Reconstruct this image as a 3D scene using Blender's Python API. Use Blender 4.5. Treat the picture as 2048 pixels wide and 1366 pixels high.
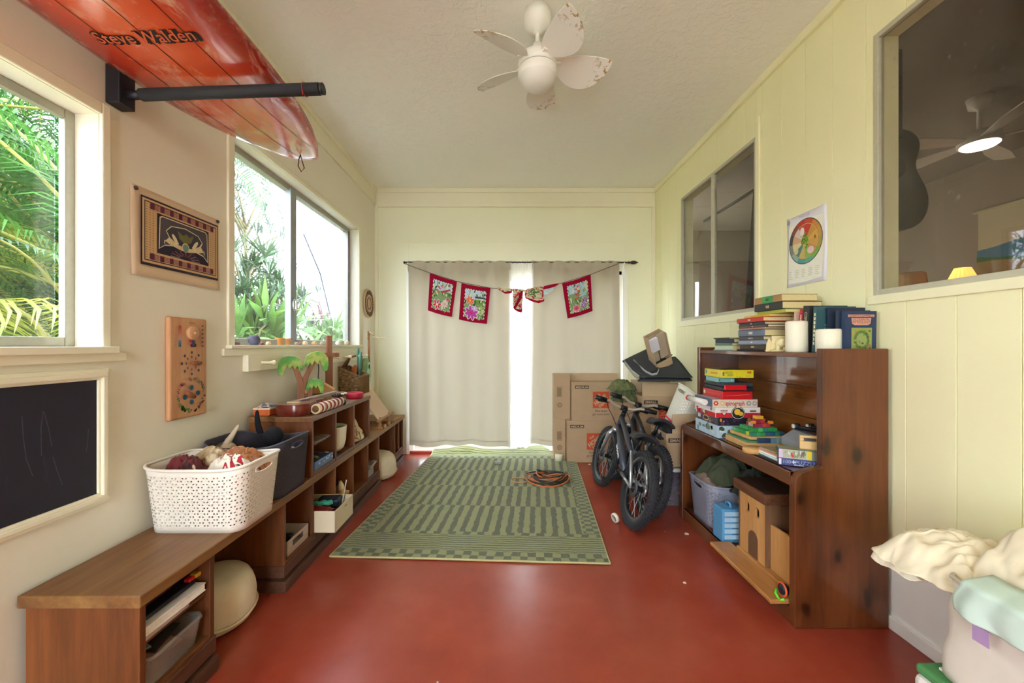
import bpy, bmesh, math, random
from mathutils import Vector, Matrix, noise, Euler

for _o in list(bpy.data.objects):
    bpy.data.objects.remove(_o)
SC = bpy.context.scene
COL = SC.collection
PI = math.pi
rnd = random.Random(11)

# ------------------------------------------------------------------ camera
CAM_H = 1.10
FPX = 810.0            # focal length in pixels of the 2048 x 1366 frame
cam_d = bpy.data.cameras.new('camera')
cam_d.sensor_width = 36.0
cam_d.lens = FPX / 2048.0 * 36.0
cam_d.shift_x = 12.0 / 2048.0
cam_d.shift_y = 7.0 / 2048.0
cam_d.clip_start = 0.02
cam_o = bpy.data.objects.new('camera', cam_d)
cam_o.location = (0, 0, CAM_H)
cam_o.rotation_euler = (PI / 2, 0, 0)
COL.objects.link(cam_o)
SC.camera = cam_o

# ------------------------------------------------------------------ overcast sky, exposure
SKY = 7.5
world = bpy.data.worlds.new('overcast_sky')
SC.world = world
world.use_nodes = True
_bg = world.node_tree.nodes['Background']
_bg.inputs[0].default_value = (0.80, 0.90, 1.0, 1)
_bg.inputs[1].default_value = SKY
SC.view_settings.view_transform = 'Standard'
SC.view_settings.look = 'None'
SC.view_settings.gamma = 1.0
SC.view_settings.use_curve_mapping = False
SC.view_settings.exposure = 1.3
SC.cycles.use_adaptive_sampling = True
SC.cycles.adaptive_threshold = 0.1
SC.cycles.use_light_tree = False
SC.cycles.max_bounces = 9
SC.cycles.diffuse_bounces = 6
SC.cycles.glossy_bounces = 3
SC.cycles.transparent_max_bounces = 10
SC.cycles.transmission_bounces = 6
SC.cycles.caustics_reflective = False
SC.cycles.caustics_refractive = False
SC.cycles.sample_clamp_indirect = 8.0

def portal(loc, rot, sx, sy):
    d = bpy.data.lights.new('sky_portal', 'AREA')
    d.shape = 'RECTANGLE'; d.size = sx; d.size_y = sy
    d.cycles.is_portal = True
    o = bpy.data.objects.new('sky_portal', d)
    o.location = loc; o.rotation_euler = rot
    COL.objects.link(o)

# room measures (metres)
XL, XR, YB, YF, ZC = -1.322, 1.504, 4.087, -2.3, 2.674
WT = 0.10              # wall thickness
portal((XL - 0.13, 0.70, 1.47), (0, -PI / 2, 0), 0.76, 1.24)
portal((XL - 0.13, 2.79, 1.61), (0, -PI / 2, 0), 1.03, 1.66)
portal((0.085, YB + 0.2, 0.93), (-PI / 2, 0, 0), 2.13, 1.84)
portal((-0.65, YF - 0.15, 1.2), (PI / 2, 0, 0), 1.2, 2.4)

# ------------------------------------------------------------------ colour and material helpers
def lin(c):
    if isinstance(c, str):
        c = c.lstrip('#')
        c = [int(c[i:i + 2], 16) / 255 for i in (0, 2, 4)]
        c = [x / 12.92 if x <= 0.04045 else ((x + 0.055) / 1.055) ** 2.4 for x in c]
    return (c[0], c[1], c[2], 1.0)

class NT:
    """small helper to write node trees"""
    def __init__(s, name):
        s.m = bpy.data.materials.new(name)
        s.m.use_nodes = True
        s.t = s.m.node_tree
        s.b = s.t.nodes['Principled BSDF']
        s.out = s.t.nodes['Material Output']
        s._tc = None
    def n(s, kind, **kw):
        x = s.t.nodes.new(kind)
        for k, v in kw.items():
            setattr(x, k, v)
        return x
    def l(s, a, b):
        s.t.links.new(a, b)
    def tc(s, which='Object'):
        if s._tc is None:
            s._tc = s.n('ShaderNodeTexCoord')
        return s._tc.outputs[which]
    def val(s, sock, v):
        if hasattr(v, 'is_output') or isinstance(v, bpy.types.NodeSocket):
            s.l(v, sock)
        else:
            sock.default_value = v
    def mapping(s, src, scale=(1, 1, 1), rot=(0, 0, 0), loc=(0, 0, 0)):
        x = s.n('ShaderNodeMapping')
        s.l(src, x.inputs[0])
        x.inputs[1].default_value = loc
        x.inputs[2].default_value = rot
        x.inputs[3].default_value = scale
        return x.outputs[0]
    def noise(s, vec, scale=5, detail=4, rough=0.55, dist=0.0):
        x = s.n('ShaderNodeTexNoise')
        s.l(vec, x.inputs['Vector'])
        x.inputs['Scale'].default_value = scale
        x.inputs['Detail'].default_value = detail
        x.inputs['Roughness'].default_value = rough
        x.inputs['Distortion'].default_value = dist
        return x.outputs['Fac']
    def math(s, op, a, b=0.0, c=0.0):
        x = s.n('ShaderNodeMath', operation=op)
        s.val(x.inputs[0], a); s.val(x.inputs[1], b)
        if op in ('MULTIPLY_ADD', 'WRAP', 'COMPARE'):
            s.val(x.inputs[2], c)
        return x.outputs[0]
    def ramp(s, fac, stops, interp='LINEAR'):
        x = s.n('ShaderNodeValToRGB')
        x.color_ramp.interpolation = interp
        e = x.color_ramp.elements
        cc = lambda c: lin(c) if isinstance(c, str) else (c if len(c) == 4 else (*c, 1))
        e[1].position = stops[-1][0]; e[1].color = cc(stops[-1][1])
        e[0].position = stops[0][0]; e[0].color = cc(stops[0][1])
        for p, c in stops[1:-1]:
            el = e.new(p); el.color = cc(c)
        s.l(fac, x.inputs[0])
        return x.outputs[0]
    def mix(s, fac, a, b):
        x = s.n('ShaderNodeMix', data_type='RGBA')
        s.val(x.inputs[0], fac)
        for sock, v in ((x.inputs[6], a), (x.inputs[7], b)):
            if isinstance(v, str):
                v = lin(v)
            if isinstance(v, (tuple, list)) and len(v) == 3:
                v = (*v, 1)
            s.val(sock, v)
        return x.outputs[2]
    def sep(s, vec):
        x = s.n('ShaderNodeSeparateXYZ')
        s.l(vec, x.inputs[0])
        return x.outputs
    def bump(s, h, strength=0.3, dist=0.01):
        x = s.n('ShaderNodeBump')
        x.inputs['Strength'].default_value = strength
        x.inputs['Distance'].default_value = dist
        s.l(h, x.inputs['Height'])
        s.l(x.outputs[0], s.b.inputs['Normal'])
        return x.outputs[0]
    def set(s, color=None, rough=None, metal=None, spec=None, coat=None, alpha=None, sheen=None):
        for nm, v in (('Base Color', color), ('Roughness', rough), ('Metallic', metal), ('Specular IOR Level', spec),
                      ('Coat Weight', coat), ('Alpha', alpha), ('Sheen Weight', sheen)):
            if v is not None:
                if isinstance(v, str):
                    v = lin(v)
                s.val(s.b.inputs[nm], v)
        return s.m

_mc = {}
def C(color, rough=0.6, var=0.10, scale=30.0, metal=0.0, bump=0.0, spec=0.4, coat=0.0):
    """plain procedural material: one colour with a little noise in it"""
    key = (color, rough, var, scale, metal, bump, spec, coat)
    if key in _mc:
        return _mc[key]
    t = NT('surface_' + str(color).strip('#'))
    c = lin(color)
    v = t.tc()
    f = t.noise(v, scale, 3)
    a = tuple(max(0, x * (1 - var)) for x in c[:3]); b = tuple(min(1, x * (1 + var)) for x in c[:3])
    t.set(color=t.mix(f, a, b), rough=rough, metal=metal, spec=spec, coat=coat)
    if bump:
        t.bump(f, bump, 0.004)
    _mc[key] = t.m
    return t.m

def wood(name, dark, mid, light, axis='Y', scale=1.0, rough=0.5, knots=0.0, coat=0.0, spec=0.4, flat=None):
    t = NT(name)
    st = {'X': (0.09, 1, 1), 'Y': (1, 0.09, 1), 'Z': (1, 1, 0.09)}[axis]
    v = t.mapping(t.tc(), tuple(x * scale for x in st))
    big = t.noise(v, 6, 3, 0.5, 0.6)
    fine = t.noise(v, 55, 5, 0.65, 0.3)
    g = t.math('ADD', t.math('MULTIPLY', big, 0.62), t.math('MULTIPLY', fine, 0.38))
    col = t.ramp(g, [(0.30, dark), (0.5, mid), (0.72, light)])
    if knots:
        sx3 = t.sep(t.tc())
        ax = {'X': (1, 2), 'Y': (0, 2), 'Z': (0, 1)}[flat or 'Z']
        cv = t.n('ShaderNodeCombineXYZ')
        for ci, ai in enumerate(ax):
            t.l(t.math('MULTIPLY', sx3[ai], 3.2 if 'XYZ'[ai] == axis else 6.0), cv.inputs[ci])
        nz = t.n('ShaderNodeTexNoise'); nz.inputs['Scale'].default_value = 1.7
        t.l(cv.outputs[0], nz.inputs['Vector'])
        sc_ = t.n('ShaderNodeVectorMath', operation='SCALE'); sc_.inputs['Scale'].default_value = 0.45
        t.l(nz.outputs['Color'], sc_.inputs[0])
        wob = t.n('ShaderNodeVectorMath', operation='ADD')
        t.l(cv.outputs[0], wob.inputs[0]); t.l(sc_.outputs[0], wob.inputs[1])
        w = t.n('ShaderNodeTexVoronoi', voronoi_dimensions='2D')
        w.inputs['Scale'].default_value = 1.0
        t.l(wob.outputs[0], w.inputs['Vector'])
        k = t.ramp(w.outputs['Distance'], [(0.0, (1, 1, 1)), (0.07, (0.85, 0.85, 0.85)), (0.13, (0.35, 0.35, 0.35)), (0.3, (0, 0, 0))])
        ks = t.math('MULTIPLY', t.sep(k)[0], knots)
        d2 = tuple(x * 0.35 for x in lin(dark)[:3])
        col = t.mix(ks, col, d2)
    t.set(color=col, rough=rough, coat=coat, spec=spec)
    t.bump(fine, 0.12, 0.003)
    return t.m

# ------------------------------------------------------------------ mesh helpers
class MB:
    """collects faces; build() links them as ONE mesh object"""
    def __init__(s, mat=None):
        s.v = []; s.f = []; s.fm = []; s.sm = []; s.uv = {}
        s.mat = mat
        s.M = None
    def vert(s, p):
        p = Vector(p)
        if s.M is not None:
            p = s.M @ p
        s.v.append(p)
        return len(s.v) - 1
    def face(s, idx, smooth=False, mat=None, uv=None):
        if uv is not None:
            s.uv[len(s.f)] = uv
        s.f.append(tuple(idx)); s.fm.append(mat or s.mat); s.sm.append(smooth)
    def poly(s, pts, mat=None, smooth=False):
        s.face([s.vert(p) for p in pts], smooth, mat)
        return s
    def box(s, x0, x1, y0, y1, z0, z1, mat=None):
        i = [s.vert(p) for p in ((x0, y0, z0), (x1, y0, z0), (x1, y1, z0), (x0, y1, z0), (x0, y0, z1), (x1, y0, z1), (x1, y1, z1), (x0, y1, z1))]
        for q in ((3, 2, 1, 0), (4, 5, 6, 7), (0, 1, 5, 4), (1, 2, 6, 5), (2, 3, 7, 6), (3, 0, 4, 7)):
            s.face([i[k] for k in q], False, mat)
        return s
    def cbox(s, c, size, mat=None, rot=None):
        old = s.M
        m = Matrix.Translation(Vector(c))
        if rot is not None:
            m = m @ Euler(rot).to_matrix().to_4x4()
        s.M = m if old is None else old @ m
        a, b, d = (x / 2 for x in size)
        s.box(-a, a, -b, b, -d, d, mat)
        s.M = old
        return s
    def tube(s, pts, r, n=8, closed=False, caps=True, mat=None, flat=1.0):
        pts = [Vector(p) for p in pts]
        rs = list(r) if isinstance(r, (list, tuple)) else [r] * len(pts)
        N = len(pts)
        rings = []
        up = None
        for i, p in enumerate(pts):
            a = pts[(i - 1) % N] if (closed or i > 0) else p
            b = pts[(i + 1) % N] if (closed or i < N - 1) else p
            t = (b - a)
            t = t.normalized() if t.length > 1e-9 else Vector((0, 0, 1))
            if up is None:
                up = Vector((0, 0, 1)) if abs(t.z) < 0.9 else Vector((1, 0, 0))
            x = up.cross(t)
            if x.length < 1e-6:
                x = Vector((1, 0, 0)).cross(t)
            x.normalize()
            y = t.cross(x).normalized()
            up = y
            rings.append([s.vert(p + x * (rs[i] * math.cos(2 * PI * k / n)) + y * (rs[i] * flat * math.sin(2 * PI * k / n))) for k in range(n)])
        for i in range(N if closed else N - 1):
            A = rings[i]; B = rings[(i + 1) % N]
            for k in range(n):
                s.face((A[k], A[(k + 1) % n], B[(k + 1) % n], B[k]), True, mat)
        if caps and not closed:
            s.face(rings[0][::-1], False, mat); s.face(rings[-1], False, mat)
        return s
    def lathe(s, prof, n=24, c=(0, 0, 0), axis='Z', mat=None, smooth=True, sx=1.0, sy=1.0):
        c = Vector(c)
        def P(r, z, a):
            x, y = r * math.cos(a) * sx, r * math.sin(a) * sy
            return c + {'Z': Vector((x, y, z)), 'Y': Vector((x, z, y)), 'X': Vector((z, x, y))}[axis]
        rings = []
        for r, z in prof:
            if r < 1e-6:
                rings.append([s.vert(P(0, z, 0))])
            else:
                rings.append([s.vert(P(r, z, 2 * PI * k / n)) for k in range(n)])
        for A, B in zip(rings, rings[1:]):
            for k in range(n):
                k2 = (k + 1) % n
                if len(A) == 1 and len(B) == 1:
                    continue
                if len(A) == 1:
                    q = (A[0], B[k2], B[k])
                elif len(B) == 1:
                    q = (A[k], A[k2], B[0])
                else:
                    q = (A[k], A[k2], B[k2], B[k])
                s.face(q if axis == 'Z' else q[::-1], smooth, mat)
        return s
    def prism(s, pts, d0, d1, f, mat=None, side=None, smooth=False):
        """2D outline pts; f(u, v, d) gives the 3D point"""
        A = [s.vert(f(u, v, d0)) for u, v in pts]
        B = [s.vert(f(u, v, d1)) for u, v in pts]
        n = len(pts)
        s.face(A[::-1], False, mat); s.face(B, False, mat)
        for k in range(n):
            s.face((A[k], A[(k + 1) % n], B[(k + 1) % n], B[k]), smooth, side or mat)
        return s
    def grid(s, fn, nu, nv, mat=None, smooth=True, uvfn=None, closeu=False, matfn=None):
        ids = [[s.vert(fn(i / nu, j / nv)) for j in range(nv + 1)] for i in range(nu + (0 if closeu else 1))]
        L = len(ids)
        for i in range(nu):
            for j in range(nv):
                i2 = (i + 1) % L if closeu else i + 1
                uv = None
                if uvfn:
                    uv = [uvfn(i / nu, j / nv), uvfn((i + 1) / nu, j / nv), uvfn((i + 1) / nu, (j + 1) / nv), uvfn(i / nu, (j + 1) / nv)]
                s.face((ids[i][j], ids[i2][j], ids[i2][j + 1], ids[i][j + 1]), smooth, matfn(i / nu, j / nv) if matfn else mat, uv)
        return ids
    def mesh(s, name):
        me = bpy.data.meshes.new(name)
        me.from_pydata([tuple(p) for p in s.v], [], s.f)
        mats = []
        for m in s.fm:
            if m not in mats:
                mats.append(m)
        for m in mats:
            me.materials.append(m)
        idx = {m: i for i, m in enumerate(mats)}
        for p, m, sm in zip(me.polygons, s.fm, s.sm):
            p.material_index = idx[m]
            p.use_smooth = sm
        if s.uv:
            ul = me.uv_layers.new(name='UVMap')
            for p in me.polygons:
                u = s.uv.get(p.index)
                if u:
                    for li, q in zip(p.loop_indices, u):
                        ul.data[li].uv = q
        me.update()
        return me
    def build(s, name, parent=None, bevel=0.0, subsurf=0, loc=None, rot=None, weld=False, segs=2):
        me = s.mesh(name)
        o = bpy.data.objects.new(name, me)
        COL.objects.link(o)
        if parent is not None:
            o.parent = parent
        if loc is not None:
            o.location = loc
        if rot is not None:
            o.rotation_euler = rot
        if weld:
            m = o.modifiers.new('weld', 'WELD'); m.merge_threshold = 0.0002
        if bevel:
            m = o.modifiers.new('bevel', 'BEVEL'); m.width = bevel; m.segments = segs
            m.limit_method = 'ANGLE'; m.angle_limit = 0.7
        if subsurf:
            m = o.modifiers.new('subsurf', 'SUBSURF'); m.levels = subsurf; m.render_levels = subsurf
        return o

def tag(o, label=None, cat=None, group=None, kind=None):
    if label: o['label'] = label
    if cat: o['category'] = cat
    if group: o['group'] = group
    if kind: o['kind'] = kind
    return o

def thing(name, label, cat, loc=(0, 0, 0), rz=0.0, group=None, rot=None):
    o = bpy.data.objects.new(name, None)
    o.empty_display_size = 0.05
    COL.objects.link(o)
    o.location = loc
    o.rotation_euler = rot if rot is not None else (0, 0, rz)
    return tag(o, label, cat, group)

def struct(name):
    o = bpy.data.objects.new(name, None)
    COL.objects.link(o)
    o['kind'] = 'structure'
    return o

def copy_thing(o, label, loc, rot=None, parent=None):
    c = o.copy(); COL.objects.link(c)
    if parent is None:
        c.location = loc
        if rot is not None:
            c.rotation_euler = rot
        if label: c['label'] = label
    else:
        c.parent = parent
    for ch in list(o.children):
        copy_thing(ch, None, None, None, c)
    return c

# 2D drawing on a plane: flat print
class Pr:
    def __init__(s, mb, o, u, v, step=0.00025):
        s.mb = mb; s.o = Vector(o); s.u = Vector(u); s.v = Vector(v)
        s.n = s.u.cross(s.v).normalized(); s.step = step; s.k = 0
    def P(s, a, b):
        return s.o + s.u * a + s.v * b + s.n * (s.step * s.k)
    def poly(s, pts, col, up=True):
        if up: s.k += 1
        s.mb.poly([s.P(a, b) for a, b in pts], col if not isinstance(col, str) else C(col, 0.7, 0.06))
        return s
    def rect(s, a0, b0, a1, b1, col, up=True):
        return s.poly([(a0, b0), (a1, b0), (a1, b1), (a0, b1)], col, up)
    def ell(s, a, b, ra, rb, col, n=16, rot=0.0, up=True):
        cs, sn = math.cos(rot), math.sin(rot)
        return s.poly([(a + ra * math.cos(2 * PI * k / n) * cs - rb * math.sin(2 * PI * k / n) * sn,
                        b + ra * math.cos(2 * PI * k / n) * sn + rb * math.sin(2 * PI * k / n) * cs) for k in range(n)], col, up)
    def line(s, pts, w, col, closed=False, up=True):
        if up: s.k += 1
        m = col if not isinstance(col, str) else C(col, 0.7, 0.06)
        P = [Vector((a, b)) for a, b in pts]
        if closed: P.append(P[0])
        for p, q in zip(P, P[1:]):
            d = q - p
            if d.length < 1e-7: continue
            nn = Vector((-d.y, d.x)).normalized() * (w / 2)
            s.mb.poly([s.P(*(p + nn)), s.P(*(p - nn)), s.P(*(q - nn)), s.P(*(q + nn))][::-1], m)
        return s
    def frame(s, a0, b0, a1, b1, w, col):
        s.k += 1
        s.rect(a0, b0, a1, b0 + w, col, False); s.rect(a0, b1 - w, a1, b1, col, False)
        s.rect(a0, b0 + w, a0 + w, b1 - w, col, False); s.rect(a1 - w, b0 + w, a1, b1 - w, col, False)
        return s
    def text(s, body, a, b, size, col, align='CENTER', rot=0.0, offset=0.0, shear=0.0, width=None, up=True):
        if up: s.k += 1
        m = col if not isinstance(col, str) else C(col, 0.6, 0.05)
        if body[0] == '~':          # writing too small to read in the photograph: little strokes of the same size
            n = int(body[1:]); wd = width or n * size * 0.6
            for i in range(n):
                x0, x1 = -wd / 2 + wd * i / n, -wd / 2 + wd * (i + 0.72) / n
                cs, sn = math.cos(rot), math.sin(rot); hh = size * (0.34 if i % 3 else 0.28)
                s.mb.poly([s.P(a + x * cs - y * sn, b + x * sn + y * cs) for x, y in ((x0, -hh), (x1, -hh), (x1, hh), (x0, hh))], m)
            return s
        vs, fs = text_mesh(body, offset, shear)
        x0 = min(p[0] for p in vs); x1 = max(p[0] for p in vs)
        sx = size
        if width: sx = width / max(1e-6, x1 - x0)
        cx = {'CENTER': (x0 + x1) / 2, 'LEFT': x0, 'RIGHT': x1}[align]
        cs, sn = math.cos(rot), math.sin(rot)
        ids = []
        for x, y in vs:
            xx, yy = (x - cx) * sx, (y - 0.35) * size
            ids.append(s.mb.vert(s.P(a + xx * cs - yy * sn, b + xx * sn + yy * cs)))
        for f in fs:
            s.mb.face([ids[i] for i in f], False, m)
        return s

_tx = {}
def text_mesh(body, offset=0.0, shear=0.0):
    key = (body, offset, shear)
    if key in _tx: return _tx[key]
    cu = bpy.data.curves.new('t', 'FONT')
    cu.body = body; cu.size = 1.0; cu.resolution_u = 2
    cu.offset = offset; cu.shear = shear; cu.fill_mode = 'FRONT'
    ob = bpy.data.objects.new('t', cu)
    COL.objects.link(ob)
    bpy.context.view_layer.update()
    dg = bpy.context.evaluated_depsgraph_get()
    me = ob.evaluated_get(dg).to_mesh()
    vs = [(p.co.x, p.co.y) for p in me.vertices]
    fs = [tuple(p.vertices) for p in me.polygons]
    ob.evaluated_get(dg).to_mesh_clear()
    bpy.data.objects.remove(ob); bpy.data.curves.remove(cu)
    _tx[key] = (vs, fs)
    return vs, fs

def fbm(x, y, z=0.0, o=4):
    return noise.fractal(Vector((x, y, z)), 1.0, 2.0, o)

def crumple(name, mat, loc, size, seed, parent=None, n=26, amp=0.25, dome=0.6, rz=0.0, label=None, cat='cloth', matfn=None, edge=0.5, thick=0.003, freq=2.2):
    """a crumpled piece of cloth lying in a heap"""
    sx, sy, sz = size
    mb = MB(mat)
    def fn(u, v):
        a, b = u * 2 - 1, v * 2 - 1
        # squircle outline with an uneven rim
        r = max(abs(a), abs(b))
        ang = math.atan2(b, a)
        k = 1 / max(1e-6, (abs(math.cos(ang)) ** 4 + abs(math.sin(ang)) ** 4) ** 0.25)
        rr = r * k * (1 + 0.16 * fbm(math.cos(ang) * 1.3 + seed, math.sin(ang) * 1.3, seed))
        x, y = rr * math.cos(ang), rr * math.sin(ang)
        q = freq
        w1 = fbm(x * q + seed * 3.1, y * q - seed, seed * 0.7)
        w2 = fbm(x * q - seed, y * q + seed * 2.3, 5 + seed)
        ridge = 1 - abs(fbm(x * q * 0.9 + seed * 1.7 + w1 * 0.6, y * q * 0.9 + seed + w2 * 0.6, 9 + seed, 3)) * 2.2
        z = dome * (1 - min(1, r) ** 2.4) + amp * ridge * (1 - 0.55 * r ** 3)
        z = max(z, 0.0) * (1 - edge * r ** 6)
        return ((x + 0.12 * w1) * sx / 2, (y + 0.12 * w2) * sy / 2, z * sz)
    mb.grid(fn, n, n, mat, True, matfn=matfn)
    o = mb.build(name, parent, loc=loc, rot=(0, 0, rz))
    m = o.modifiers.new('thickness', 'SOLIDIFY'); m.thickness = thick
    m = o.modifiers.new('subsurf', 'SUBSURF'); m.levels = 1; m.render_levels = 1
    if label: tag(o, label, cat)
    return o
# ================================================================== SETTING
def paint_mat(name, col, var=0.05, rough=0.55, bumpscale=90, bumpstr=0.08, mott=2.0):
    t = NT(name)
    c = lin(col)
    v = t.tc()
    f = t.noise(v, mott, 5)
    a = tuple(x * (1 - var) for x in c[:3]); b = tuple(min(1, x * (1 + var)) for x in c[:3])
    t.set(color=t.mix(f, a, b), rough=rough, spec=0.35)
    t.bump(t.noise(v, bumpscale, 3), bumpstr, 0.004)
    return t.m

WALL_L = paint_mat('paint_left', '#ebe5d4')
WALL_B = paint_mat('paint_back', '#f1f0d6')
WALL_R = paint_mat('paint_right', '#f3efc4')
TRIM = paint_mat('paint_trim', '#efead2', 0.04, 0.4)
TRIM_R = paint_mat('paint_trim_right', '#f3efca', 0.04, 0.4)
WHITE = paint_mat('paint_white', '#f2f2ee', 0.03, 0.4)
ALU = C('#a5a294', 0.42, 0.12, 40, 0.35)
ALU_R = C('#c2bea8', 0.45, 0.1, 40, 0.1)
ALU_G = C('#9aa0a6', 0.4, 0.08, 40, 0.3)

def ceiling_mat():
    t = NT('ceiling_texture')
    v = t.tc()
    n1 = t.noise(v, 22, 4, 0.6, 0.6)
    n2 = t.noise(v, 70, 3, 0.6)
    t.set(color=t.mix(t.noise(v, 1.2, 3), '#f1efe8', '#f7f5ef'), rough=0.8, spec=0.2)
    h = t.math('ADD', t.ramp(n1, [(0.45, (0, 0, 0)), (0.62, (1, 1, 1))]), t.math('MULTIPLY', n2, 0.4))
    t.bump(h, 0.35, 0.004)
    return t.m

def floor_mat():
    t = NT('red_painted_concrete')
    v = t.tc()
    base = t.ramp(t.noise(v, 1.6, 5, 0.6), [(0.3, '#8a3325'), (0.5, '#983d2b'), (0.72, '#a44b38')])
    # pale worn scuffs and specks
    sp = t.n('ShaderNodeTexVoronoi'); sp.inputs['Scale'].default_value = 7.0
    t.l(t.mapping(v, (1, 1, 1)), sp.inputs['Vector'])
    dot = t.ramp(sp.outputs['Distance'], [(0.0, (1, 1, 1)), (0.018, (1, 1, 1)), (0.03, (0, 0, 0))])
    sc_ = t.noise(t.mapping(v, (3.0, 14.0, 3.0), (0, 0, 0.5)), 1.0, 6, 0.7)
    scuff = t.ramp(sc_, [(0.66, (0, 0, 0)), (0.76, (0.04, 0.04, 0.04))])
    pat = t.ramp(t.noise(v, 2.3, 2), [(0.55, (0, 0, 0)), (0.68, (1, 1, 1))])
    k = t.math('MULTIPLY', t.sep(scuff)[0], t.sep(pat)[0])
    col = t.mix(k, base, '#b06a52')
    col = t.mix(t.math('MULTIPLY', t.sep(dot)[0], t.math('GREATER_THAN', t.noise(v, 3.1, 1), 0.56)), col, '#d9b9a8')
    t.set(color=col, rough=0.27, spec=0.5)
    t.bump(t.noise(v, 9, 5), 0.08, 0.01)
    return t.m

def glass_mat(name, haze=0.06, hcol='#d8d8e0', tint=(0.97, 0.98, 0.97), streak=(6, 6, 1.2), spots=0.0, ior=1.5, lo=0.3, hi=0.75):
    t = NT(name)
    t.t.nodes.remove(t.b)
    tr = t.n('ShaderNodeBsdfTransparent'); tr.inputs[0].default_value = (*tint, 1)
    gl = t.n('ShaderNodeBsdfGlossy'); gl.inputs['Roughness'].default_value = 0.015
    lw = t.n('ShaderNodeLayerWeight'); lw.inputs[0].default_value = 0.5
    frs = t.math('MULTIPLY_ADD', t.math('POWER', lw.outputs['Facing'], 4.0), 0.55, 0.03)
    m1 = t.n('ShaderNodeMixShader')
    t.l(frs, m1.inputs[0]); t.l(tr.outputs[0], m1.inputs[1]); t.l(gl.outputs[0], m1.inputs[2])
    df = t.n('ShaderNodeBsdfDiffuse'); df.inputs[0].default_value = lin(hcol)
    if haze < 0.06:
        fac = haze * 0.5
    if haze >= 0.06 or spots:
        v = t.tc()
    if haze >= 0.06:
        h = t.ramp(t.noise(t.mapping(v, streak), 1.0, 2, 0.65, 0.4), [(lo, (0, 0, 0)), (hi, (1, 1, 1))])
        fac = t.math('MULTIPLY', t.sep(h)[0], haze)
    if spots:
        vo = t.n('ShaderNodeTexVoronoi'); vo.inputs['Scale'].default_value = 42
        t.l(t.mapping(v, (1, 1, 0.55)), vo.inputs['Vector'])
        d = t.ramp(vo.outputs['Distance'], [(0.0, (1, 1, 1)), (0.16, (0.7, 0.7, 0.7)), (0.24, (0, 0, 0))])
        g = t.ramp(t.noise(v, 3.2, 3), [(0.50, (0, 0, 0)), (0.66, (1, 1, 1))])
        fac = t.math('MAXIMUM', fac, t.math('MULTIPLY', t.math('MULTIPLY', t.sep(d)[0], t.sep(g)[0]), spots))
    m2 = t.n('ShaderNodeMixShader')
    t.val(m2.inputs[0], fac); t.l(m1.outputs[0], m2.inputs[1]); t.l(df.outputs[0], m2.inputs[2])
    t.l(m2.outputs[0], t.out.inputs[0])
    return t.m

def holes_box(mb, axis, d0, d1, a0, a1, z0, z1, holes, mat=None):
    """a wall slab between d0 and d1 along its normal, with rectangular holes (a, a, z, z)"""
    As = sorted({a0, a1, *[h[0] for h in holes], *[h[1] for h in holes]})
    Zs = sorted({z0, z1, *[h[2] for h in holes], *[h[3] for h in holes]})
    for i in range(len(As) - 1):
        # merge vertical runs
        run = None
        for j in range(len(Zs) - 1):
            am, zm = (As[i] + As[i + 1]) / 2, (Zs[j] + Zs[j + 1]) / 2
            hole = any(h[0] < am < h[1] and h[2] < zm < h[3] for h in holes)
            if not hole:
                run = [Zs[j], Zs[j + 1]] if run is None else [run[0], Zs[j + 1]]
            if (hole or j == len(Zs) - 2) and run:
                if axis == 'X': mb.box(d0, d1, As[i], As[i + 1], run[0], run[1], mat)
                else: mb.box(As[i], As[i + 1], d0, d1, run[0], run[1], mat)
                run = None

W1 = (0.08, 1.314, 1.095, 1.849)      # near left window: Y, Y, Z, Z
W2 = (1.958, 3.617, 1.100, 2.130)
W3 = (2.427, 3.471, 1.305, 2.353)
W4 = (0.45, 1.655, 1.301, 2.362)
DB = (-0.985, 1.185, 0.0, 1.85)       # sliding door in the back wall: X, X, Z, Z
DF = (-1.25, -0.05, 0.0, 2.4)          # unseen opening behind the camera, placed and sized for the daylight it admits

floor_m = floor_mat()
def st(o):
    o['kind'] = 'structure'
    return o
st(MB(floor_m).box(XL - 0.12, XR + 0.10, YF - 0.1, YB, -0.12, 0).build('floor'))
st(MB(ceiling_mat()).box(XL - 0.12, XR + 0.10, YF - 0.1, YB + 0.12, ZC, ZC + 0.12).build('ceiling'))
mb = MB(WALL_L); holes_box(mb, 'X', XL - 0.12, XL, YF - 0.1, YB + 0.12, -0.12, ZC, [W1, W2]); st(mb.build('wall_left'))
mb = MB(WALL_B); holes_box(mb, 'Y', YB, YB + 0.12, XL, XR, -0.12, ZC, [DB]); st(mb.build('wall_back'))
mb = MB(WALL_B); holes_box(mb, 'Y', YF - 0.1, YF, XL, XR, -0.12, ZC, [DF]); st(mb.build('wall_front'))
mb = MB(WALL_R); holes_box(mb, 'X', XR + 0.006, XR + 0.10, YF - 0.1, YB + 0.12, -0.12, ZC, [W3, W4]); wall_right = st(mb.build('wall_right'))
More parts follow.
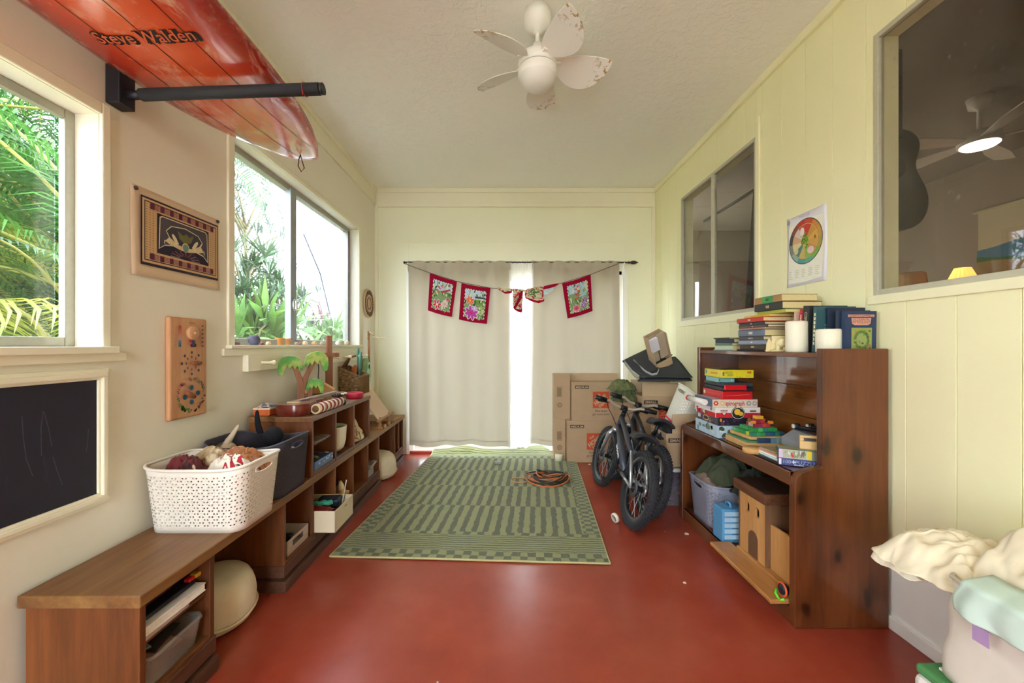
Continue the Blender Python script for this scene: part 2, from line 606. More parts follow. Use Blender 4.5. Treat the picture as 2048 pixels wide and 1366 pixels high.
# vertical planks of the grooved right wall
PW = 0.171
y = YB
while y > YF:
    ya, yb = max(YF, y - PW + 0.002), y
    cuts = [(0.26, ZC)]
    for w in (W3, W4):
        if ya < w[1] + 0.0 and yb > w[0]:
            if ya > w[0] - 0.001 and yb < w[1] + 0.001 or True:
                cuts = [(0.26, w[2]), (w[3], ZC)]
    # planks that straddle a window edge are split
    segs = [(ya, yb)]
    for w in (W3, W4):
        for e in (w[0], w[1]):
            segs = [q for sgm in segs for q in ([(sgm[0], e), (e, sgm[1])] if sgm[0] + 0.001 < e < sgm[1] - 0.001 else [sgm])]
    for sa, sb in segs:
        mid = (sa + sb) / 2
        zz = [(0.26, ZC)]
        for w in (W3, W4):
            if w[0] < mid < w[1]: zz = [(0.26, w[2]), (w[3], ZC)]
        for z0, z1 in zz:
            MB(WALL_R).box(XR, XR + 0.0062, sa, sb, z0, z1).build('plank', wall_right, bevel=0.001, segs=1)
    y -= PW
MB(WHITE).box(XR - 0.006, XR + 0.0062, YF, YB, 0.05, 0.262).build('wainscot_panel', wall_right)
st(MB(WHITE).box(XR - 0.018, XR + 0.006, YF, YB, 0, 0.05).build('baseboard_right', bevel=0.003))
st(MB(TRIM).box(XL, XL + 0.012, YF, YB, 0, 0.07).build('baseboard_left', bevel=0.003))

# trim boards
st(MB(TRIM).box(XL, XL + 0.014, YF, YB, 2.518, ZC - 0.0).box(XL, XL + 0.03, YF, YB, 2.637, ZC).build('trim_1', bevel=0.003))
t2 = MB(TRIM)
t2.box(XL + 0.03, XR - 0.02, YB - 0.012, YB, 2.53, ZC).box(XL + 0.03, XR - 0.02, YB - 0.03, YB, 2.633, ZC).box(XL + 0.03, XR - 0.02, YB - 0.022, YB, 2.488, 2.532)
st(t2.build('trim_2', bevel=0.003))
st(MB(TRIM_R).box(XR - 0.022, XR, YF, YB, 2.628, ZC).build('trim_3', bevel=0.003))
st(MB(TRIM).box(XL, XL + 0.034, YB - 0.014, YB, 0, 2.488).build('trim_4', bevel=0.003))
st(MB(TRIM).box(XR - 0.036, XR, YB - 0.014, YB, 0, 2.488).build('trim_5', bevel=0.003))
# thin frame line where an old opening was closed above the door
mb = MB(WALL_B)
mb.box(-0.99, 1.21, YB - 0.004, YB, 2.125, 2.133).box(-0.99, -0.982, YB - 0.004, YB, 1.86, 2.125).box(1.202, 1.21, YB - 0.004, YB, 1.86, 2.125)
st(mb.build('trim_6'))

# ------------------------------------------------ windows
GL_CLEAR = glass_mat('window_glass_clear', 0.05, '#e8ecf2')
GL_HAZE = glass_mat('window_glass_hazy', 0.30, '#dfe4f4', (0.93, 0.95, 0.98), (40, 40, 0.7))
GL_DARK = glass_mat('window_glass_dusty', 0.02, '#d6d2e0', (0.9, 0.9, 0.88), (5, 5, 2.0), 0.35)
GL_NEAR = glass_mat('window_glass_streaked', 0.075, '#cfc6b4', (0.92, 0.9, 0.86), (4, 3.0, 1.6), 0.18, lo=0.38, hi=0.8)

def frame_x(mb, x0, x1, w, t, t2=None):
    """rectangular frame lying in a plane X = const; w = (Y, Y, Z, Z), t bar width"""
    t2 = t2 or t
    mb.box(x0, x1, w[0], w[0] + t, w[2], w[3]).box(x0, x1, w[1] - t, w[1], w[2], w[3])
    mb.box(x0, x1, w[0] + t, w[1] - t, w[2], w[2] + t2).box(x0, x1, w[0] + t, w[1] - t, w[3] - t2, w[3])
    return mb

w1 = struct('window_1')
frame_x(MB(ALU), XL - 0.098, XL - 0.076, W1, 0.03, 0.03).build('window_frame', w1, bevel=0.003)
MB(GL_CLEAR).box(XL - 0.100, XL - 0.096, W1[0] + 0.04, W1[1] - 0.04, W1[2] + 0.03, W1[3] - 0.03).build('pane', w1)
mb = MB(TRIM)
c = 0.03
mb.box(XL, XL + 0.013, W1[1], W1[1] + c, W1[2] - 0.01, W1[3] + 0.04).box(XL, XL + 0.013, W1[0] - c, W1[1], W1[3], W1[3] + 0.04)
mb.build('casing', w1, bevel=0.004)
MB(TRIM).box(XL, XL + 0.035, W1[0] - 0.08, 1.352, 1.072, 1.095).box(XL, XL + 0.016, W1[0] - 0.08, 1.396, 1.045, 1.074).build('sill', w1, bevel=0.003)

w2 = struct('window_2')
fr = frame_x(MB(ALU), XL - 0.118, XL - 0.07, W2, 0.045, 0.035)
fr.build('window_frame', w2, bevel=0.003)
YM = 1.322 * FPX / (1012 - 599)
MB(ALU_G).box(XL - 0.10, XL - 0.06, YM + 0.01, YM + 0.065, W2[2] + 0.02, W2[3] - 0.02).box(XL - 0.105, XL - 0.07, YM + 0.02, YM + 0.10, W2[2] + 0.02, W2[3] - 0.02).build('mullion', w2, bevel=0.003)
MB(C('#5d4a55', 0.5)).box(XL - 0.066, XL - 0.062, W2[1] - 0.062, W2[1] - 0.046, W2[2] + 0.03, W2[3] - 0.03).build('weather_strip', w2)
lk = MB(C('#b8b8ba', 0.3, 0.1, 30, 0.8))
lk.lathe([(0, -0.012), (0.018, -0.012), (0.022, -0.006), (0.022, 0), (0.014, 0.008), (0, 0.01)], 16, (XL - 0.052, YM + 0.04, 1.36), 'X', sx=0.8, sy=1.8)
lk.box(XL - 0.052, XL - 0.036, YM + 0.032, YM + 0.048, 1.335, 1.385)
lk.build('latch', w2)
MB(GL_CLEAR).box(XL - 0.094, XL - 0.090, W2[0] + 0.04, YM + 0.02, W2[2] + 0.03, W2[3] - 0.03).build('pane', w2)
MB(GL_HAZE).box(XL - 0.088, XL - 0.084, YM + 0.06, W2[1] - 0.04, W2[2] + 0.03, W2[3] - 0.03).build('pane', w2)
mb = MB(TRIM)
mb.box(XL, XL + 0.013, W2[0] - 0.045, W2[0], 1.058, W2[3] + 0.03).box(XL, XL + 0.013, W2[1], W2[1] + 0.05, 1.058, W2[3] + 0.03).box(XL, XL + 0.013, W2[0], W2[1], W2[3], W2[3] + 0.03)
mb.build('casing', w2, bevel=0.004)
MB(TRIM).box(XL, XL + 0.03, W2[0] - 0.05, W2[1] + 0.055, 1.082, 1.10).box(XL, XL + 0.015, W2[0] - 0.08, W2[1] + 0.055, 1.048, 1.083).build('sill', w2, bevel=0.003)

w3 = struct('window_3')
frame_x(MB(ALU_R), XR - 0.006, XR + 0.02, W3, 0.022).box(XR - 0.004, XR + 0.02, 2.925, 2.965, W3[2] + 0.02, W3[3] - 0.02).build('window_frame', w3, bevel=0.002)
MB(GL_DARK).box(XR + 0.006, XR + 0.009, W3[0] + 0.02, 2.93, W3[2] + 0.02, W3[3] - 0.02).build('pane', w3)
MB(GL_DARK).box(XR + 0.012, XR + 0.015, 2.96, W3[1] - 0.02, W3[2] + 0.02, W3[3] - 0.02).build('pane', w3)
mb = MB(TRIM_R)
mb.box(XR - 0.012, XR, W3[0] - 0.035, W3[0], 1.256, W3[3] + 0.10).box(XR - 0.012, XR, W3[0], W3[1] + 0.04, 1.256, W3[2])
mb.build('casing', w3, bevel=0.003)

w4 = struct('window_4')
frame_x(MB(ALU_R), XR - 0.004, XR + 0.022, W4, 0.022).build('window_frame', w4, bevel=0.002)
MB(GL_NEAR).box(XR + 0.008, XR + 0.012, W4[0] + 0.02, W4[1] - 0.02, W4[2] + 0.02, W4[3] - 0.02).build('pane', w4)
MB(TRIM_R).box(XR - 0.012, XR, W4[0] - 0.05, W4[1] + 0.02, 1.265, W4[2]).build('casing', w4, bevel=0.003)

# ------------------------------------------------ sliding door behind the curtain
d1 = struct('door_1')
mb = MB(WHITE)
x0, x1 = DB[0], DB[1]
mb.box(x0, x0 + 0.045, YB + 0.02, YB + 0.11, 0, DB[3]).box(x1 - 0.045, x1, YB + 0.02, YB + 0.11, 0, DB[3]).box(x0, x1, YB + 0.02, YB + 0.11, DB[3] - 0.04, DB[3])
mb.box(x0 - 0.02, x0 + 0.012, YB - 0.012, YB + 0.02, 0, DB[3] + 0.03).box(x1 - 0.012, x1 + 0.045, YB - 0.012, YB + 0.02, 0, DB[3] + 0.02)
mb.build('door_frame', d1, bevel=0.003)
MB(C('#a0382a', 0.35)).box(x0, x1, YB, YB + 0.03, 0.0, 0.026).build('threshold', d1)
MB(WHITE).box(x0, x1, YB + 0.03, YB + 0.14, 0.0, 0.03).build('track', d1)
for k, (a, b, yy) in enumerate(((x0 + 0.05, 0.12, 0.045), (0.08, x1 - 0.05, 0.08))):
    p = MB(WHITE)
    p.box(a, a + 0.05, YB + yy, YB + yy + 0.03, 0.035, DB[3] - 0.04).box(b - 0.05, b, YB + yy, YB + yy + 0.03, 0.035, DB[3] - 0.04)
    p.box(a + 0.05, b - 0.05, YB + yy, YB + yy + 0.03, 0.035, 0.10).box(a + 0.05, b - 0.05, YB + yy, YB + yy + 0.03, DB[3] - 0.10, DB[3] - 0.04)
    p.build('sliding_panel', d1, bevel=0.003)
    MB(GL_CLEAR).box(a + 0.05, b - 0.05, YB + yy + 0.012, YB + yy + 0.016, 0.10, DB[3] - 0.10).build('pane', d1)

# ------------------------------------------------ outside: ground, deck
def ground_mat():
    t = NT('dry_ground')
    v = t.tc()
    t.set(color=t.ramp(t.noise(v, 8, 6, 0.7), [(0.3, '#7a7a5a'), (0.55, '#a09a80'), (0.75, '#c4bca4')]), rough=0.9)
    return t.m
gm = ground_mat()
st(MB(gm).box(-40, 40, -30, 45, -0.5, -0.25).build('ground'))
st(MB(C('#dedad2', 0.8, 0.06, 6)).box(-2.0, 2.2, YB + 0.12, YB + 3.2, -0.25, 0.0).build('back_deck'))
st(MB(C('#dedad0', 0.8, 0.05, 6)).box(-2.3, XL - 0.12, -3.0, 9.0, -0.25, -0.02).build('side_bounce_slab'))  # unseen pale slab, added to bounce daylight through the left windows onto the ceiling
st(MB(C('#e6e2da', 0.8, 0.04, 6)).box(-2.5, 2.5, YF - 4.0, YF - 0.1, -0.25, -0.03).build('front_bounce_slab'))  # unseen bright slab, added to throw skylight up through the front opening

# ------------------------------------------------ the room beyond the right wall
AX = 4.05
wm = paint_mat('adjoining_paint', '#6f5e4c', 0.10, 0.8)
am = MB(wm)
am.box(AX, AX + 0.1, -1.0, 5.6, 0, ZC).box(XR + 0.10, AX, 5.5, 5.6, 0, ZC).box(XR + 0.10, AX, -1.1, -1.0, 0, ZC)
st(am.build('wall_adjoining'))
st(MB(C('#6b4a30', 0.5)).box(XR + 0.10, AX + 0.1, -1.1, 5.6, -0.12, 0).build('floor_adjoining'))
st(MB(paint_mat('adjoining_ceiling', '#7a6c5e', 0.08, 0.85)).box(XR + 0.10, AX + 0.1, -1.1, 5.6, ZC - 0.02, ZC + 0.1).build('ceiling_adjoining'))
st(MB(wm).box(XR + 0.10, 1.82, 2.06, 2.16, 0, ZC).build('wall_partition'))

# ================================================================== OUTDOOR PLANTS
def leaf_mat(name, dark, light, rough=0.45):
    t = NT(name)
    v = t.tc()
    col = t.ramp(t.noise(v, 3.5, 4, 0.6), [(0.32, dark), (0.68, light)])
    t.set(color=col, rough=rough, spec=0.5)
    # thin leaves let some light through
    tl = t.n('ShaderNodeBsdfTranslucent'); t.l(col, tl.inputs[0])
    mx = t.n('ShaderNodeMixShader'); mx.inputs[0].default_value = 0.35
    t.l(t.b.outputs[0], mx.inputs[1]); t.l(tl.outputs[0], mx.inputs[2])
    t.l(mx.outputs[0], t.out.inputs[0])
    return t.m
PALM = [leaf_mat('palm_leaf_green', '#22501a', '#4f8a30'), leaf_mat('palm_leaf_yellow', '#5a7a24', '#b4b048'), leaf_mat('palm_leaf_dark', '#14361a', '#2f6428')]
STEM = C('#8f8a3e', 0.5, 0.2, 12)
TRUNK = C('#8d8164', 0.8, 0.3, 25, 0, 0.5)
DARKLEAF = leaf_mat('shrub_leaf_dark', '#25382a', '#54704c')
GREYLEAF = leaf_mat('shrub_leaf_grey', '#3a4a44', '#74857a')
BRIGHTLEAF = leaf_mat('shrub_leaf_bright', '#3f6a34', '#86a458')
PINKLEAF = leaf_mat('cordyline_leaf', '#5a3640', '#9a6a74')

def frond_mesh(seed, L=1.6, n=34, leaf=0.42, mat=None, droop=0.8, width=0.016):
    r = random.Random(seed)
    mb = MB(mat)
    # rachis in the local XZ plane, rising along +X then drooping
    pts = []
    for i in range(13):
        s_ = i / 12
        a = 0.9 - droop * 2.0 * s_
        if i == 0: p = Vector((0, 0, 0))
        else: p = pts[-1] + Vector((math.cos(a), 0.04 * math.sin(seed + s_ * 4), math.sin(a))) * (L / 12)
        pts.append(p)
    mb.tube(pts, [0.011 * (1 - 0.8 * i / 12) + 0.002 for i in range(13)], 5, mat=STEM)
    for i in range(n):
        s_ = 0.14 + 0.86 * i / (n - 1)
        k = min(11, int(s_ * 12)); f = s_ * 12 - k
        p = pts[k].lerp(pts[k + 1], f)
        t = (pts[k + 1] - pts[k]).normalized()
        ll = leaf * (math.sin(PI * (0.18 + 0.80 * s_)) ** 0.7) * r.uniform(0.85, 1.1)
        for sd in (-1, 1):
            d = (t * 0.75 + Vector((0, sd, 0)) * 0.9 + Vector((0, 0, 0.25 + r.uniform(-.12, .12)))).normalized()
            w = t.cross(d).normalized().cross(d).normalized() * width * r.uniform(0.8, 1.15)
            q0 = p
            q1 = p + d * ll * 0.5 + Vector((0, 0, -0.03 * ll))
            q2 = p + d * ll * 0.82 + Vector((0, 0, -0.22 * ll))
            q3 = p + d * ll * 1.0 + Vector((0, 0, -0.52 * ll))
            v0 = mb.vert(q0); a1 = mb.vert(q1 - w * 0.5); b1 = mb.vert(q1 + w * 0.5); a2 = mb.vert(q2 - w * 0.38); b2 = mb.vert(q2 + w * 0.38); v3 = mb.vert(q3)
            mb.face((v0, a1, b1), True); mb.face((a1, a2, b2, b1), True); mb.face((a2, v3, b2), True)
    return mb.mesh('frond')

FROND = [frond_mesh(i, 1.5 + 0.25 * (i % 3), 46, 0.40 + 0.05 * (i % 2), PALM[(0, 0, 2, 1, 2, 0)[i]], 0.62 + 0.13 * (i % 4)) for i in range(6)]

def palm(label, base, trunks, fronds, seed, group='palms outside the near left window', size=1.0, kinds=(0, 1, 2, 3, 4, 5), hs=1.0):
    r = random.Random(seed)
    t = thing('palm_tree', label, 'palm', base, 0, group)
    heads = []
    for i in range(trunks):
        a = r.uniform(0, 2 * PI); d = r.uniform(0.05, 0.3); h = r.uniform(0.3, 1.9) * size * hs
        top = Vector((math.cos(a) * d * 1.7, math.sin(a) * d * 1.7, h))
        bs = Vector((math.cos(a) * d * 0.6, math.sin(a) * d * 0.6, 0))
        m = MB(TRUNK)
        m.tube([bs, bs.lerp(top, 0.5) + Vector((0.02, 0, 0)), top], [0.05, 0.042, 0.03], 8)
        m.build('trunk', t)
        heads.append(top)
    for i in range(fronds):
        hd = heads[i % len(heads)]
        me = FROND[r.choice(kinds)]
        o = bpy.data.objects.new('frond', me)
        COL.objects.link(o); o.parent = t
        o.location = hd + Vector((0, 0, r.uniform(-0.1, 0.1)))
        sc_ = r.uniform(0.75, 1.1) * size
        o.scale = (sc_, sc_, sc_)
        for _try in range(40):
            e = Euler((r.uniform(-0.35, 0.35), r.uniform(-0.75, 0.25), r.uniform(0, 2 * PI)))
            m3 = e.to_matrix() * sc_
            W_ = [m3 @ p.co + o.location + Vector(base) for p in list(me.vertices)[::5]]
            if max(p.x for p in W_) < -1.56 and all(p.x < -0.76 * p.y for p in W_):
                break                      # no frond may reach into the room or across the open garden
        o.rotation_euler = e
    return t
palm('yellow-stemmed palm closest to the near left window', (-2.55, 2.0, -0.25), 3, 20, 1, kinds=(0, 1, 3, 3, 5))
palm('leafy green palm left of the closest window palm', (-2.7, 1.3, -0.25), 3, 18, 2)
palm('tall dark palm behind the closest window palm', (-3.25, 2.75, -0.25), 4, 30, 3, size=1.2, kinds=(2, 4, 2, 0))
palm('dark palm deepest in the thicket outside the near left window', (-4.0, 3.4, -0.25), 5, 40, 4, size=1.35, kinds=(2, 4))
palm('broad dark palm at the far left of the thicket', (-3.9, 2.4, -0.25), 4, 30, 5, size=1.35, kinds=(2, 4, 0))
palm('tallest palm whose crown closes off the sky above the thicket', (-5.0, 4.3, -0.25), 6, 56, 6, size=1.2, kinds=(2, 4), hs=1.7)
palm('second tall palm closing the back of the thicket', (-5.5, 4.9, -0.25), 6, 56, 8, size=1.2, kinds=(2, 4), hs=1.9)

def rosette_mesh(seed, n=26, L=0.42, w=0.03, mat=None, up=0.35):
    r = random.Random(seed)
    mb = MB(mat)
    for i in range(n):
        a = 2 * PI * i / n * 2.4 + r.uniform(-.2, .2)
        e = r.uniform(-0.5, 1.25) + up * 0.3
        ll = L * r.uniform(0.7, 1.1)
        d = Vector((math.cos(a) * math.cos(e), math.sin(a) * math.cos(e), math.sin(e)))
        s_ = d.cross(Vector((0, 0, 1)))
        s_ = s_.normalized() * w * 0.5 if s_.length > 0.01 else Vector((w / 2, 0, 0))
        p1 = d * ll * 0.5; p2 = d * ll + Vector((0, 0, -0.25 * ll * math.cos(e)))
        v0 = mb.vert((0, 0, 0)); a1 = mb.vert(p1 - s_); b1 = mb.vert(p1 + s_); v2 = mb.vert(p2)
        mb.face((v0, a1, b1), True); mb.face((a1, v2, b1), True)
    return mb.mesh('leaf_cluster')
ROS = {'dark': [rosette_mesh(i, 26, 0.36, 0.030, DARKLEAF) for i in range(3)],
       'grey': [rosette_mesh(10 + i, 30, 0.34, 0.018, GREYLEAF) for i in range(3)],
       'bright': [rosette_mesh(20 + i, 18, 0.55, 0.075, BRIGHTLEAF, 1.2) for i in range(3)],
       'pink': [rosette_mesh(30 + i, 22, 0.5, 0.035, PINKLEAF, 0.8) for i in range(2)]}

def shrub(name, label, cat, base, h, rad, n, kind, seed, group='garden plants beyond the far left window'):
    r = random.Random(seed)
    t = thing(name, label, cat, base, 0, group)
    tr = MB(TRUNK)
    tr.tube([(0, 0, 0), (0.03, 0.02, h * 0.4), (0, 0, h * 0.8)], [0.05, 0.04, 0.02], 7)
    for i in range(n):
        a = r.uniform(0, 2 * PI); rr = rad * math.sqrt(r.random()); zz = h * (0.35 + 0.65 * r.random())
        k = 1 - 0.45 * max(0, zz / h - 0.6) / 0.4
        p = Vector((math.cos(a) * rr * k, math.sin(a) * rr * k, zz))
        if i % 2 == 0:
            tr.tube([(0, 0, max(0.1, zz - 0.5)), p * 0.6 + Vector((0, 0, zz * 0.36)), p], [0.02, 0.014, 0.008], 5)
        o = bpy.data.objects.new('leaf_cluster', r.choice(ROS[kind]))
        COL.objects.link(o); o.parent = t
        o.location = p
        o.rotation_euler = (r.uniform(-.5, .5), r.uniform(-.5, .5), r.uniform(0, 6))
        s_ = r.uniform(0.7, 1.15)
        o.scale = (s_, s_, s_)
    tr.build('trunk', t)
    return t
G0 = -0.25
shrub('feathery_tree', 'tall grey-green feathery tree at the left of the far left window', 'tree', (-4.05, 6.3, G0), 3.9, 0.85, 60, 'grey', 41)
shrub('leafy_shrub', 'dark leafy shrub below the feathery tree', 'shrub', (-3.35, 5.2, G0), 2.5, 0.6, 40, 'dark', 42)
shrub('leafy_shrub', 'dark spiky shrub just left of the far window mullion', 'shrub', (-3.3, 5.95, G0), 2.35, 0.55, 34, 'dark', 43)
shrub('broadleaf_plant', 'bright broad-leaved plant low in the left pane of the far window', 'plant', (-2.95, 4.7, G0), 1.6, 0.4, 14, 'bright', 44)
shrub('broadleaf_plant', 'bright broad-leaved plant low beside the far window mullion', 'plant', (-2.75, 5.1, G0), 1.6, 0.35, 12, 'bright', 45)
shrub('spiky_plant', 'grey spiky plant at the left of the right-hand far window pane', 'plant', (-3.7, 8.0, G0), 2.5, 0.4, 14, 'grey', 46)
shrub('cordyline', 'dusky pink cordyline low in the right-hand far window pane', 'plant', (-3.0, 6.8, G0), 1.9, 0.35, 10, 'pink', 47)
shrub('broadleaf_plant', 'bright broad-leaved plant low at the right edge of the far window', 'plant', (-2.5, 6.0, G0), 1.65, 0.35, 12, 'bright', 48)
shrub('distant_tree', 'pale distant tree at the right edge of the far window', 'tree', (-4.2, 11.0, G0), 3.0, 0.9, 30, 'grey', 49)
# palm crown hanging into the top of the far window
r_ = random.Random(5)
t = thing('palm_tree', 'palm with drooping grey fronds at the top of the far window', 'palm', (-4.9, 5.9, G0), 0, 'garden plants beyond the far left window')
MB(TRUNK).tube([(0, 0, 0), (0.05, 0, 2.2), (0.1, 0, 4.3)], [0.10, 0.085, 0.07], 10).build('trunk', t)
for i in range(13):
    o = bpy.data.objects.new('frond', FROND[(2, 4, 0)[i % 3]]); COL.objects.link(o); o.parent = t
    o.location = (0.1, 0, 4.3); o.rotation_euler = (r_.uniform(-.2, .2), r_.uniform(-0.1, 0.55), i * 2 * PI / 13 + r_.uniform(-.2, .2)); o.scale = (1.25, 1.25, 1.25)
cb = MB(C('#2c3240', 0.6)); cb.tube([(-4.1 , 8.2, 3.35), (-3.9, 8.5, 2.6), (-3.8, 9.0, 1.3), (-3.78, 9.1, -0.25)], 0.016, 6)
tag(cb.build('utility_cable'), 'dark slanting cable seen through the right-hand far window pane', 'cable')
# ================================================================== LEFT SIDE
WB = wood('bench_wood', '#43240f', '#6e4120', '#8a5a30', 'Y', 1.0, 0.45)
WBX = wood('bench_wood_cross', '#43240f', '#6b3f20', '#80522c', 'X', 1.0, 0.5)
WBZ = wood('bench_wood_upright', '#45230f', '#713e1a', '#8a5226', 'Z', 1.0, 0.5)
WBT = wood('bench_top_wood', '#4e2f18', '#78502c', '#96703e', 'Y', 1.0, 0.42)
PLINTH = wood('plinth_wood', '#38200f', '#573626', '#6f4e40', 'Y', 1.2, 0.5)
BX0, BX1 = -1.306, -0.976
BZ = 0.430

# continuous bench top
tag(MB(WBT).box(BX0, BX1, 1.08, 3.905, BZ - 0.035, BZ).build('bench', bevel=0.004), 'long brown wooden bench top running along the left wall', 'bench top')

def cab(name, label, ys, z0, z1, x0, x1, top=None, back=True, plinth=True, shelf=None):
    t = thing(name, label, 'shelf unit', ((x0 + x1) / 2, ys[0], z0))
    ox, oy, oz = (x0 + x1) / 2, ys[0], z0
    L = lambda a, b, c, d, e, f, m, nm, bv=0.002: MB(m).box(a - ox, b - ox, c - oy, d - oy, e - oz, f - oz).build(nm, t, bevel=bv)
    zb = z0 + (0.11 if plinth else 0.0)
    for i, y in enumerate(ys):
        w = 0.020
        ya = y if i == 0 else y - (w if i == len(ys) - 1 else w / 2)
        L(x0, x1, ya, ya + w, zb, z1, WBZ, 'side_panel' if i in (0, len(ys) - 1) else 'divider')
    L(x0, x1 - 0.002, ys[0] + 0.001, ys[-1] - 0.001, zb, zb + 0.02, WB, 'bottom_board')
    if back: L(x0, x0 + 0.006, ys[0] + 0.02, ys[-1] - 0.02, zb + 0.02, z1, WBZ, 'back_panel', 0)
    if top: L(x0 - 0.004, x1 + 0.006, ys[0] - 0.012, ys[-1] + 0.006, z1, z1 + top, WBT, 'top_board', 0.003)
    if plinth:
        L(x0, x1 + 0.004, ys[0] - 0.004, ys[-1] + 0.004, zb - 0.045, zb + 0.006, PLINTH, 'rail')
        L(x0, x1 - 0.012, ys[0] + 0.006, ys[-1] - 0.006, zb - 0.06, zb - 0.045, C('#3a2214'), 'recess', 0)
        L(x0, x1 + 0.012, ys[0] - 0.006, ys[-1] + 0.006, z0, zb - 0.06, PLINTH, 'plinth')
    if shelf: L(x0, x1 - 0.02, ys[0] + 0.02, ys[-1] - 0.02, shelf, shelf + 0.012, WB, 'shelf')
    return t
bx1 = BX1 - 0.012
cab('bench_unit', 'open wooden box unit under the near end of the bench', (1.092, 1.372), 0, BZ - 0.035, BX0 + 0.01, bx1, shelf=0.262)
cab('bench_unit', 'five-bay open shelf unit under the middle of the bench', (1.80, 2.075, 2.345, 2.62, 2.90, 3.16), 0, BZ - 0.035, BX0 + 0.01, bx1)
cab('bench_unit', 'small open unit under the far end of the bench', (3.595, 3.74, 3.895), 0, BZ - 0.035, BX0 + 0.01, bx1)
UZ = 0.738
cab('upper_shelf', 'low three-bay shelf unit standing on the bench', (2.045, 2.335, 2.615, 2.912), BZ, UZ - 0.027, BX0 + 0.01, BX1 - 0.004, top=0.027, plinth=False)

# ---- floor cushions under the bench
CREAM = C('#dccdb0', 0.85, 0.12, 14, 0, 0.4)
def cushion(label, loc, r, h, seed):
    mb = MB(CREAM)
    prof = [(0.0, 0.0), (0.75 * r, 0.0), (0.95 * r, 0.015), (1.0 * r, 0.05), (1.02 * r, h * 0.5), (0.97 * r, h * 0.78), (0.82 * r, h * 0.94), (0.45 * r, h), (0.0, h)]
    mb.lathe(prof, 30)
    for i, p in enumerate(mb.v):
        n_ = fbm(p.x * 6 + seed, p.y * 6, p.z * 6)
        mb.v[i] = p * (1 + 0.04 * n_)
    t = thing('floor_cushion', label, 'cushion', loc)
    mb.build('body', t, subsurf=1)
    s_ = MB(C('#cdbb98', 0.9))
    s_.tube([(1.03 * r * math.cos(a), 1.03 * r * math.sin(a), 0.05 + 0.008 * math.sin(3 * a)) for a in [2 * PI * k / 32 for k in range(32)]], 0.005, 6, closed=True)
    s_.build('piping', t)
cushion('round cream floor cushion under the near part of the bench', (-1.165, 1.60, 0), 0.152, 0.205, 1.0)
cushion('round cream floor cushion under the far part of the bench', (-1.085, 3.375, 0), 0.165, 0.205, 4.0)

# ---- things in the near bench unit
def slab(name, label, cat, c, size, mat, rz=0.0, bevel=0.003, rot=None, group=None):
    o = MB(mat).cbox((0, 0, 0), size).build(name, bevel=bevel, loc=c, rot=rot or (0, 0, rz))
    return tag(o, label, cat, group)
def book(label, c, size, cover, rz=0.0, pages='#d8cda8', rot=None, text=None, tcol='#e8e2d0', name='book', group=None, tsize=0.5, cover2=None, stand=False):
    """lying book: spine on the -X side, size = (depth X, length Y, thickness Z); c = centre of its underside"""
    w, l, th = size
    t = thing(name, label, 'book', c, rz, group, rot)
    k = min(0.003, th * 0.18)
    cm = C(cover, 0.45, 0.08)
    mb = MB(cm)
    mb.box(-w / 2, w / 2, -l / 2, l / 2, 0, k).box(-w / 2, w / 2, -l / 2, l / 2, th - k, th).box(-w / 2, -w / 2 + k, -l / 2, l / 2, k, th - k)
    mb.build('cover', t, bevel=0.0008, segs=1)
    MB(C(pages, 0.9, 0.15, 120)).box(-w / 2 + k, w / 2 - 0.003, -l / 2 + 0.002, l / 2 - 0.002, k, th - k).build('pages', t)
    if text or cover2:
        q = MB(cm)
        p = Pr(q, (-w / 2 - 0.0003, 0, th / 2), (0, -1, 0), (0, 0, 1))
        if cover2: p.rect(-l * 0.18, -th * 0.5, l * 0.2, th * 0.5, cover2)
        if text: p.text(text, 0, 0, th * tsize, tcol, width=min(l * 0.8, len(text) * th * tsize * 0.62))
        q.build('lettering', t)
    return t
zs = 0.275
slab('notebook', 'pale grey notebook at the bottom of the pile in the near bench unit', 'notebook', (-1.12, 1.20, zs + 0.007), (0.24, 0.16, 0.014), C('#b9aa9c', 0.5))
book('white-edged dark binder in the near bench unit', (-1.095, 1.228, zs + 0.015), (0.20, 0.228, 0.026), '#efe9e4', -0.03, '#e9e4dc', name='binder')
slab('board_book', 'black flat book on the white-edged binder', 'book', (-1.115, 1.225, zs + 0.049), (0.19, 0.215, 0.014), C('#191722', 0.4))
slab('board_book', 'dark red book on top of the pile in the near bench unit', 'book', (-1.13, 1.20, zs + 0.064), (0.15, 0.16, 0.014), C('#4a1218', 0.5))
slab('toy_block', 'small red block beside the dark red book', 'toy', (-1.03, 1.318, zs + 0.063), (0.02, 0.022, 0.012), C('#d0201c', 0.4))
slab('toy_block', 'small yellow block beside the small red block', 'toy', (-1.03, 1.344, zs + 0.064), (0.024, 0.022, 0.014), C('#d9a83a', 0.4))

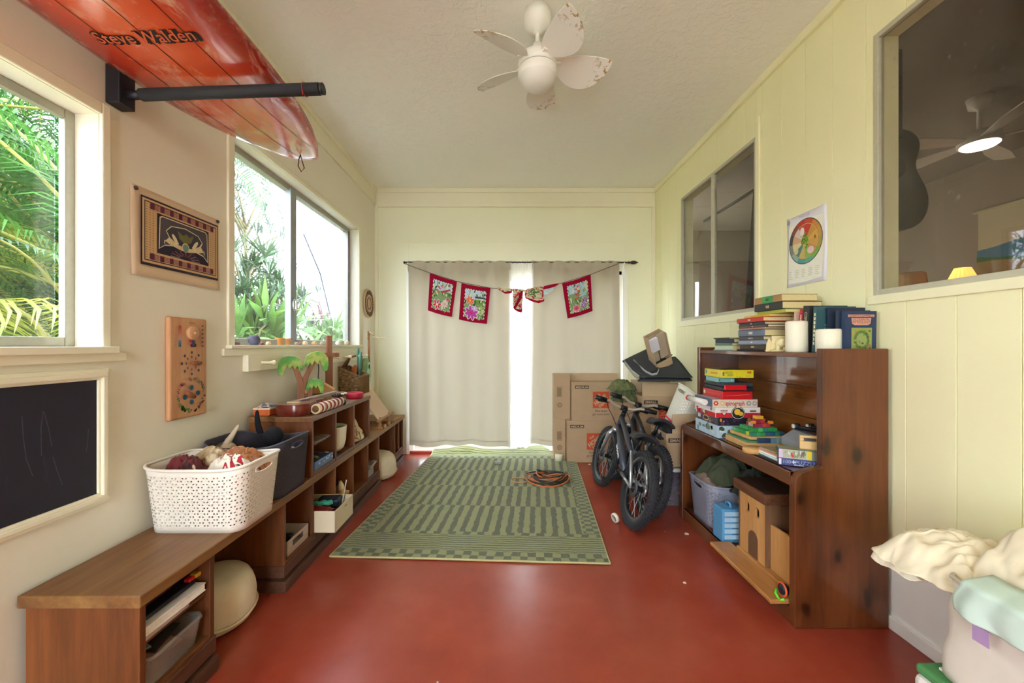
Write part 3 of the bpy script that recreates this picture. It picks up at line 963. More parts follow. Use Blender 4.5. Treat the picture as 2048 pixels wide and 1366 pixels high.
def clear_plastic(name, tint=(0.86, 0.84, 0.82), haze=0.35):
    return glass_mat(name, haze, '#cfc8c0', tint, (3, 3, 3), lo=0.2, hi=0.6)
CLEAR = clear_plastic('clear_plastic')
def tub(name, label, cat, c, sx, sy, h, mat, rz=0.0, taper=0.9, rim=0.006, wall=0.0025, rimmat=None, parent_only=False):
    """open rectangular tub"""
    t = thing(name, label, cat, c, rz)
    mb = MB(mat)
    def ring(k, z, off=0.0):
        a, b = (sx / 2 - off) * k, (sy / 2 - off) * k
        cr = 0.02
        pts = []
        for (qx, qy, a0) in ((1, 1, 0), (-1, 1, PI / 2), (-1, -1, PI), (1, -1, 1.5 * PI)):
            for j in range(4):
                an = a0 + j * PI / 6
                pts.append((qx * (a - cr) + cr * math.cos(an), qy * (b - cr) + cr * math.sin(an), z))
        return [mb.vert(p) for p in pts]
    R0 = ring(taper, 0); R1 = ring(1, h); R2 = ring(1, h, wall); R3 = ring(taper, wall, wall)
    n = 16
    for A, B in ((R0, R1), (R1, R2), (R2, R3)):
        for k in range(n):
            mb.face((A[k], A[(k + 1) % n], B[(k + 1) % n], B[k]), False)
    mb.face(R0[::-1]); mb.face(R3)
    mb.build('tub', t)
    rb = MB(rimmat or mat)
    a, b = sx / 2, sy / 2
    rb.tube([(x * (a - 0.008), y * (b - 0.008), h) if False else p for p in
             [(a, -b + .015, h), (a, b - .015, h), (a - .015, b, h), (-a + .015, b, h), (-a, b - .015, h), (-a, -b + .015, h), (-a + .015, -b, h), (a - .015, -b, h)] for x, y in ((1, 1),)], rim, 6, closed=True)
    rb.build('rim', t)
    return t
tub('storage_tray', 'clear plastic tray of papers in the near bench unit', 'tray', (-1.115, 1.232, 0.131), 0.24, 0.205, 0.085, CLEAR)
for i, (a, b, rz, col, lb) in enumerate(((-1.13, 1.20, 0.3, '#5d4438', 'brown booklet tilted in the clear tray'), (-1.10, 1.24, -0.2, '#b98d6a', 'tan card in the clear tray'),
                                       (-1.12, 1.25, 0.1, '#3a3430', 'dark booklet in the clear tray'), (-1.14, 1.18, -0.4, '#7d8a80', 'grey-green leaflet in the clear tray'))):
    slab('booklet', lb, 'booklet', (a, b, 0.165 + i * 0.018), (0.15, 0.11, 0.006), C(col, 0.6), rot=(0.12 * (-1) ** i, 0.10, rz))

# ---- baskets
def hole_mat(name, col, dark=None, rough=0.45, pitch=0.0125):
    """perforated plastic: round holes in staggered rows (UV in metres)"""
    t = NT(name)
    uv = t.tc('UV')
    s_ = t.sep(uv)
    v = t.math('DIVIDE', s_[1], pitch * 0.86)
    row = t.math('FLOOR', v)
    u = t.math('ADD', t.math('DIVIDE', s_[0], pitch), t.math('MULTIPLY', row, 0.5))
    fu = t.math('SUBTRACT', t.math('FRACT', u), 0.5)
    fv = t.math('SUBTRACT', t.math('FRACT', v), 0.5)
    d = t.math('SQRT', t.math('ADD', t.math('MULTIPLY', fu, fu), t.math('MULTIPLY', fv, fv)))
    # every third hole is left out, which makes little flower shapes
    id_ = t.math('ADD', t.math('FLOOR', u), row)
    keep = t.math('GREATER_THAN', t.math('MODULO', t.math('ADD', id_, 300.0), 3.0), 0.5)
    zone = t.math('MULTIPLY', t.math('GREATER_THAN', s_[1], 0.018), t.math('LESS_THAN', s_[1], 0.205))
    hole = t.math('MULTIPLY', t.math('MULTIPLY', t.math('LESS_THAN', d, 0.26), keep), zone)
    c = lin(col)
    t.set(color=t.mix(t.noise(t.tc(), 12, 3), tuple(x * 0.95 for x in c[:3]), c), rough=rough)
    tr = t.n('ShaderNodeBsdfTransparent')
    mx = t.n('ShaderNodeMixShader')
    t.l(hole, mx.inputs[0]); t.l(t.b.outputs[0], mx.inputs[1]); t.l(tr.outputs[0], mx.inputs[2])
    t.l(mx.outputs[0], t.out.inputs[0])
    bm = t.n('ShaderNodeBump'); bm.inputs['Strength'].default_value = 0.4; bm.inputs['Distance'].default_value = 0.002
    t.l(t.math('MULTIPLY', d, zone), bm.inputs['Height']); t.l(bm.outputs[0], t.b.inputs['Normal'])
    return t.m

def basket(name, label, c, sx, sy, h, mat, rimmat, rz=0.0, flare=0.86, lift=0.03, cr=0.075, rot=None, wall=0.003, slot=True, cat='basket', rimr=0.006, solid=None):
    """rounded-rectangle basket, rim rising towards its two X ends where the hand slots are"""
    t = thing(name, label, cat, c, rz, None, rot)
    def outline(k, off=0.0):
        a, b = sx / 2 * k - off, sy / 2 * k - off
        r = min(cr, a, b)
        P = []
        per = 10
        for (qx, qy, a0) in ((1, -1, -PI / 2), (1, 1, 0), (-1, 1, PI / 2), (-1, -1, PI)):
            for j in range(per + 1):
                an = a0 + j * PI / 2 / per
                P.append(Vector((qx * (a - r) + r * math.cos(an), qy * (b - r) + r * math.sin(an))))
        # subdivide the straight runs
        Q = []
        for i, p in enumerate(P):
            q = P[(i + 1) % len(P)]
            Q.append(p)
            m = int((q - p).length / 0.03)
            for j in range(1, m + 1):
                Q.append(p.lerp(q, j / (m + 1)))
        return Q
    O1 = outline(1.0)
    N = len(O1)
    perim = [0.0]
    for i in range(N):
        perim.append(perim[-1] + (O1[(i + 1) % N] - O1[i]).length)
    nv = 10
    slots = []
    def topz(p):
        return h + lift * (max(0.0, abs(p.x) / (sx / 2) - 0.35) / 0.65) ** 2
    mb = MB(mat)
    for off in (0.0, wall):
        rows = []
        for j in range(nv + 1):
            f = j / nv
            k = flare + (1 - flare) * f
            rows.append([mb.vert((p.x * k * (1 - off * 2 / sx), p.y * k * (1 - off * 2 / sy), topz(p) * f)) for p in O1])
        for j in range(nv):
            for i in range(N):
                i2 = (i + 1) % N
                pm = O1[i].lerp(O1[i2], 0.5)
                if slot and j == nv - 2 and abs(pm.x) > sx / 2 - 0.012 and abs(pm.y) < 0.055:
                    continue
                uv = [(perim[i], h * j / nv), (perim[i + 1], h * j / nv), (perim[i + 1], h * (j + 1) / nv), (perim[i], h * (j + 1) / nv)]
                q = (rows[j][i], rows[j][i2], rows[j + 1][i2], rows[j + 1][i])
                mb.face(q if off == 0 else q[::-1], True, None, uv if off == 0 else uv[::-1])
        if off: top_in = rows[-1]; bot = rows[0]
        else: top_out = rows[-1]; bot0 = rows[0]
    for i in range(N):
        mb.face((top_out[i], top_out[(i + 1) % N], top_in[(i + 1) % N], top_in[i]))
    bmat = solid or rimmat
    mb.face(bot0[::-1], False, bmat)
    mb.build('body', t)
    rb = MB(rimmat)
    rb.tube([(p.x, p.y, topz(p)) for p in O1], rimr, 8, closed=True)
    if slot:
        for sd in (-1, 1):
            kz = flare + (1 - flare) * 0.85
            zc = (h + lift) * 0.85
            ring = []
            for q in range(16):
                an = 2 * PI * q / 16
                ring.append((sd * (sx / 2 * kz - 0.001), 0.055 * math.cos(an), zc + (h + lift) * 0.055 * math.sin(an)))
            rb.tube(ring, 0.003, 6, closed=True)
    rb.build('rim', t)
    MB(bmat).lathe([(0, 0.001), (min(sx, sy) / 2 * flare * 0.9, 0.001), (min(sx, sy) / 2 * flare * 0.9, 0.004), (0, 0.004)], 24, sx=1.0, sy=1.0).build('base', t)
    return t
WPL = C('#e9e2d6', 0.45, 0.04, 8)
HW = hole_mat('white_perforated_plastic', '#e9e2d6')
basket('storage_basket', 'white perforated basket of coloured cloths on the bench', (-1.114, 1.56, BZ), 0.372, 0.27, 0.226, HW, WPL, 0.0, 0.88, 0.012, 0.055)
cl = [('#7a1f26', 'dark red cloth in the white basket on the bench', -1.20, 1.52, 0.12, 0.11), ('#b9783e', 'orange-brown cloth in the white basket on the bench', -1.07, 1.63, 0.15, 0.13),
      ('#e6dccb', 'cream cloth at the front of the white basket on the bench', -1.04, 1.53, 0.15, 0.12), ('#b8a27e', 'tan cloth at the back of the white basket on the bench', -1.19, 1.63, 0.15, 0.13)]
def cloth_print(base, c2, c3):
    t = NT('printed_cloth')
    v = t.tc()
    n1 = t.noise(v, 14, 2, 0.5, 0.8)
    col = t.ramp(n1, [(0.40, base), (0.47, c2), (0.54, base), (0.60, c3), (0.66, base)], 'CONSTANT')
    t.set(color=col, rough=0.85, sheen=0.2)
    return t.m
prn = [cloth_print('#6d1a22', '#3a1a1e', '#e0cdb8'), cloth_print('#a9683a', '#c48a54', '#7a2a24'), cloth_print('#e6dccb', '#b02030', '#2a2430'), cloth_print('#b8a27e', '#d8c6a4', '#7a5a3c')]
for i, (col, lb, x, y, a, b) in enumerate(cl):
    crumple('folded_cloth', prn[i], (x, y, 0.588), (a * 1.32, b * 1.28, 0.105), 3.0 + i * 1.7, amp=0.3, dome=0.75, label=lb)

FELT = C('#474650', 0.95, 0.25, 70, 0, 0.5, 0.1)
FELT2 = C('#5e5d66', 0.95, 0.2, 70, 0, 0.5, 0.1)
basket('felt_basket', 'dark grey felt basket of soft toys on the bench', (-1.135, 1.868, BZ), 0.35, 0.295, 0.228, FELT, FELT2, 0.0, 0.90, 0.022, 0.06, wall=0.006, rimr=0.004)
# plush in the felt basket
def plush(label, loc, mat, kind):
    t = thing('soft_toy', label, 'soft toy', loc)
    mb = MB(mat)
    if kind == 'dog':
        mb.lathe([(0, -0.06), (0.05, -0.045), (0.065, 0.0), (0.05, 0.045), (0, 0.06)], 16, (0, 0, 0.03), 'X')
        mb.lathe([(0, -0.05), (0.035, -0.035), (0.045, 0), (0.035, 0.035), (0, 0.05)], 14, (0.06, -0.02, 0.08), 'Y')
        mb.build('body', t, subsurf=1)
        e = MB(mat); e.tube([(0.0, 0, 0.06), (-0.03, 0, 0.13), (-0.03, 0.005, 0.20)], [0.018, 0.014, 0.010], 8); e.build('tail', t, subsurf=1)
    else:
        mb.lathe([(0, -0.05), (0.03, -0.04), (0.045, 0.0), (0.03, 0.05), (0, 0.06)], 14, (0, 0, 0.02), 'Z')
        mb.build('body', t, subsurf=1)
        e = MB(mat); e.tube([(0, 0, 0.03), (-0.012, 0.0, 0.07), (0.02, 0, 0.11), (0.05, 0, 0.16)], [0.026, 0.020, 0.011, 0.007], 8); e.build('arm', t, subsurf=1)
    return t
plush('black plush toy with a raised tail in the felt basket', (-1.14, 1.90, 0.60), C('#14131a', 0.95, 0.3, 90, 0, 0.6), 'dog')
plush('pale beige plush toy beside the black one in the felt basket', (-1.235, 1.80, 0.59), C('#cbb79c', 0.9, 0.15, 60, 0, 0.5), 'other')
t = MB(C('#b9c4c6', 0.5)); t.tube([(-0.03, 0, 0), (0.03, 0, 0)], 0.014, 10); tag(t.build('cardboard_tube', loc=(-1.0, 1.845, 0.625), rot=(0, 0.1, 0.1)), 'pale blue tube poking through the felt basket hand slot', 'tube')

# ---- bays of the upper shelf
def tray_edge(): pass
gl = tub('glass_dish', 'clear glass dish in the nearest bay of the upper shelf', 'dish', (-1.08, 2.18, 0.575), 0.19, 0.19, 0.02, clear_plastic('glass_dish', (0.9, 0.92, 0.92), 0.25), taper=0.85)
tag(MB(C('#6a4a36', 0.6)).box(-0.09, 0.09, -0.09, 0.09, 0, 0.118).build('game_box', loc=(-1.10, 2.18, 0.4555), bevel=0.002), 'brown box under the glass dish in the upper shelf', 'box')
sp = thing('sticker_tin', 'flat blue tin with coloured stickers in the nearest bay of the upper shelf', 'tin', (-1.075, 2.185, 0.4505))
bpy.data.objects.remove(bpy.data.objects['game_box'])
MB(C('#4d6a94', 0.35, 0.1, 30, 0.2)).box(-0.09, 0.095, -0.11, 0.115, 0, 0.045).build('tin_body', sp, bevel=0.006)
m_ = MB(C('#2b2f4a', 0.4)); p = Pr(m_, (0, 0, 0.0453), (1, 0, 0), (0, 1, 0))
rr = random.Random(3)
p.rect(-0.085, -0.10, 0.09, 0.108, '#2c3350')
for i in range(22):
    p.ell(rr.uniform(-.075, .08), rr.uniform(-.09, .1), rr.uniform(.006, .014), rr.uniform(.006, .014), rr.choice(['#d8b23a', '#e8e4dc', '#6fa04a', '#c9622e', '#5a8ad0']), 7)
p2 = Pr(m_, (0.0955, 0, 0.022), (0, 1, 0), (0, 0, 1))
for i in range(10):
    p2.ell(rr.uniform(-.1, .1), rr.uniform(-.015, .015), rr.uniform(.005, .012), .006, rr.choice(['#e8e4f4', '#b4c4ea', '#7a8ad0']), 7)
m_.build('stickers', sp)
# support the dish with a small block stack behind the tin
tag(MB(C('#59402e', 0.6)).box(-0.1, 0.03, -0.085, 0.085, 0, 0.072).build('wooden_box', loc=(-1.12, 2.19, 0.4965), bevel=0.002), 'dark wooden box between the blue tin and the glass dish', 'box')
pt = thing('plant_pot', 'cream pot with a green inside in the middle bay of the upper shelf', 'pot', (-1.065, 2.455, 0.4505))
MB(C('#e6ddc4', 0.4, 0.05, 10)).lathe([(0, 0.012), (0.060, 0.012), (0.078, 0.03), (0.088, 0.07), (0.093, 0.15), (0.094, 0.158), (0.090, 0.158), (0.086, 0.15), (0.086, 0.14)], 32).build('bowl', pt)
MB(C('#8fc79a', 0.5)).lathe([(0.0865, 0.15), (0.082, 0.07), (0.07, 0.03), (0, 0.025)], 32).build('lining', pt)
MB(C('#2a2018', 0.5)).lathe([(0, 0), (0.058, 0), (0.058, 0.012), (0, 0.012)], 24).build('foot', pt)
COW = NT('cow_hide'); _v = COW.tc()
COW.set(color=COW.ramp(COW.noise(_v, 11, 3, 0.5, 0.4), [(0.50, '#d9c39c'), (0.56, '#6a4426'), (0.62, '#d9c39c')]), rough=0.95)
crumple('fur_throw', COW.m, (-1.10, 2.765, 0.4505), (0.23, 0.20, 0.17), 7.7, amp=0.18, dome=0.85, label='brown and cream spotted fur throw in the far bay of the upper shelf', cat='throw', edge=0.2)
crumple('fleece', C('#e3d8bd', 0.95, 0.1, 40, 0, 0.6), (-1.03, 2.79, 0.4505), (0.09, 0.11, 0.07), 2.7, amp=0.25, label='cream fleece tucked under the spotted throw', cat='fleece')

# ---- bays of the lower unit
zl = 0.1305
def wire_tray(label, c, sx, sy, h):
    t = thing('plastic_tray', label, 'tray', c)
    mt = C('#b5a396', 0.35, 0.1, 20)
    a, b = sx / 2, sy / 2
    m = MB(mt)
    for (x0, x1, y0, y1) in ((-a, a, -b, -b + 0.004), (-a, a, b - 0.004, b), (-a, -a + 0.004, -b, b)):
        m.box(x0, x1, y0, y1, 0, h)
    # front wall (towards the room) with a long hand slot
    m.box(a - 0.004, a, -b, b, 0, h * 0.42).box(a - 0.004, a, -b, b, h * 0.8, h).box(a - 0.004, a, -b, -b + 0.05, h * 0.42, h * 0.8).box(a - 0.004, a, b - 0.05, b, h * 0.42, h * 0.8)
    m.box(-a, a, -b, b, 0, 0.003)
    m.build('tray', t, bevel=0.001, segs=1)
    q = MB(C('#d8cdc2', 0.4))
    for i in range(16):
        x = -a + 0.012 + i * (sx - 0.024) / 15
        for zz in (0.25, 0.5, 0.75):
            q.box(x, x + 0.005, -b - 0.002, -b, h * zz, h * zz + 0.004)
    q.build('ribs', t)
    return t
wire_tray('small clear ribbed tray of oddments in the first lower bay', (-1.09, 1.945, zl), 0.185, 0.20, 0.07)
for i, (x, y, s_, col, lb) in enumerate(((-1.10, 1.90, (0.06, 0.05, 0.05), '#14131a', 'black gadget in the ribbed tray'), (-1.06, 1.96, (0.05, 0.06, 0.045), '#1b1c22', 'dark charger in the ribbed tray'),
                                       (-1.12, 1.985, (0.06, 0.06, 0.05), '#8a8c5a', 'olive green spool in the ribbed tray'), (-1.145, 1.88, (0.05, 0.03, 0.055), '#c9c4bc', 'pale grey tag in the ribbed tray'))):
    slab('oddment', lb, 'gadget', (x, y, zl + 0.004 + s_[2] / 2), s_, C(col, 0.4), 0.3 * i, 0.006)

dr = thing('drawer_box', 'cream drawer box sticking out of the second lower bay', 'drawer box', (-1.045, 2.21, 0.10))
CRM = C('#dccdae', 0.5, 0.05, 8)
sx, sy, hh = 0.30, 0.242, 0.112
OF = (-1.045, 2.21, zl)
dr.location = OF
m = MB(CRM)
x0, x1 = -0.17, 0.165
m.box(x0, x1, -sy / 2, sy / 2, 0, 0.005).box(x0, x1, -sy / 2, -sy / 2 + 0.006, 0, hh).box(x0, x1, sy / 2 - 0.006, sy / 2, 0, hh).box(x0, x0 + 0.006, -sy / 2, sy / 2, 0, hh).box(x1 - 0.006, x1, -sy / 2, sy / 2, 0, hh)
m.build('box', dr, bevel=0.003)
MB(C('#8a8478', 0.4, 0.1, 20, 0.6)).box(x1, x1 + 0.0015, 0.0, 0.03, hh * 0.78, hh * 0.82).build('slot', dr)
# toys in the drawer
rt = MB(C('#7a1c14', 0.35)); rt.box(-0.075, 0.075, -0.04, 0.04, 0, 0.03).box(-0.06, 0.06, -0.03, 0.03, 0.03, 0.04); tag(rt.build('toy_car', loc=(-1.0, 2.15, zl + 0.065), rot=(0, 0.0, -0.15), bevel=0.008), 'dark red toy vehicle at the front of the cream drawer box', 'toy')
gt = MB(C('#4aa58a', 0.5))
gt.prism([(-0.07, 0), (-0.05, 0.012), (-0.035, 0.002), (-0.015, 0.016), (0.005, 0.004), (0.025, 0.02), (0.045, 0.008), (0.065, 0.018), (0.075, 0.0), (0.05, -0.016), (0.03, -0.008), (0.0, -0.02), (-0.02, -0.01), (-0.05, -0.022), (-0.06, -0.01)], 0, 0.018, lambda u, v, d: (u, v, d))
tag(gt.build('toy_dinosaur', loc=(-1.02, 2.205, zl + 0.10), rot=(0.25, 0, 0.15), bevel=0.003), 'green toy dinosaur in the cream drawer box', 'toy')
nv = MB(C('#1b2438', 0.5)); nv.box(-0.06, 0.06, -0.045, 0.045, 0, 0.05); tag(nv.build('toy_truck', loc=(-0.99, 2.275, zl + 0.065), rot=(0, 0, 0.1), bevel=0.012), 'dark navy toy truck at the back of the cream drawer box', 'toy')
st_ = MB(C('#d8cbb4', 0.5)); st_.tube([(0, 0, 0), (0.02, 0.02, 0.14)], 0.003, 6); tag(st_.build('wooden_stick', loc=(-0.93, 2.29, zl + 0.06)), 'thin pale stick standing in the cream drawer box', 'stick')
rb_ = MB(C('#8a3a34', 0.5)); rb_.box(-0.04, 0.04, -0.03, 0.03, 0, 0.05); tag(rb_.build('toy_block', loc=(-1.10, 2.26, zl + 0.05), rot=(0.2, 0.3, 0.2), bevel=0.006), 'red-brown block leaning in the cream drawer box', 'toy')

STRAW = C('#c9a368', 0.7, 0.2, 40)
for i, (a, b, lb) in enumerate((((-1.20, 2.40, 0.16), (-0.99, 2.52, 0.17), 'longest bare wooden stick in the third lower bay'),
                                ((-1.18, 2.47, 0.15), (-1.0, 2.44, 0.19), 'short wooden peg crossing the long stick in the third lower bay'),
                                ((-1.2, 2.55, 0.145), (-1.0, 2.58, 0.165), 'pale wooden stick at the back of the third lower bay'))):
    m = MB(STRAW); m.tube([a, ((a[0] + b[0]) / 2, (a[1] + b[1]) / 2, (a[2] + b[2]) / 2 + 0.01), b], [0.012, 0.014, 0.011], 8)
    tag(m.build('stick'), lb, 'stick')
sd_ = thing('straw_doll', 'straw figure with a bristly skirt in the third lower bay', 'figurine', (-1.02, 2.50, zl))
m = MB(STRAW)
rr = random.Random(8)
for i in range(60):
    a = rr.uniform(0, 2 * PI); k = rr.uniform(0.6, 1.0)
    m.tube([(0, 0, 0.075), (0.045 * k * math.cos(a), 0.05 * k * math.sin(a), 0.002)], 0.0016, 4, caps=False)
m.build('skirt', sd_)
MB(C('#e3d2a8', 0.7)).lathe([(0, 0.07), (0.018, 0.08), (0.02, 0.1), (0.01, 0.12), (0, 0.122)], 12).build('head', sd_)
rx = MB(C('#d8b890', 0.5)); rx.lathe([(0, 0), (0.03, 0), (0.034, 0.03), (0.02, 0.055), (0.008, 0.06), (0.012, 0.085), (0, 0.09)], 14); tag(rx.build('wooden_toy', loc=(-1.05, 2.565, 0.152)), 'little turned wooden figure at the back of the third lower bay', 'toy')
tub('glass_dish', 'clear dish standing in the fifth lower bay', 'dish', (-1.06, 3.00, zl + 0.06), 0.16, 0.16, 0.03, clear_plastic('glass_dish_far', (0.9, 0.92, 0.92), 0.3), taper=0.85)
tag(MB(C('#8b8f96', 0.5)).box(-0.06, 0.06, -0.06, 0.06, 0, 0.06).build('grey_box', loc=(-1.06, 3.0, zl), bevel=0.004), 'grey box under the clear dish in the fifth lower bay', 'box')

# ---- on the upper shelf top
kt = thing('keepsake_tin', 'small orange patterned tin at the near wall corner of the upper shelf', 'tin', (-1.245, 2.11, UZ))
MB(C('#c4602e', 0.5, 0.25, 60)).box(-0.042, 0.042, -0.05, 0.05, 0, 0.036).build('tin_body', kt, bevel=0.006)
MB(C('#e8d2b8', 0.5)).box(-0.043, 0.043, -0.051, 0.051, 0.032, 0.04).build('rim', kt, bevel=0.002)
crumple('cloth_scrap', cloth_print('#5d6478', '#c9b8a8', '#2f3444'), (-1.245, 2.11, UZ + 0.04), (0.075, 0.09, 0.028), 5.1, label='blue-grey scrap of cloth on the orange tin', n=16)

UKB = wood('ukulele_mahogany', '#3d120c', '#6a2418', '#82382a', 'Y', 2.0, 0.25, coat=0.5)
UKT = wood('ukulele_top', '#5a2a1c', '#84503c', '#9a6a54', 'Y', 2.0, 0.3, coat=0.4)
def uke_outline(s=1.0):
    pts = []
    for i in range(48):
        a = 2 * PI * i / 48
        y = -math.cos(a) * 0.14
        # figure-eight half width
        f = (y + 0.14) / 0.28
        w = 0.086 * math.sin(PI * min(1, f / 0.62)) ** 0.62 if f < 0.33 else None
        pts.append((a, y))
    half = [(0.0, -0.140), (0.04, -0.137), (0.066, -0.12), (0.082, -0.09), (0.087, -0.055), (0.080, -0.02), (0.064, 0.012), (0.054, 0.035), (0.054, 0.058), (0.062, 0.085), (0.064, 0.11), (0.054, 0.132), (0.034, 0.146), (0.0, 0.150)]
    # smooth by midpoint subdivision
    for _ in range(2):
        q = [half[0]]
        for A, B in zip(half, half[1:]):
            q += [(A[0] * .75 + B[0] * .25, A[1] * .75 + B[1] * .25), (A[0] * .25 + B[0] * .75, A[1] * .25 + B[1] * .75)]
        q.append(half[-1]); half = q
    out = half + [(-x, y) for x, y in half[-2:0:-1]]
    return [(x * s, y * s) for x, y in out]
def ukulele(name, label, loc, rot, body, top, neckm, s=1.0, hole='#1a0e0a', pegs='#e8e2d4'):
    t = thing(name, label, 'ukulele', loc, 0, None, rot)
    O = uke_outline(s)
    m = MB(body)
    m.prism(O, 0, 0.058 * s, lambda u, v, d: (u, v, d), body, smooth=True)
    m.build('body', t, bevel=0.003)
    m = MB(top)
    m.poly([(u * 0.985, v * 0.985, 0.0585 * s) for u, v in O])
    m.build('soundboard', t)
    m = MB(C(hole, 0.8)); p = Pr(m, (0, 0.045 * s, 0.059 * s), (1, 0, 0), (0, 1, 0)); p.ell(0, 0, 0.027 * s, 0.027 * s, C(hole, 0.9), 20); m.build('sound_hole', t)
    MB(C('#c9b18a', 0.5)).box(-0.035 * s, 0.035 * s, -0.075 * s, -0.06 * s, 0.0585 * s, 0.066 * s).build('bridge', t, bevel=0.002)
    m = MB(neckm); m.box(-0.019 * s, 0.019 * s, 0.10 * s, 0.36 * s, 0.048 * s, 0.066 * s); m.build('neck', t, bevel=0.004)
    m = MB(neckm); m.prism([(-0.02 * s, 0.36 * s), (0.02 * s, 0.36 * s), (0.03 * s, 0.40 * s), (0.028 * s, 0.46 * s), (0.0, 0.465 * s), (-0.028 * s, 0.46 * s), (-0.03 * s, 0.40 * s)], 0.046 * s, 0.058 * s, lambda u, v, d: (u, v, d)); m.build('headstock', t, bevel=0.002)
    for k, (px, py) in enumerate(((-0.036, 0.40), (-0.036, 0.44), (0.036, 0.40), (0.036, 0.44))):
        MB(C(pegs, 0.4)).lathe([(0, -0.012 * s), (0.006 * s, -0.01 * s), (0.007 * s, 0), (0.006 * s, 0.01 * s), (0, 0.012 * s)], 10, (px * s, py * s, 0.05 * s), 'X').build('tuning_peg', t)
    m = MB(C('#e9e4d8', 0.4))
    for x in (-0.012, -0.004, 0.004, 0.012):
        m.tube([(x * s, -0.066 * s, 0.069 * s), (x * s, 0.40 * s, 0.070 * s)], 0.0007, 4, caps=False)
    m.build('strings', t)
    return t
ukulele('ukulele', 'dark red-brown ukulele lying on the upper shelf', (-1.10, 2.175, UZ + 0.001), (0, 0, -0.06), UKB, UKT, wood('ukulele_neck', '#4a2a1c', '#7a5644', '#a08a80', 'Y', 2.0, 0.4))
rs = thing('rain_stick', 'red and white striped rain stick lying beside the brown ukulele', 'rain stick', (-0.995, 2.115, UZ + 0.027), 0, None, (0, 0, -0.02))
m = MB(C('#cdb58c', 0.6)); m.tube([(0, 0, 0), (0, 0.30, 0)], 0.026, 18); m.build('tube', rs)
m = MB(C('#a9747a', 0.8))
for k in range(11):
    yy = 0.022 + k * 0.024
    m.tube([(0, yy, 0), (0, yy + 0.015, 0)], 0.0272, 18, mat=C('#8d2f3a', 0.8) if k % 2 == 0 else C('#e4d6cc', 0.8))
m.build('fabric_wrap', rs)
MB(C('#6b4a2a', 0.8)).lathe([(0, -0.001), (0.018, -0.001), (0.018, 0.0)], 16, (0, 0, 0), 'Y').build('end_cap', rs)
ts = MB(C('#4a2a24', 0.8))
rr = random.Random(4)
for i in range(40):
    a = rr.uniform(0, 2 * PI)
    ts.tube([(0, 0.27, 0.026), (0.03 * math.cos(a), 0.26 + 0.03 * math.sin(a), 0.03 + rr.uniform(0, 0.02))], 0.0022, 4, caps=False)
ts.build('tassel', rs)
bl = MB(C('#1d1518', 0.3)); bl.lathe([(0, -0.018), (0.012, -0.014), (0.018, 0), (0.012, 0.014), (0, 0.018)], 12); tag(bl.build('shaker_ball', loc=(-0.985, 2.455, UZ + 0.016)), 'small dark shiny bead behind the striped rain stick', 'bead')

# palm tree toy
PTG = NT('palm_toy_paint'); _v = PTG.tc()
PTG.set(color=PTG.ramp(PTG.noise(_v, 9, 3), [(0.38, '#3f7f33'), (0.52, '#5f9a3e'), (0.66, '#b6b85a')]), rough=0.6)
PTT = wood('palm_toy_trunk', '#6a4028', '#8d5a3c', '#a8745a', 'Z', 2.0, 0.6)
pl = thing('toy_palm', 'painted wooden toy palm trees standing on the upper shelf', 'toy', (-1.205, 2.37, UZ), 0, None, (0, 0, 0.5))
fx = lambda u, v, d: (u, d, v)
def trunkp(pts, w0, w1):
    L_, R_ = [], []
    for i, (x, z) in enumerate(pts):
        k = i / (len(pts) - 1); w = w0 + (w1 - w0) * k
        L_.append((x - w / 2, z)); R_.append((x + w / 2, z))
    return R_ + L_[::-1]
m = MB(PTT); m.prism(trunkp([(0.0, 0.0), (0.006, 0.08), (0.0, 0.15), (-0.018, 0.21), (-0.036, 0.25)], 0.042, 0.026), -0.018, 0.012, fx, PTT); m.build('tall_trunk', pl, bevel=0.003)
m = MB(PTT); m.prism(trunkp([(0.012, 0.10), (0.03, 0.17), (0.055, 0.23), (0.075, 0.27)], 0.03, 0.026), -0.012, 0.014, fx, PTT); m.build('branch_trunk', pl, bevel=0.003)
m = MB(PTT); m.prism(trunkp([(0.052, 0.0), (0.050, 0.06), (0.058, 0.12)], 0.036, 0.024), -0.022, 0.008, fx, PTT); m.build('short_trunk', pl, bevel=0.003)
def crown(cx, cz, s, flip=1):
    o = [(-0.075, -0.095), (-0.085, -0.05), (-0.08, 0.0), (-0.055, 0.035), (-0.02, 0.045), (0.02, 0.042), (0.055, 0.02), (0.07, -0.02), (0.072, -0.06), (0.06, -0.04), (0.052, -0.075), (0.038, -0.03), (0.022, -0.055), (0.008, -0.02), (-0.012, -0.05), (-0.025, -0.02), (-0.042, -0.06), (-0.05, -0.09)]
    return [(cx + flip * x * s, cz + z * s) for x, z in o][::flip]
for (cx, cz, s_, fl, dy) in ((-0.045, 0.262, 0.82, 1, -0.005), (0.082, 0.285, 0.84, -1, 0.0), (0.075, 0.135, 0.62, -1, -0.008)):
    m = MB(PTG.m); m.prism(crown(cx, cz, s_, fl), dy - 0.022, dy + 0.020, fx, PTG.m); m.build('crown', pl, bevel=0.004)

bo = thing('wooden_boat', 'stacked light wooden toy hut behind the toy palms', 'toy', (-1.205, 2.60, UZ), 0.3)
LW = wood('light_toy_wood', '#9a6a38', '#bb8a52', '#d2a76e', 'X', 2.0, 0.55)
for k, (w, z) in enumerate(((0.085, 0.0), (0.08, 0.018), (0.075, 0.036))):
    m = MB(LW); m.box(-w, w, -0.045, 0.045, z, z + 0.015); m.build('layer', bo, bevel=0.003)
m = MB(LW); m.prism([(-0.085, 0.054), (0.095, 0.054), (0.10, 0.074), (0.03, 0.12), (-0.03, 0.135), (-0.085, 0.12)], -0.048, 0.048, fx, LW); m.build('roof', bo, bevel=0.004)

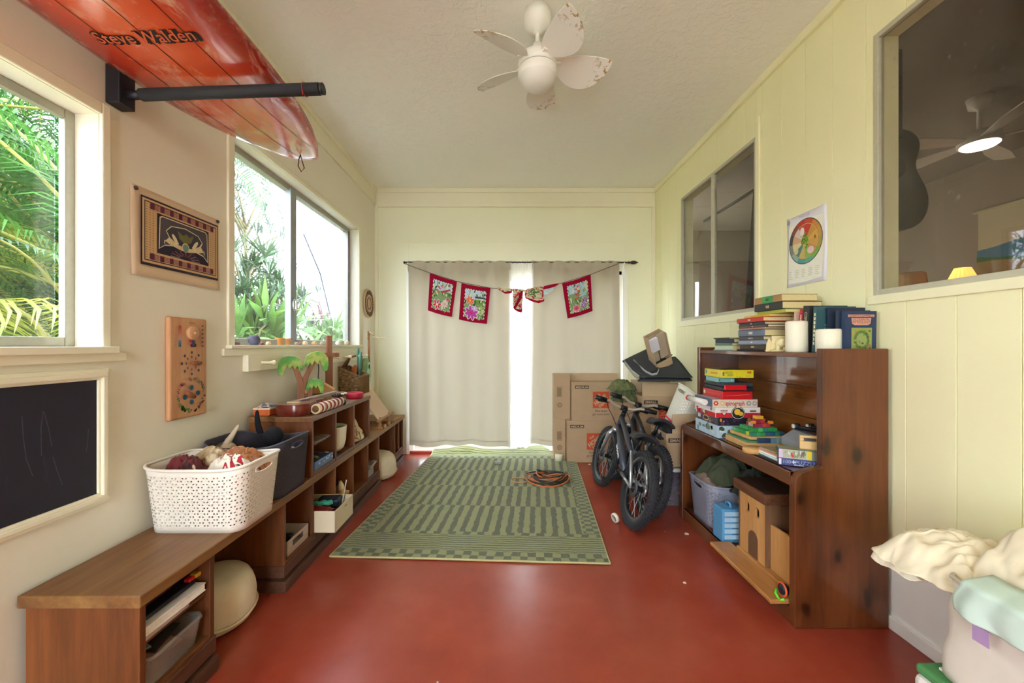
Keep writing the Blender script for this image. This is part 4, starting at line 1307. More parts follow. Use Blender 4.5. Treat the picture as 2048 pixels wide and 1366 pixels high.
sw = thing('wooden_sword', 'plain wooden toy sword standing against the peg rail', 'toy sword', (-1.245, 2.85, UZ), 0, None, (0, 0.0, 0.85))
SWW = wood('sword_wood', '#7a4a30', '#98644a', '#b08068', 'Z', 2.0, 0.6)
m = MB(SWW); m.box(-0.024, 0.024, -0.009, 0.009, 0, 0.31); m.build('blade', sw, bevel=0.003)
m = MB(SWW); m.box(-0.068, 0.068, -0.016, 0.016, 0.276, 0.308); m.build('crossguard', sw, bevel=0.003)
m = MB(SWW); m.box(-0.019, 0.019, -0.011, 0.011, 0.308, 0.43); m.build('hilt', sw, bevel=0.004)
bs = MB(C('#d9b779', 0.7)); 
bs.prism([(0.04 * (1 + 0.22 * math.cos(6 * a)) * math.cos(a), 0.04 * (1 + 0.22 * math.cos(6 * a)) * math.sin(a)) for a in [2 * PI * k / 36 for k in range(36)]], 0, 0.022, lambda u, v, d: (u, v, d), smooth=False)
tag(bs.build('flower_block', loc=(-1.055, 2.545, UZ), bevel=0.003), 'pale yellow flower-shaped wooden block on the upper shelf', 'block')
rg = MB(C('#b3203a', 0.5, 0.06)); rg.lathe([(0.047, 0), (0.055, 0.004), (0.056, 0.036), (0.052, 0.040), (0.047, 0.038), (0.044, 0.01), (0.047, 0)], 32)
tag(rg.build('red_ring', loc=(-1.025, 2.745, UZ)), 'crimson ring box at the far end of the upper shelf', 'ring')

# ---- peg rail with hanging things
pr = thing('peg_rail', 'cream peg rail below the far left window', 'peg rail', (XL, 2.03, 0.965))
MB(TRIM).box(0.0005, 0.03, 0, 1.637, 0, 0.085).build('board', pr, bevel=0.003)
for yy in (0.115, 0.36, 0.62, 0.95, 1.17, 1.36, 1.55):
    m = MB(C('#eadfb8', 0.5)); m.lathe([(0.008, 0.028), (0.007, 0.045), (0.006, 0.07), (0.009, 0.082), (0.0125, 0.09), (0.0125, 0.096), (0.008, 0.102), (0, 0.103)], 12, (0, yy, 0.042), 'X'); m.build('peg', pr)
m = MB(C('#22242c', 0.6)); m.tube([(XL + 0.085, 2.655, 1.005), (XL + 0.09, 2.665, 0.95), (XL + 0.06, 2.72, 0.88), (XL + 0.05, 2.80, 0.84)], 0.003, 6)
tag(m.build('shoelace'), 'thin black lace hanging from the peg rail beside the sword', 'lace')

hb = thing('seagrass_basket', 'woven brown seagrass basket hanging from the peg rail', 'basket', (XL + 0.005, 3.18, 0.70))
SG = NT('seagrass'); _v = SG.tc()
SG.set(color=SG.ramp(SG.noise(SG.mapping(_v, (40, 40, 110)), 1.0, 2), [(0.3, '#4a3524'), (0.5, '#8a6a48'), (0.7, '#b59670')]), rough=0.85)
SG.bump(SG.noise(SG.mapping(_v, (40, 40, 110)), 1.0, 2), 1.0, 0.01)
m = MB(SG.m)
# body: back taller than the front, slanting sides
q = [(0.0, 0.0), (0.20, 0.0)]
def hbw(y):
    return 0
pts_o = [(0.002, 0), (0.155, 0), (0.165, 0.15), (0.002, 0.225)]
m.prism(pts_o, 0.0, 0.008, lambda u, v, d: (u, d, v)); m.prism(pts_o, 0.222, 0.23, lambda u, v, d: (u, d, v))
m.box(0.155, 0.163, 0.008, 0.222, 0.0, 0.15).box(0.0, 0.008, 0.008, 0.222, 0, 0.225).box(0.008, 0.155, 0.008, 0.222, 0, 0.008)
m.build('body', hb, bevel=0.003)
w_ = MB(C('#9a7a54', 0.85, 0.3, 50))
w_.tube([(0.002, 0.004, 0.225), (0.165, 0.004, 0.152), (0.165, 0.226, 0.152), (0.002, 0.226, 0.225)], 0.006, 6, closed=True)
for k in range(9):
    w_.tube([(0.166, 0.012 + k * 0.0258, 0.004), (0.166, 0.012 + k * 0.0258, 0.148)], 0.005, 5)
w_.build('weave', hb)
hn = MB(C('#8a6a48', 0.85)); hn.tube([(0.01, 0.06, 0.22), (0.06, 0.07, 0.30), (0.10, 0.09, 0.312), (0.05, 0.11, 0.30), (0.01, 0.12, 0.22)], 0.009, 7); hn.build('handle', hb)
for (x, y, z, dx, dz, r, col, lb) in ((XL + 0.11, 3.33, 0.80, 0.01, 0.24, 0.011, '#5d8a76', 'pale green wooden spoon in the seagrass basket'), (XL + 0.10, 3.375, 0.80, -0.02, 0.27, 0.012, '#3f7f6c', 'teal wooden spoon in the seagrass basket'),
                                    (XL + 0.085, 3.26, 0.80, 0.01, 0.12, 0.022, '#a8602e', 'rust brown toy end sticking out of the seagrass basket')):
    m = MB(C(col, 0.6)); m.tube([(x, y, z), (x + dx, y + 0.02, z + dz)], [r, r], 8); m.lathe([(0, -0.01), (r * 1.9, -0.005), (r * 2.0, 0.005), (0, 0.01)], 12, (x + dx, y + 0.03, z + dz * 0.8), 'X')
    tag(m.build('wooden_spoon'), lb, 'utensil')
ukulele('ukulele', 'mint green ukulele hanging at the far end of the left wall', (XL + 0.015, 3.735, 0.865), (PI / 2, 0, PI / 2), C('#9fd0a0', 0.35, 0.05), C('#b4e0bd', 0.35, 0.06), C('#a8703a', 0.5), 0.78, '#2a3a34')
lei = thing('shell_lei', 'pale shell lei looped over the green ukulele head', 'lei', (XL + 0.06, 3.74, 1.20))
rr = random.Random(2)
m = MB(C('#e0cfa4', 0.6, 0.2))
for i in range(18):
    a = 2 * PI * i / 18
    m.lathe([(0, -0.008), (0.008, 0), (0, 0.008)], 8, (0.02 + 0.018 * math.cos(a), 0.022 * math.sin(a), -0.01 + 0.03 * math.sin(a * 0.5)), 'Z')
for i in range(12):
    m.lathe([(0, -0.006), (0.006, 0), (0, 0.006)], 8, (0.03 + i * 0.010, 0.01, -0.03 + 0.003 * math.sin(i)), 'X')
m.build('shells', lei)
# woven disc on the wall
wd = thing('woven_disc', 'round woven trivet hung on the left wall by the corner', 'trivet', (XL, 3.87, 1.496))
m = MB(C('#cdb08c', 0.8, 0.2, 60)); m.lathe([(0, 0.012), (0.02, 0.014), (0.135, 0.012), (0.138, 0.006), (0.135, 0.002), (0, 0.002)], 36, (0, 0, 0), 'X', sx=0.98); m.build('disc', wd)
for k, r in enumerate((0.03, 0.055, 0.08, 0.105, 0.13)):
    q = MB(C('#8a6a50' if k % 2 else '#d9c3a2', 0.8)); q.tube([(0.014, r * math.cos(2 * PI * i / 40), r * math.sin(2 * PI * i / 40)) for i in range(40)], 0.005, 5, closed=True); q.build('coil', wd)
q = MB(C('#7d5f48', 0.8))
for i in range(24):
    a = 2 * PI * i / 24
    q.tube([(0.017, 0.085 * math.cos(a), 0.085 * math.sin(a)), (0.017, 0.125 * math.cos(a), 0.125 * math.sin(a))], 0.0035, 5)
q.build('spokes', wd)

# tabletop easel at the far end of the bench
ez = thing('tabletop_easel', 'small wooden tabletop easel with a blank board on the far bench end', 'easel', (-1.03, 3.36, BZ), 0, None, (0, 0, 0.0))
EW = wood('easel_wood', '#8a5a38', '#b08058', '#c89a70', 'Y', 2.0, 0.55)
# board plane leans back towards the wall; it faces the room (+X) and up
T_ = Matrix.Translation((0.015, 0.0, 0.075)) @ Matrix.Rotation(math.radians(-36), 4, 'Y')
m = MB(C('#d9bda0', 0.7, 0.05)); m.M = T_; m.box(0, 0.008, -0.16, 0.16, 0, 0.26); m.build('board', ez, bevel=0.002)
m = MB(EW); m.M = T_; m.box(-0.012, 0.02, -0.17, 0.23, -0.018, 0.0); m.build('ledge', ez, bevel=0.002)
m = MB(EW); m.M = T_; m.box(-0.014, 0.0, -0.012, 0.012, 0.0, 0.29); m.build('back_strut', ez, bevel=0.002)
m = MB(EW); m.cbox((0.02, -0.12, 0.045), (0.02, 0.018, 0.09)).cbox((0.02, 0.12, 0.045), (0.02, 0.018, 0.09)); m.build('support', ez, bevel=0.002)
m = MB(EW); m.box(-0.17, 0.05, -0.14, -0.12, 0, 0.02).box(-0.17, 0.05, 0.12, 0.14, 0, 0.02); m.build('base_rail', ez, bevel=0.002)
for sdy in (-0.10, 0.02):
    m = MB(C('#c08a54', 0.5)); m.lathe([(0, -0.012), (0.014, -0.008), (0.016, 0), (0.014, 0.008), (0, 0.012)], 14, (0.055, sdy, 0.018), 'X'); m.build('knob', ez)
wp = MB(EW); wp.tube([(0, 0, 0), (0.05, 0.16, 0.0)], [0.014, 0.008], 8); tag(wp.build('wooden_dowel', loc=(-0.985, 3.54, BZ + 0.016)), 'tapered wooden dowel lying behind the tabletop easel', 'dowel')

# ---- window sill knick-knacks
def sill(name, label, cat, y, dx=0.012): return (XL + dx - 0.03, y, 1.10)
def px_y(px): return 1.322 * FPX / (1012 - px)
ks = [('block', 470, '#7a5a54', (0.03, 0.07, 0.014), 'flat brown block at the left end of the far window sill'), ('jar', 513, '#5d5a72', 0.024, 'dark woven pot on the far window sill'),
      ('shell', 529, '#9a5a4a', 0.012, 'tiny red-brown shell on the far window sill'), ('shell', 541, '#d8c29a', 0.016, 'sandy shell beside the tiny red-brown one'),
      ('spool', 564, '#d08a4a', 0.018, 'orange wooden spool on the far window sill'), ('spool', 580, '#c98a54', 0.017, 'second orange spool right of the first on the far window sill'),
      ('shell', 597, '#b08a72', 0.014, 'brown shell just right of the mullion'), ('shell', 604, '#9a7a6a', 0.013, 'darker shell beside the brown one by the mullion'),
      ('shell', 614, '#e4c4a8', 0.02, 'pale pink shell right of the mullion'), ('stone', 632, '#d9b47a', 0.022, 'ochre stone on the right half of the far window sill'),
      ('stone', 648, '#b8ab8c', 0.02, 'grey-green stone left of the sword tip'), ('stone', 680, '#d8cdb8', 0.028, 'whitish coral piece near the right end of the far sill'), ('stone', 697, '#d0bd98', 0.028, 'tan coral piece at the right end of the far sill')]
for kd, px, col, s_, lb in ks:
    yy = px_y(px); o = (XL - 0.012, yy, 1.10)
    m = MB(C(col, 0.6, 0.2, 60))
    if kd == 'block': m.cbox((0, 0, s_[2] / 2), s_); b_ = m.build('sill_block', loc=o, bevel=0.002)
    elif kd == 'jar':
        m.lathe([(0, 0), (s_ * 0.8, 0), (s_ * 1.15, 0.015), (s_ * 1.2, 0.03), (s_ * 0.95, 0.045), (s_ * 0.8, 0.05), (s_ * 0.7, 0.048), (0, 0.04)], 16); b_ = m.build('woven_pot', loc=o)
    elif kd == 'spool':
        m.lathe([(0, 0), (s_ * 0.8, 0), (s_ * 0.8, 0.032), (s_ * 1.5, 0.034), (s_ * 1.5, 0.04), (0, 0.04)], 18); b_ = m.build('wooden_spool', loc=o)
    else:
        m.lathe([(0, 0), (s_ * 0.8, 0.002), (s_, s_ * 0.5), (s_ * 0.7, s_ * 1.1), (0, s_ * 1.3)], 12, sx=0.8, sy=1.3)
        for i, p in enumerate(m.v): m.v[i] = p * (1 + 0.18 * fbm(p.x * 60 + px, p.y * 60, p.z * 60))
        b_ = m.build(kd if kd == 'shell' else 'coral_stone', loc=o)
    tag(b_, lb, 'ornament')

# ---- wall things
# printed poster
po = thing('wall_poster', 'patterned purple and tan print pinned to the left wall', 'poster', (XL + 0.002, 1.422, 1.35))
pw, ph = 0.437, 0.322
PAPER = C('#dcc3a4', 0.8, 0.05, 4)
m = MB(PAPER)
m.grid(lambda u, v: (0.001 + 0.006 * (1 - v) ** 3 * (0.3 + 0.7 * abs(u - 0.5) * 2), u * pw, v * ph), 20, 14)
o = m.build('sheet', po)
sm = o.modifiers.new('thickness', 'SOLIDIFY'); sm.thickness = 0.0006; sm.offset = -1
m = MB(PAPER)
p = Pr(m, (0.0085, 0, 0), (0, 1, 0), (0, 0, 1), 0.0002)
p.rect(0.032, 0.042, 0.422, 0.292, '#2c2133')
p.rect(0.038, 0.052, 0.417, 0.285, '#d4af7f')
p.frame(0.046, 0.060, 0.410, 0.278, 0.004, '#3a2a30')
for rw in range(3):      # chevron rows on the two sides
    for sd in (0, 1):
        xx = (0.056 + rw * 0.013) if sd == 0 else (0.400 - rw * 0.013)
        for k in range(22):
            zz = 0.070 + k * 0.0092
            p.poly([(xx - 0.005, zz), (xx, zz + 0.005), (xx + 0.005, zz), (xx, zz + 0.0025)], '#5a3a38', k == 0)
for zz in (0.066, 0.252):
    p.rect(0.068, zz, 0.388, zz + 0.022, '#c79a78')
    for k in range(15):
        xx = 0.068 + k * 0.0216
        if k % 2 == 0: p.rect(xx, zz, xx + 0.0195, zz + 0.022, '#5e1a3c', k == 0)
        else:
            for a in range(4):
                for b in range(4):
                    p.rect(xx + a * 0.005, zz + 0.001 + b * 0.0055, xx + 0.0035 + a * 0.005, zz + 0.0045 + b * 0.0055, '#6a2444', False)
p.rect(0.098, 0.096, 0.360, 0.246, '#221a2e')
p.poly([(0.104, 0.112), (0.108, 0.235), (0.12, 0.241), (0.34, 0.241), (0.352, 0.232), (0.356, 0.108), (0.33, 0.13), (0.28, 0.14), (0.18, 0.14), (0.13, 0.13)], '#e2cfae')
p.poly([(0.108, 0.118), (0.112, 0.232), (0.122, 0.237), (0.338, 0.237), (0.348, 0.229), (0.352, 0.115), (0.328, 0.135), (0.28, 0.144), (0.18, 0.144), (0.132, 0.135)], '#4c4650')
p.poly([(0.135, 0.19), (0.16, 0.215), (0.23, 0.225), (0.30, 0.212), (0.325, 0.187), (0.315, 0.168), (0.33, 0.15), (0.31, 0.142), (0.26, 0.132), (0.23, 0.128), (0.20, 0.132), (0.15, 0.142), (0.135, 0.152), (0.15, 0.168)], '#ddc8a4')
p.poly([(0.139, 0.19), (0.163, 0.212), (0.23, 0.221), (0.297, 0.209), (0.320, 0.187), (0.305, 0.168), (0.27, 0.15), (0.23, 0.144), (0.19, 0.15), (0.155, 0.168)], '#3b3644')
p.poly([(0.19, 0.205), (0.20, 0.175), (0.23, 0.158), (0.26, 0.172), (0.275, 0.205), (0.25, 0.192), (0.235, 0.203), (0.22, 0.192)], '#6f6c3c')
for sg in (-1, 1):
    c0 = 0.23
    p.ell(c0 + sg * 0.052, 0.168, 0.022, 0.008, '#e6d4b0', 12, sg * 0.9); p.ell(c0 + sg * 0.046, 0.15, 0.014, 0.006, '#e6d4b0', 12, -sg * 0.5)
    p.line([(c0 + sg * 0.07, 0.15), (c0 + sg * 0.085, 0.16), (c0 + sg * 0.088, 0.148), (c0 + sg * 0.10, 0.152), (c0 + sg * 0.102, 0.138)], 0.004, '#e6d4b0')
p.ell(0.23, 0.145, 0.019, 0.019, '#ddc8a4'); p.ell(0.23, 0.145, 0.015, 0.015, '#5f8f7c')
for k in range(9):
    a = PI * k / 8
    p.line([(0.23 + 0.03 * math.cos(a), 0.098 + 0.012 * math.sin(a)), (0.23 + 0.075 * math.cos(a), 0.098 + 0.03 * math.sin(a))], 0.002, '#b08a94', up=k == 0)
for rr_ in (0.03, 0.05, 0.075):
    p.line([(0.23 + rr_ * math.cos(PI * k / 14), 0.098 + rr_ * 0.42 * math.sin(PI * k / 14)) for k in range(15)], 0.002, '#7a3450')
m.build('print', po)
for k, (yy, zz) in enumerate(((0.016, 0.308), (0.424, 0.312))):
    MB(C('#3a2a2c', 0.4)).lathe([(0, 0.012), (0.006, 0.010), (0.008, 0.004), (0.003, 0.0), (0, 0.0)], 12, (0.001, yy, zz), 'X').build('pin', po)

# perpetual calendar board
cb = thing('calendar_board', 'wooden perpetual calendar board with pointers on the left wall', 'calendar', (XL + 0.0005, 1.566, 0.803))
CBW = wood('calendar_wood', '#b07a4c', '#c8946a', '#d8aa80', 'Z', 2.0, 0.55)
bw, bh = 0.196, 0.408
m = MB(CBW); m.box(0, 0.022, 0, bw, 0, bh); m.build('board', cb, bevel=0.008, segs=3)
m = MB(CBW); p = Pr(m, (0.0224, 0, 0), (0, 1, 0), (0, 0, 1), 0.0002)
for k in range(10):
    p.rect(0.040, 0.29 + k * 0.0085, 0.053, 0.2985 + k * 0.0085, ['#3f6a80', '#4f7a90', '#6a8a98', '#b49a94', '#c8968c', '#cf8a80', '#cc7a74', '#c86a68', '#c05c60', '#b85058'][k])
    p.rect(0.022, 0.29 + k * 0.0085, 0.03, 0.2915 + k * 0.0085, '#9a6a4a', False)
m.build('temperature_scale', cb); m = MB(CBW); p.mb = m
for k in range(6):
    p.ell(0.165, 0.378 - k * 0.017, 0.006, 0.004, '#5a5060', 8)
m.build('weather_icons', cb); m = MB(CBW); p.mb = m
p.text('~6', 0.105, 0.388, 0.009, '#9a6a4a', width=0.03)
m.build('heading', cb); m = MB(CBW); p.mb = m
for k, col in enumerate(('#4a7a5a', '#4a4a8a', '#6a3a7a', '#b03a6a', '#c83a5a', '#d87a8a')):
    a0, a1 = PI * (k / 6), PI * ((k + 1) / 6)
    p.poly([(0.105, 0.302)] + [(0.105 + 0.02 * math.cos(a0 + (a1 - a0) * j / 4), 0.302 + 0.02 * math.sin(a0 + (a1 - a0) * j / 4)) for j in range(5)], col)
m.build('colour_wheel', cb); m = MB(CBW); p.mb = m
for k in range(8):
    a = 2 * PI * k / 8
    p.ell(0.103 + 0.052 * math.cos(a), 0.222 + 0.044 * math.sin(a), 0.0055, 0.006, '#3f4a66', 10, up=k == 0)
    p.ell(0.103 + 0.030 * math.cos(a), 0.222 + 0.026 * math.sin(a), 0.003, 0.006, '#5a4a4a', 8, up=False)
m.build('moon_phases', cb); m = MB(CBW); p.mb = m
rr = random.Random(6)
for k in range(110):
    a = rr.uniform(0, 2 * PI); q = rr.uniform(0.062, 0.076)
    col = '#4f7f3a' if PI < a < 1.5 * PI else ('#b8646a' if PI / 2 < a < PI else ('#8a7a5a' if a < PI / 2 else '#6a3430'))
    p.ell(0.102 + q * math.cos(a), 0.092 + q * math.sin(a) * 0.95, rr.uniform(.003, .007), rr.uniform(.002, .004), col, 6, rr.uniform(0, 3), up=k == 0)
m.build('leaf_wreath', cb)
for dx, dz in ((0, 0.03), (0.034, 0.004), (0, -0.03), (-0.036, -0.006)):
    m = MB(CBW); p.mb = m; p.ell(0.102 + dx, 0.092 + dz, 0.0105, 0.0105, '#2f5a78', 14); m.build('season_dot', cb)
m = MB(CBW); m.lathe([(0, 0.022), (0.029, 0.022), (0.029, 0.034), (0.026, 0.036), (0, 0.036)], 28, (0, 0.106, 0.346), 'X'); m.lathe([(0, 0.036), (0.005, 0.036), (0.004, 0.042), (0, 0.043)], 12, (0, 0.106, 0.346), 'X'); m.build('day_disc', cb)
DW = wood('pointer_wood', '#6a3a26', '#8a5238', '#a26a4c', 'Y', 2.0, 0.5)
for nm, (y0, z0), (y1, z1) in (('pointer', (0.094, 0.222), (0.138, 0.222)), ('pointer', (0.062, 0.11), (0.108, 0.082))):
    m = MB(DW); m.tube([(0.034, y0, z0), (0.034, (y0 + y1) / 2, (z0 + z1) / 2), (0.034, y1, z1)], [0.008, 0.009, 0.008], 10); m.tube([(0.022, (y0 * .7 + y1 * .3), (z0 * .7 + z1 * .3)), (0.034, (y0 * .7 + y1 * .3), (z0 * .7 + z1 * .3))], 0.005, 8); m.build(nm, cb)
m = MB(C('#3a2a34', 0.5)); m.lathe([(0, 0.022), (0.008, 0.022), (0.008, 0.034), (0.004, 0.038), (0, 0.038)], 14, (0, 0.110, 0.296), 'X'); m.build('pointer_knob', cb)

# blackboard with moulded frame
bb = thing('blackboard', 'black chalkboard with a cream moulded frame on the left wall', 'blackboard', (XL, 0.60, 0.586))
BW_, BH_ = 0.737, 0.438
CH = NT('chalkboard'); _v = CH.tc()
_n = CH.noise(CH.mapping(_v, (1, 14, 2.0)), 1.5, 6, 0.75)
CH.set(color=CH.mix(CH.sep(CH.ramp(_n, [(0.62, (0, 0, 0)), (0.85, (1, 1, 1))]))[0], '#1d1a2a', '#3a3746'), rough=0.75)
MB(CH.m).box(0.001, 0.007, 0.03, BW_ - 0.03, 0.03, BH_ - 0.03).build('slate', bb)
CHK = C('#4a4856', 0.95, 0.4, 200)
for pts in ([(0.50, 0.32), (0.503, 0.26), (0.51, 0.20), (0.525, 0.15)], [(0.55, 0.325), (0.545, 0.28), (0.546, 0.20)], [(0.552, 0.325), (0.565, 0.27), (0.572, 0.22)], [(0.575, 0.19), (0.585, 0.15), (0.60, 0.10)], [(0.675, 0.25), (0.672, 0.20), (0.668, 0.18)]):
    m = MB(CHK); A_ = [m.vert((0.0074, y - 0.0011, z)) for y, z in pts]; B_ = [m.vert((0.0074, y + 0.0011, z)) for y, z in pts]
    for i in range(len(pts) - 1): m.face((A_[i], B_[i], B_[i + 1], A_[i + 1]))
    m.build('chalk_mark', bb)
def moulded(w, h):
    m = MB(TRIM)
    for (a0, a1, th) in ((0, 0.016, 0.014), (0.012, 0.028, 0.022), (0.024, 0.036, 0.013)):
        m.box(0.0005, th, a0, w - a0, a0, a1).box(0.0005, th, a0, w - a0, h - a1, h - a0).box(0.0005, th, a0, a1, a1, h - a1).box(0.0005, th, w - a1, w - a0, a1, h - a1)
    return m
moulded(BW_, BH_).build('frame', bb, bevel=0.003)

# ---- surfboard and its wall rack
rk = thing('surfboard_rack', 'black steel wall arm carrying the surfboard', 'wall rack', (XL, 1.364, 1.90))
BLK = C('#1b1a22', 0.5, 0.1, 40)
MB(BLK).box(0.0, 0.048, -0.03, 0.03, 0.0, 0.30).build('wall_plate', rk, bevel=0.004)
m = MB(BLK); m.tube([(0.045, 0, 0.04), (0.10, 0, 0.042)], 0.014, 14); m.build('socket', rk)
m = MB(C('#26262c', 0.75, 0.15, 80)); m.tube([(0.095, 0, 0.042), (0.695, 0, 0.062)], 0.0195, 18); m.build('padded_arm', rk)
m = MB(C('#101014', 0.4)); m.tube([(0.695, 0, 0.062), (0.708, 0, 0.0625)], 0.0185, 18); m.build('end_cap', rk)
m = MB(C('#c0302c', 0.6)); m.tube([(0.645 + 0.001 * math.cos(a), 0.0215 * math.cos(a), 0.0605 + 0.0215 * math.sin(a)) for a in [2 * PI * k / 20 for k in range(20)]], 0.0012, 5, closed=True); m.tube([(0.645, -0.02, 0.05), (0.647, -0.021, 0.028)], 0.0012, 5); m.build('red_thread', rk)

SB = NT('surfboard_resin'); _v = SB.tc()
_x = SB.sep(_v)[0]
_edge = SB.math('ABSOLUTE', SB.math('ADD', _x, SB.math('MULTIPLY', SB.math('SUBTRACT', SB.noise(_v, 4, 4, 0.6), 0.5), 0.16)))
_c = SB.ramp(_edge, [(0.0, '#d8562c'), (0.42, '#d24c28'), (0.62, '#c03a24'), (0.9, '#a12a1e')])
SB.t.nodes  # ramp position is scaled below
_cs = SB.ramp(SB.math('MULTIPLY', _edge, 3.6), [(0.0, '#dc5a2e'), (0.40, '#d44c28'), (0.62, '#bd3823'), (0.92, '#98251b')])
_ws = SB.ramp(SB.noise(SB.mapping(_v, (10, 4, 9), (0, 0, 0.5)), 1.0, 7, 0.74, 0.8), [(0.52, (0, 0, 0)), (0.68, (0.8, 0.8, 0.8))])
_col = SB.mix(SB.sep(_ws)[0], _cs, '#e8b49a')
SB.set(color=_col, rough=SB.sep(SB.ramp(SB.noise(_v, 6, 4), [(0.3, (0.12, 0.12, 0.12)), (0.7, (0.3, 0.3, 0.3))]))[0], coat=0.6, spec=0.55)
SB.bump(SB.noise(SB.mapping(_v, (9, 4, 9)), 1.0, 5), 0.10, 0.02)
sb = thing('surfboard', 'long orange-red surfboard resting on the wall arm', 'surfboard', (-1.035, 1.20, 1.985))
def sbw(y):      # half width against Y (tail at y = +0.89, nose far behind the camera)
    tail = 0.89; nose = -1.95
    if y > 0.10:
        k = (y - 0.10) / (tail - 0.10)
        return 0.262 - 0.192 * k ** 2.1 - 0.005 * k
    k = (0.10 - y) / (0.10 - nose)
    return 0.262 * max(0.02, (1 - k ** 2.6)) ** 0.62
NY, NX = 60, 20
def sbp(u, ang):
    y = -1.95 + (0.89 + 1.95) * u
    w = sbw(y)
    x = w * math.cos(ang)
    th = 0.036 * (1 - 0.65 * abs(u * 2 - 1) ** 3)
    rock = 0.045 * max(0, (y - 0.2) / 0.7) ** 2 + 0.12 * max(0, (-y - 0.9) / 1.05) ** 2
    z = th * math.copysign(abs(math.sin(ang)) ** 0.72, math.sin(ang)) + rock + 0.036
    x = w * math.copysign(abs(math.cos(ang)) ** 0.85, math.cos(ang))
    return (x, y, z)
m = MB(SB.m)
rings = [[m.vert(sbp(i / NY, 2 * PI * k / 28)) for k in range(28)] for i in range(NY + 1)]
for i in range(NY):
    for k in range(28):
        m.face((rings[i][k], rings[i + 1][k], rings[i + 1][(k + 1) % 28], rings[i][(k + 1) % 28]), True)
m.face(rings[0], False); m.face(rings[-1][::-1], False)
m.build('hull', sb)
def sbz(y, x):
    w = sbw(y); u = (y + 1.95) / 2.84
    th = 0.036 * (1 - 0.65 * abs(u * 2 - 1) ** 3)
    c_ = min(1, abs(x) / w) ** (1 / 0.85)
    rock = 0.045 * max(0, (y - 0.2) / 0.7) ** 2 + 0.12 * max(0, (-y - 0.9) / 1.05) ** 2
    return -th * math.sqrt(max(0, 1 - c_ * c_)) ** 0.72 + rock + 0.036
m = MB(C('#4a1a12', 0.4))
for xo in (-0.125, 0.0, 0.122):
    pr_ = None
    for i in range(70):
        y = -1.5 + 2.36 * i / 69
        if abs(xo) > sbw(y) * 0.93: continue
        k = 1.0
        a = (xo - 0.0016, y, sbz(y, xo) - 0.0007); b = (xo + 0.0016, y, sbz(y, xo) - 0.0007)
        ia, ib = m.vert(a), m.vert(b)
        if pr_: m.face((pr_[0], ia, ib, pr_[1]), True)
        pr_ = (ia, ib)
m.build('stringer', sb)
m = MB(C('#1f1418', 0.5))
y0 = 1.162 - 1.20
class Pz(Pr):
    def P(s, a, b):
        q = s.o + s.u * a + s.v * b
        return Vector((q.x, q.y, sbz(q.y, q.x) - 0.0012 - s.step * s.k))
p = Pz(m, (-0.008, y0, 0), (1, -0.05, 0), (-0.05, -1, 0), 0.0006)
p.text('Steve Walden', 0.006, -0.003, 0.066, '#23161a', offset=0.05, shear=0.3, width=0.315)
p.text('Steve Walden', 0, 0, 0.062, '#23161a', offset=0.045, shear=0.3, width=0.305)
p.text('Steve Walden', 0, 0, 0.062, C('#d9603a', 0.4), offset=0.008, shear=0.3, width=0.297)
m.build('lettering', sb)
m = MB(C('#3a2224', 0.6)); zz = sbz(0.80, 0.02)
m.tube([(0.02, 0.80, zz), (0.012, 0.80, zz - 0.02), (0.004, 0.81, zz - 0.05), (0.016, 0.815, zz - 0.075), (0.034, 0.81, zz - 0.06), (0.026, 0.80, zz - 0.02), (0.02, 0.80, zz)], 0.0025, 6)
m.build('leash_loop', sb)
# ================================================================== CEILING FAN
FANW = C('#f1efe9', 0.4, 0.03, 6)
BL = NT('fan_blade'); _v = BL.tc()
_r = BL.sep(_v)
_d = BL.math('SQRT', BL.math('ADD', BL.math('MULTIPLY', _r[0], _r[0]), BL.math('MULTIPLY', _r[1], _r[1])))
_rust = BL.math('MULTIPLY', BL.math('GREATER_THAN', BL.noise(_v, 38, 5, 0.7), 0.56), BL.sep(BL.ramp(_d, [(0.255, (0, 0, 0)), (0.33, (1, 1, 1))]))[0])
BL.set(color=BL.mix(_rust, '#e9e6e2', '#a8824a'), rough=0.5)
fan = thing('ceiling_fan', 'white five-blade ceiling fan with rust-spotted blade tips', 'ceiling fan', (0.149, 1.917, 2.44))
MB(FANW).lathe([(0, 0.234), (0.064, 0.234), (0.066, 0.20), (0.060, 0.165), (0.045, 0.145), (0.022, 0.138), (0.022, 0.130), (0, 0.130)], 32).build('canopy', fan)
MB(FANW).lathe([(0.0105, 0.16), (0.0105, 0.06)], 14).build('downrod', fan)
MB(FANW).lathe([(0, 0.085), (0.02, 0.085), (0.03, 0.06), (0.055, 0.035), (0.082, 0.02), (0.09, -0.005), (0.09, -0.035), (0, -0.035)], 36).build('motor_housing', fan)
MB(C('#6a6660', 0.5)).lathe([(0.0895, -0.035), (0.0895, -0.038)], 36).build('seam', fan)
MB(FANW).lathe([(0.091, -0.038), (0.093, -0.06), (0.091, -0.072), (0.086, -0.078)], 36).build('light_collar', fan)
MB(C('#e6e4e0', 0.3, 0.03, 6)).lathe([(0.086, -0.076), (0.080, -0.095), (0.064, -0.115), (0.038, -0.128), (0, -0.132)], 36).build('light_globe', fan)
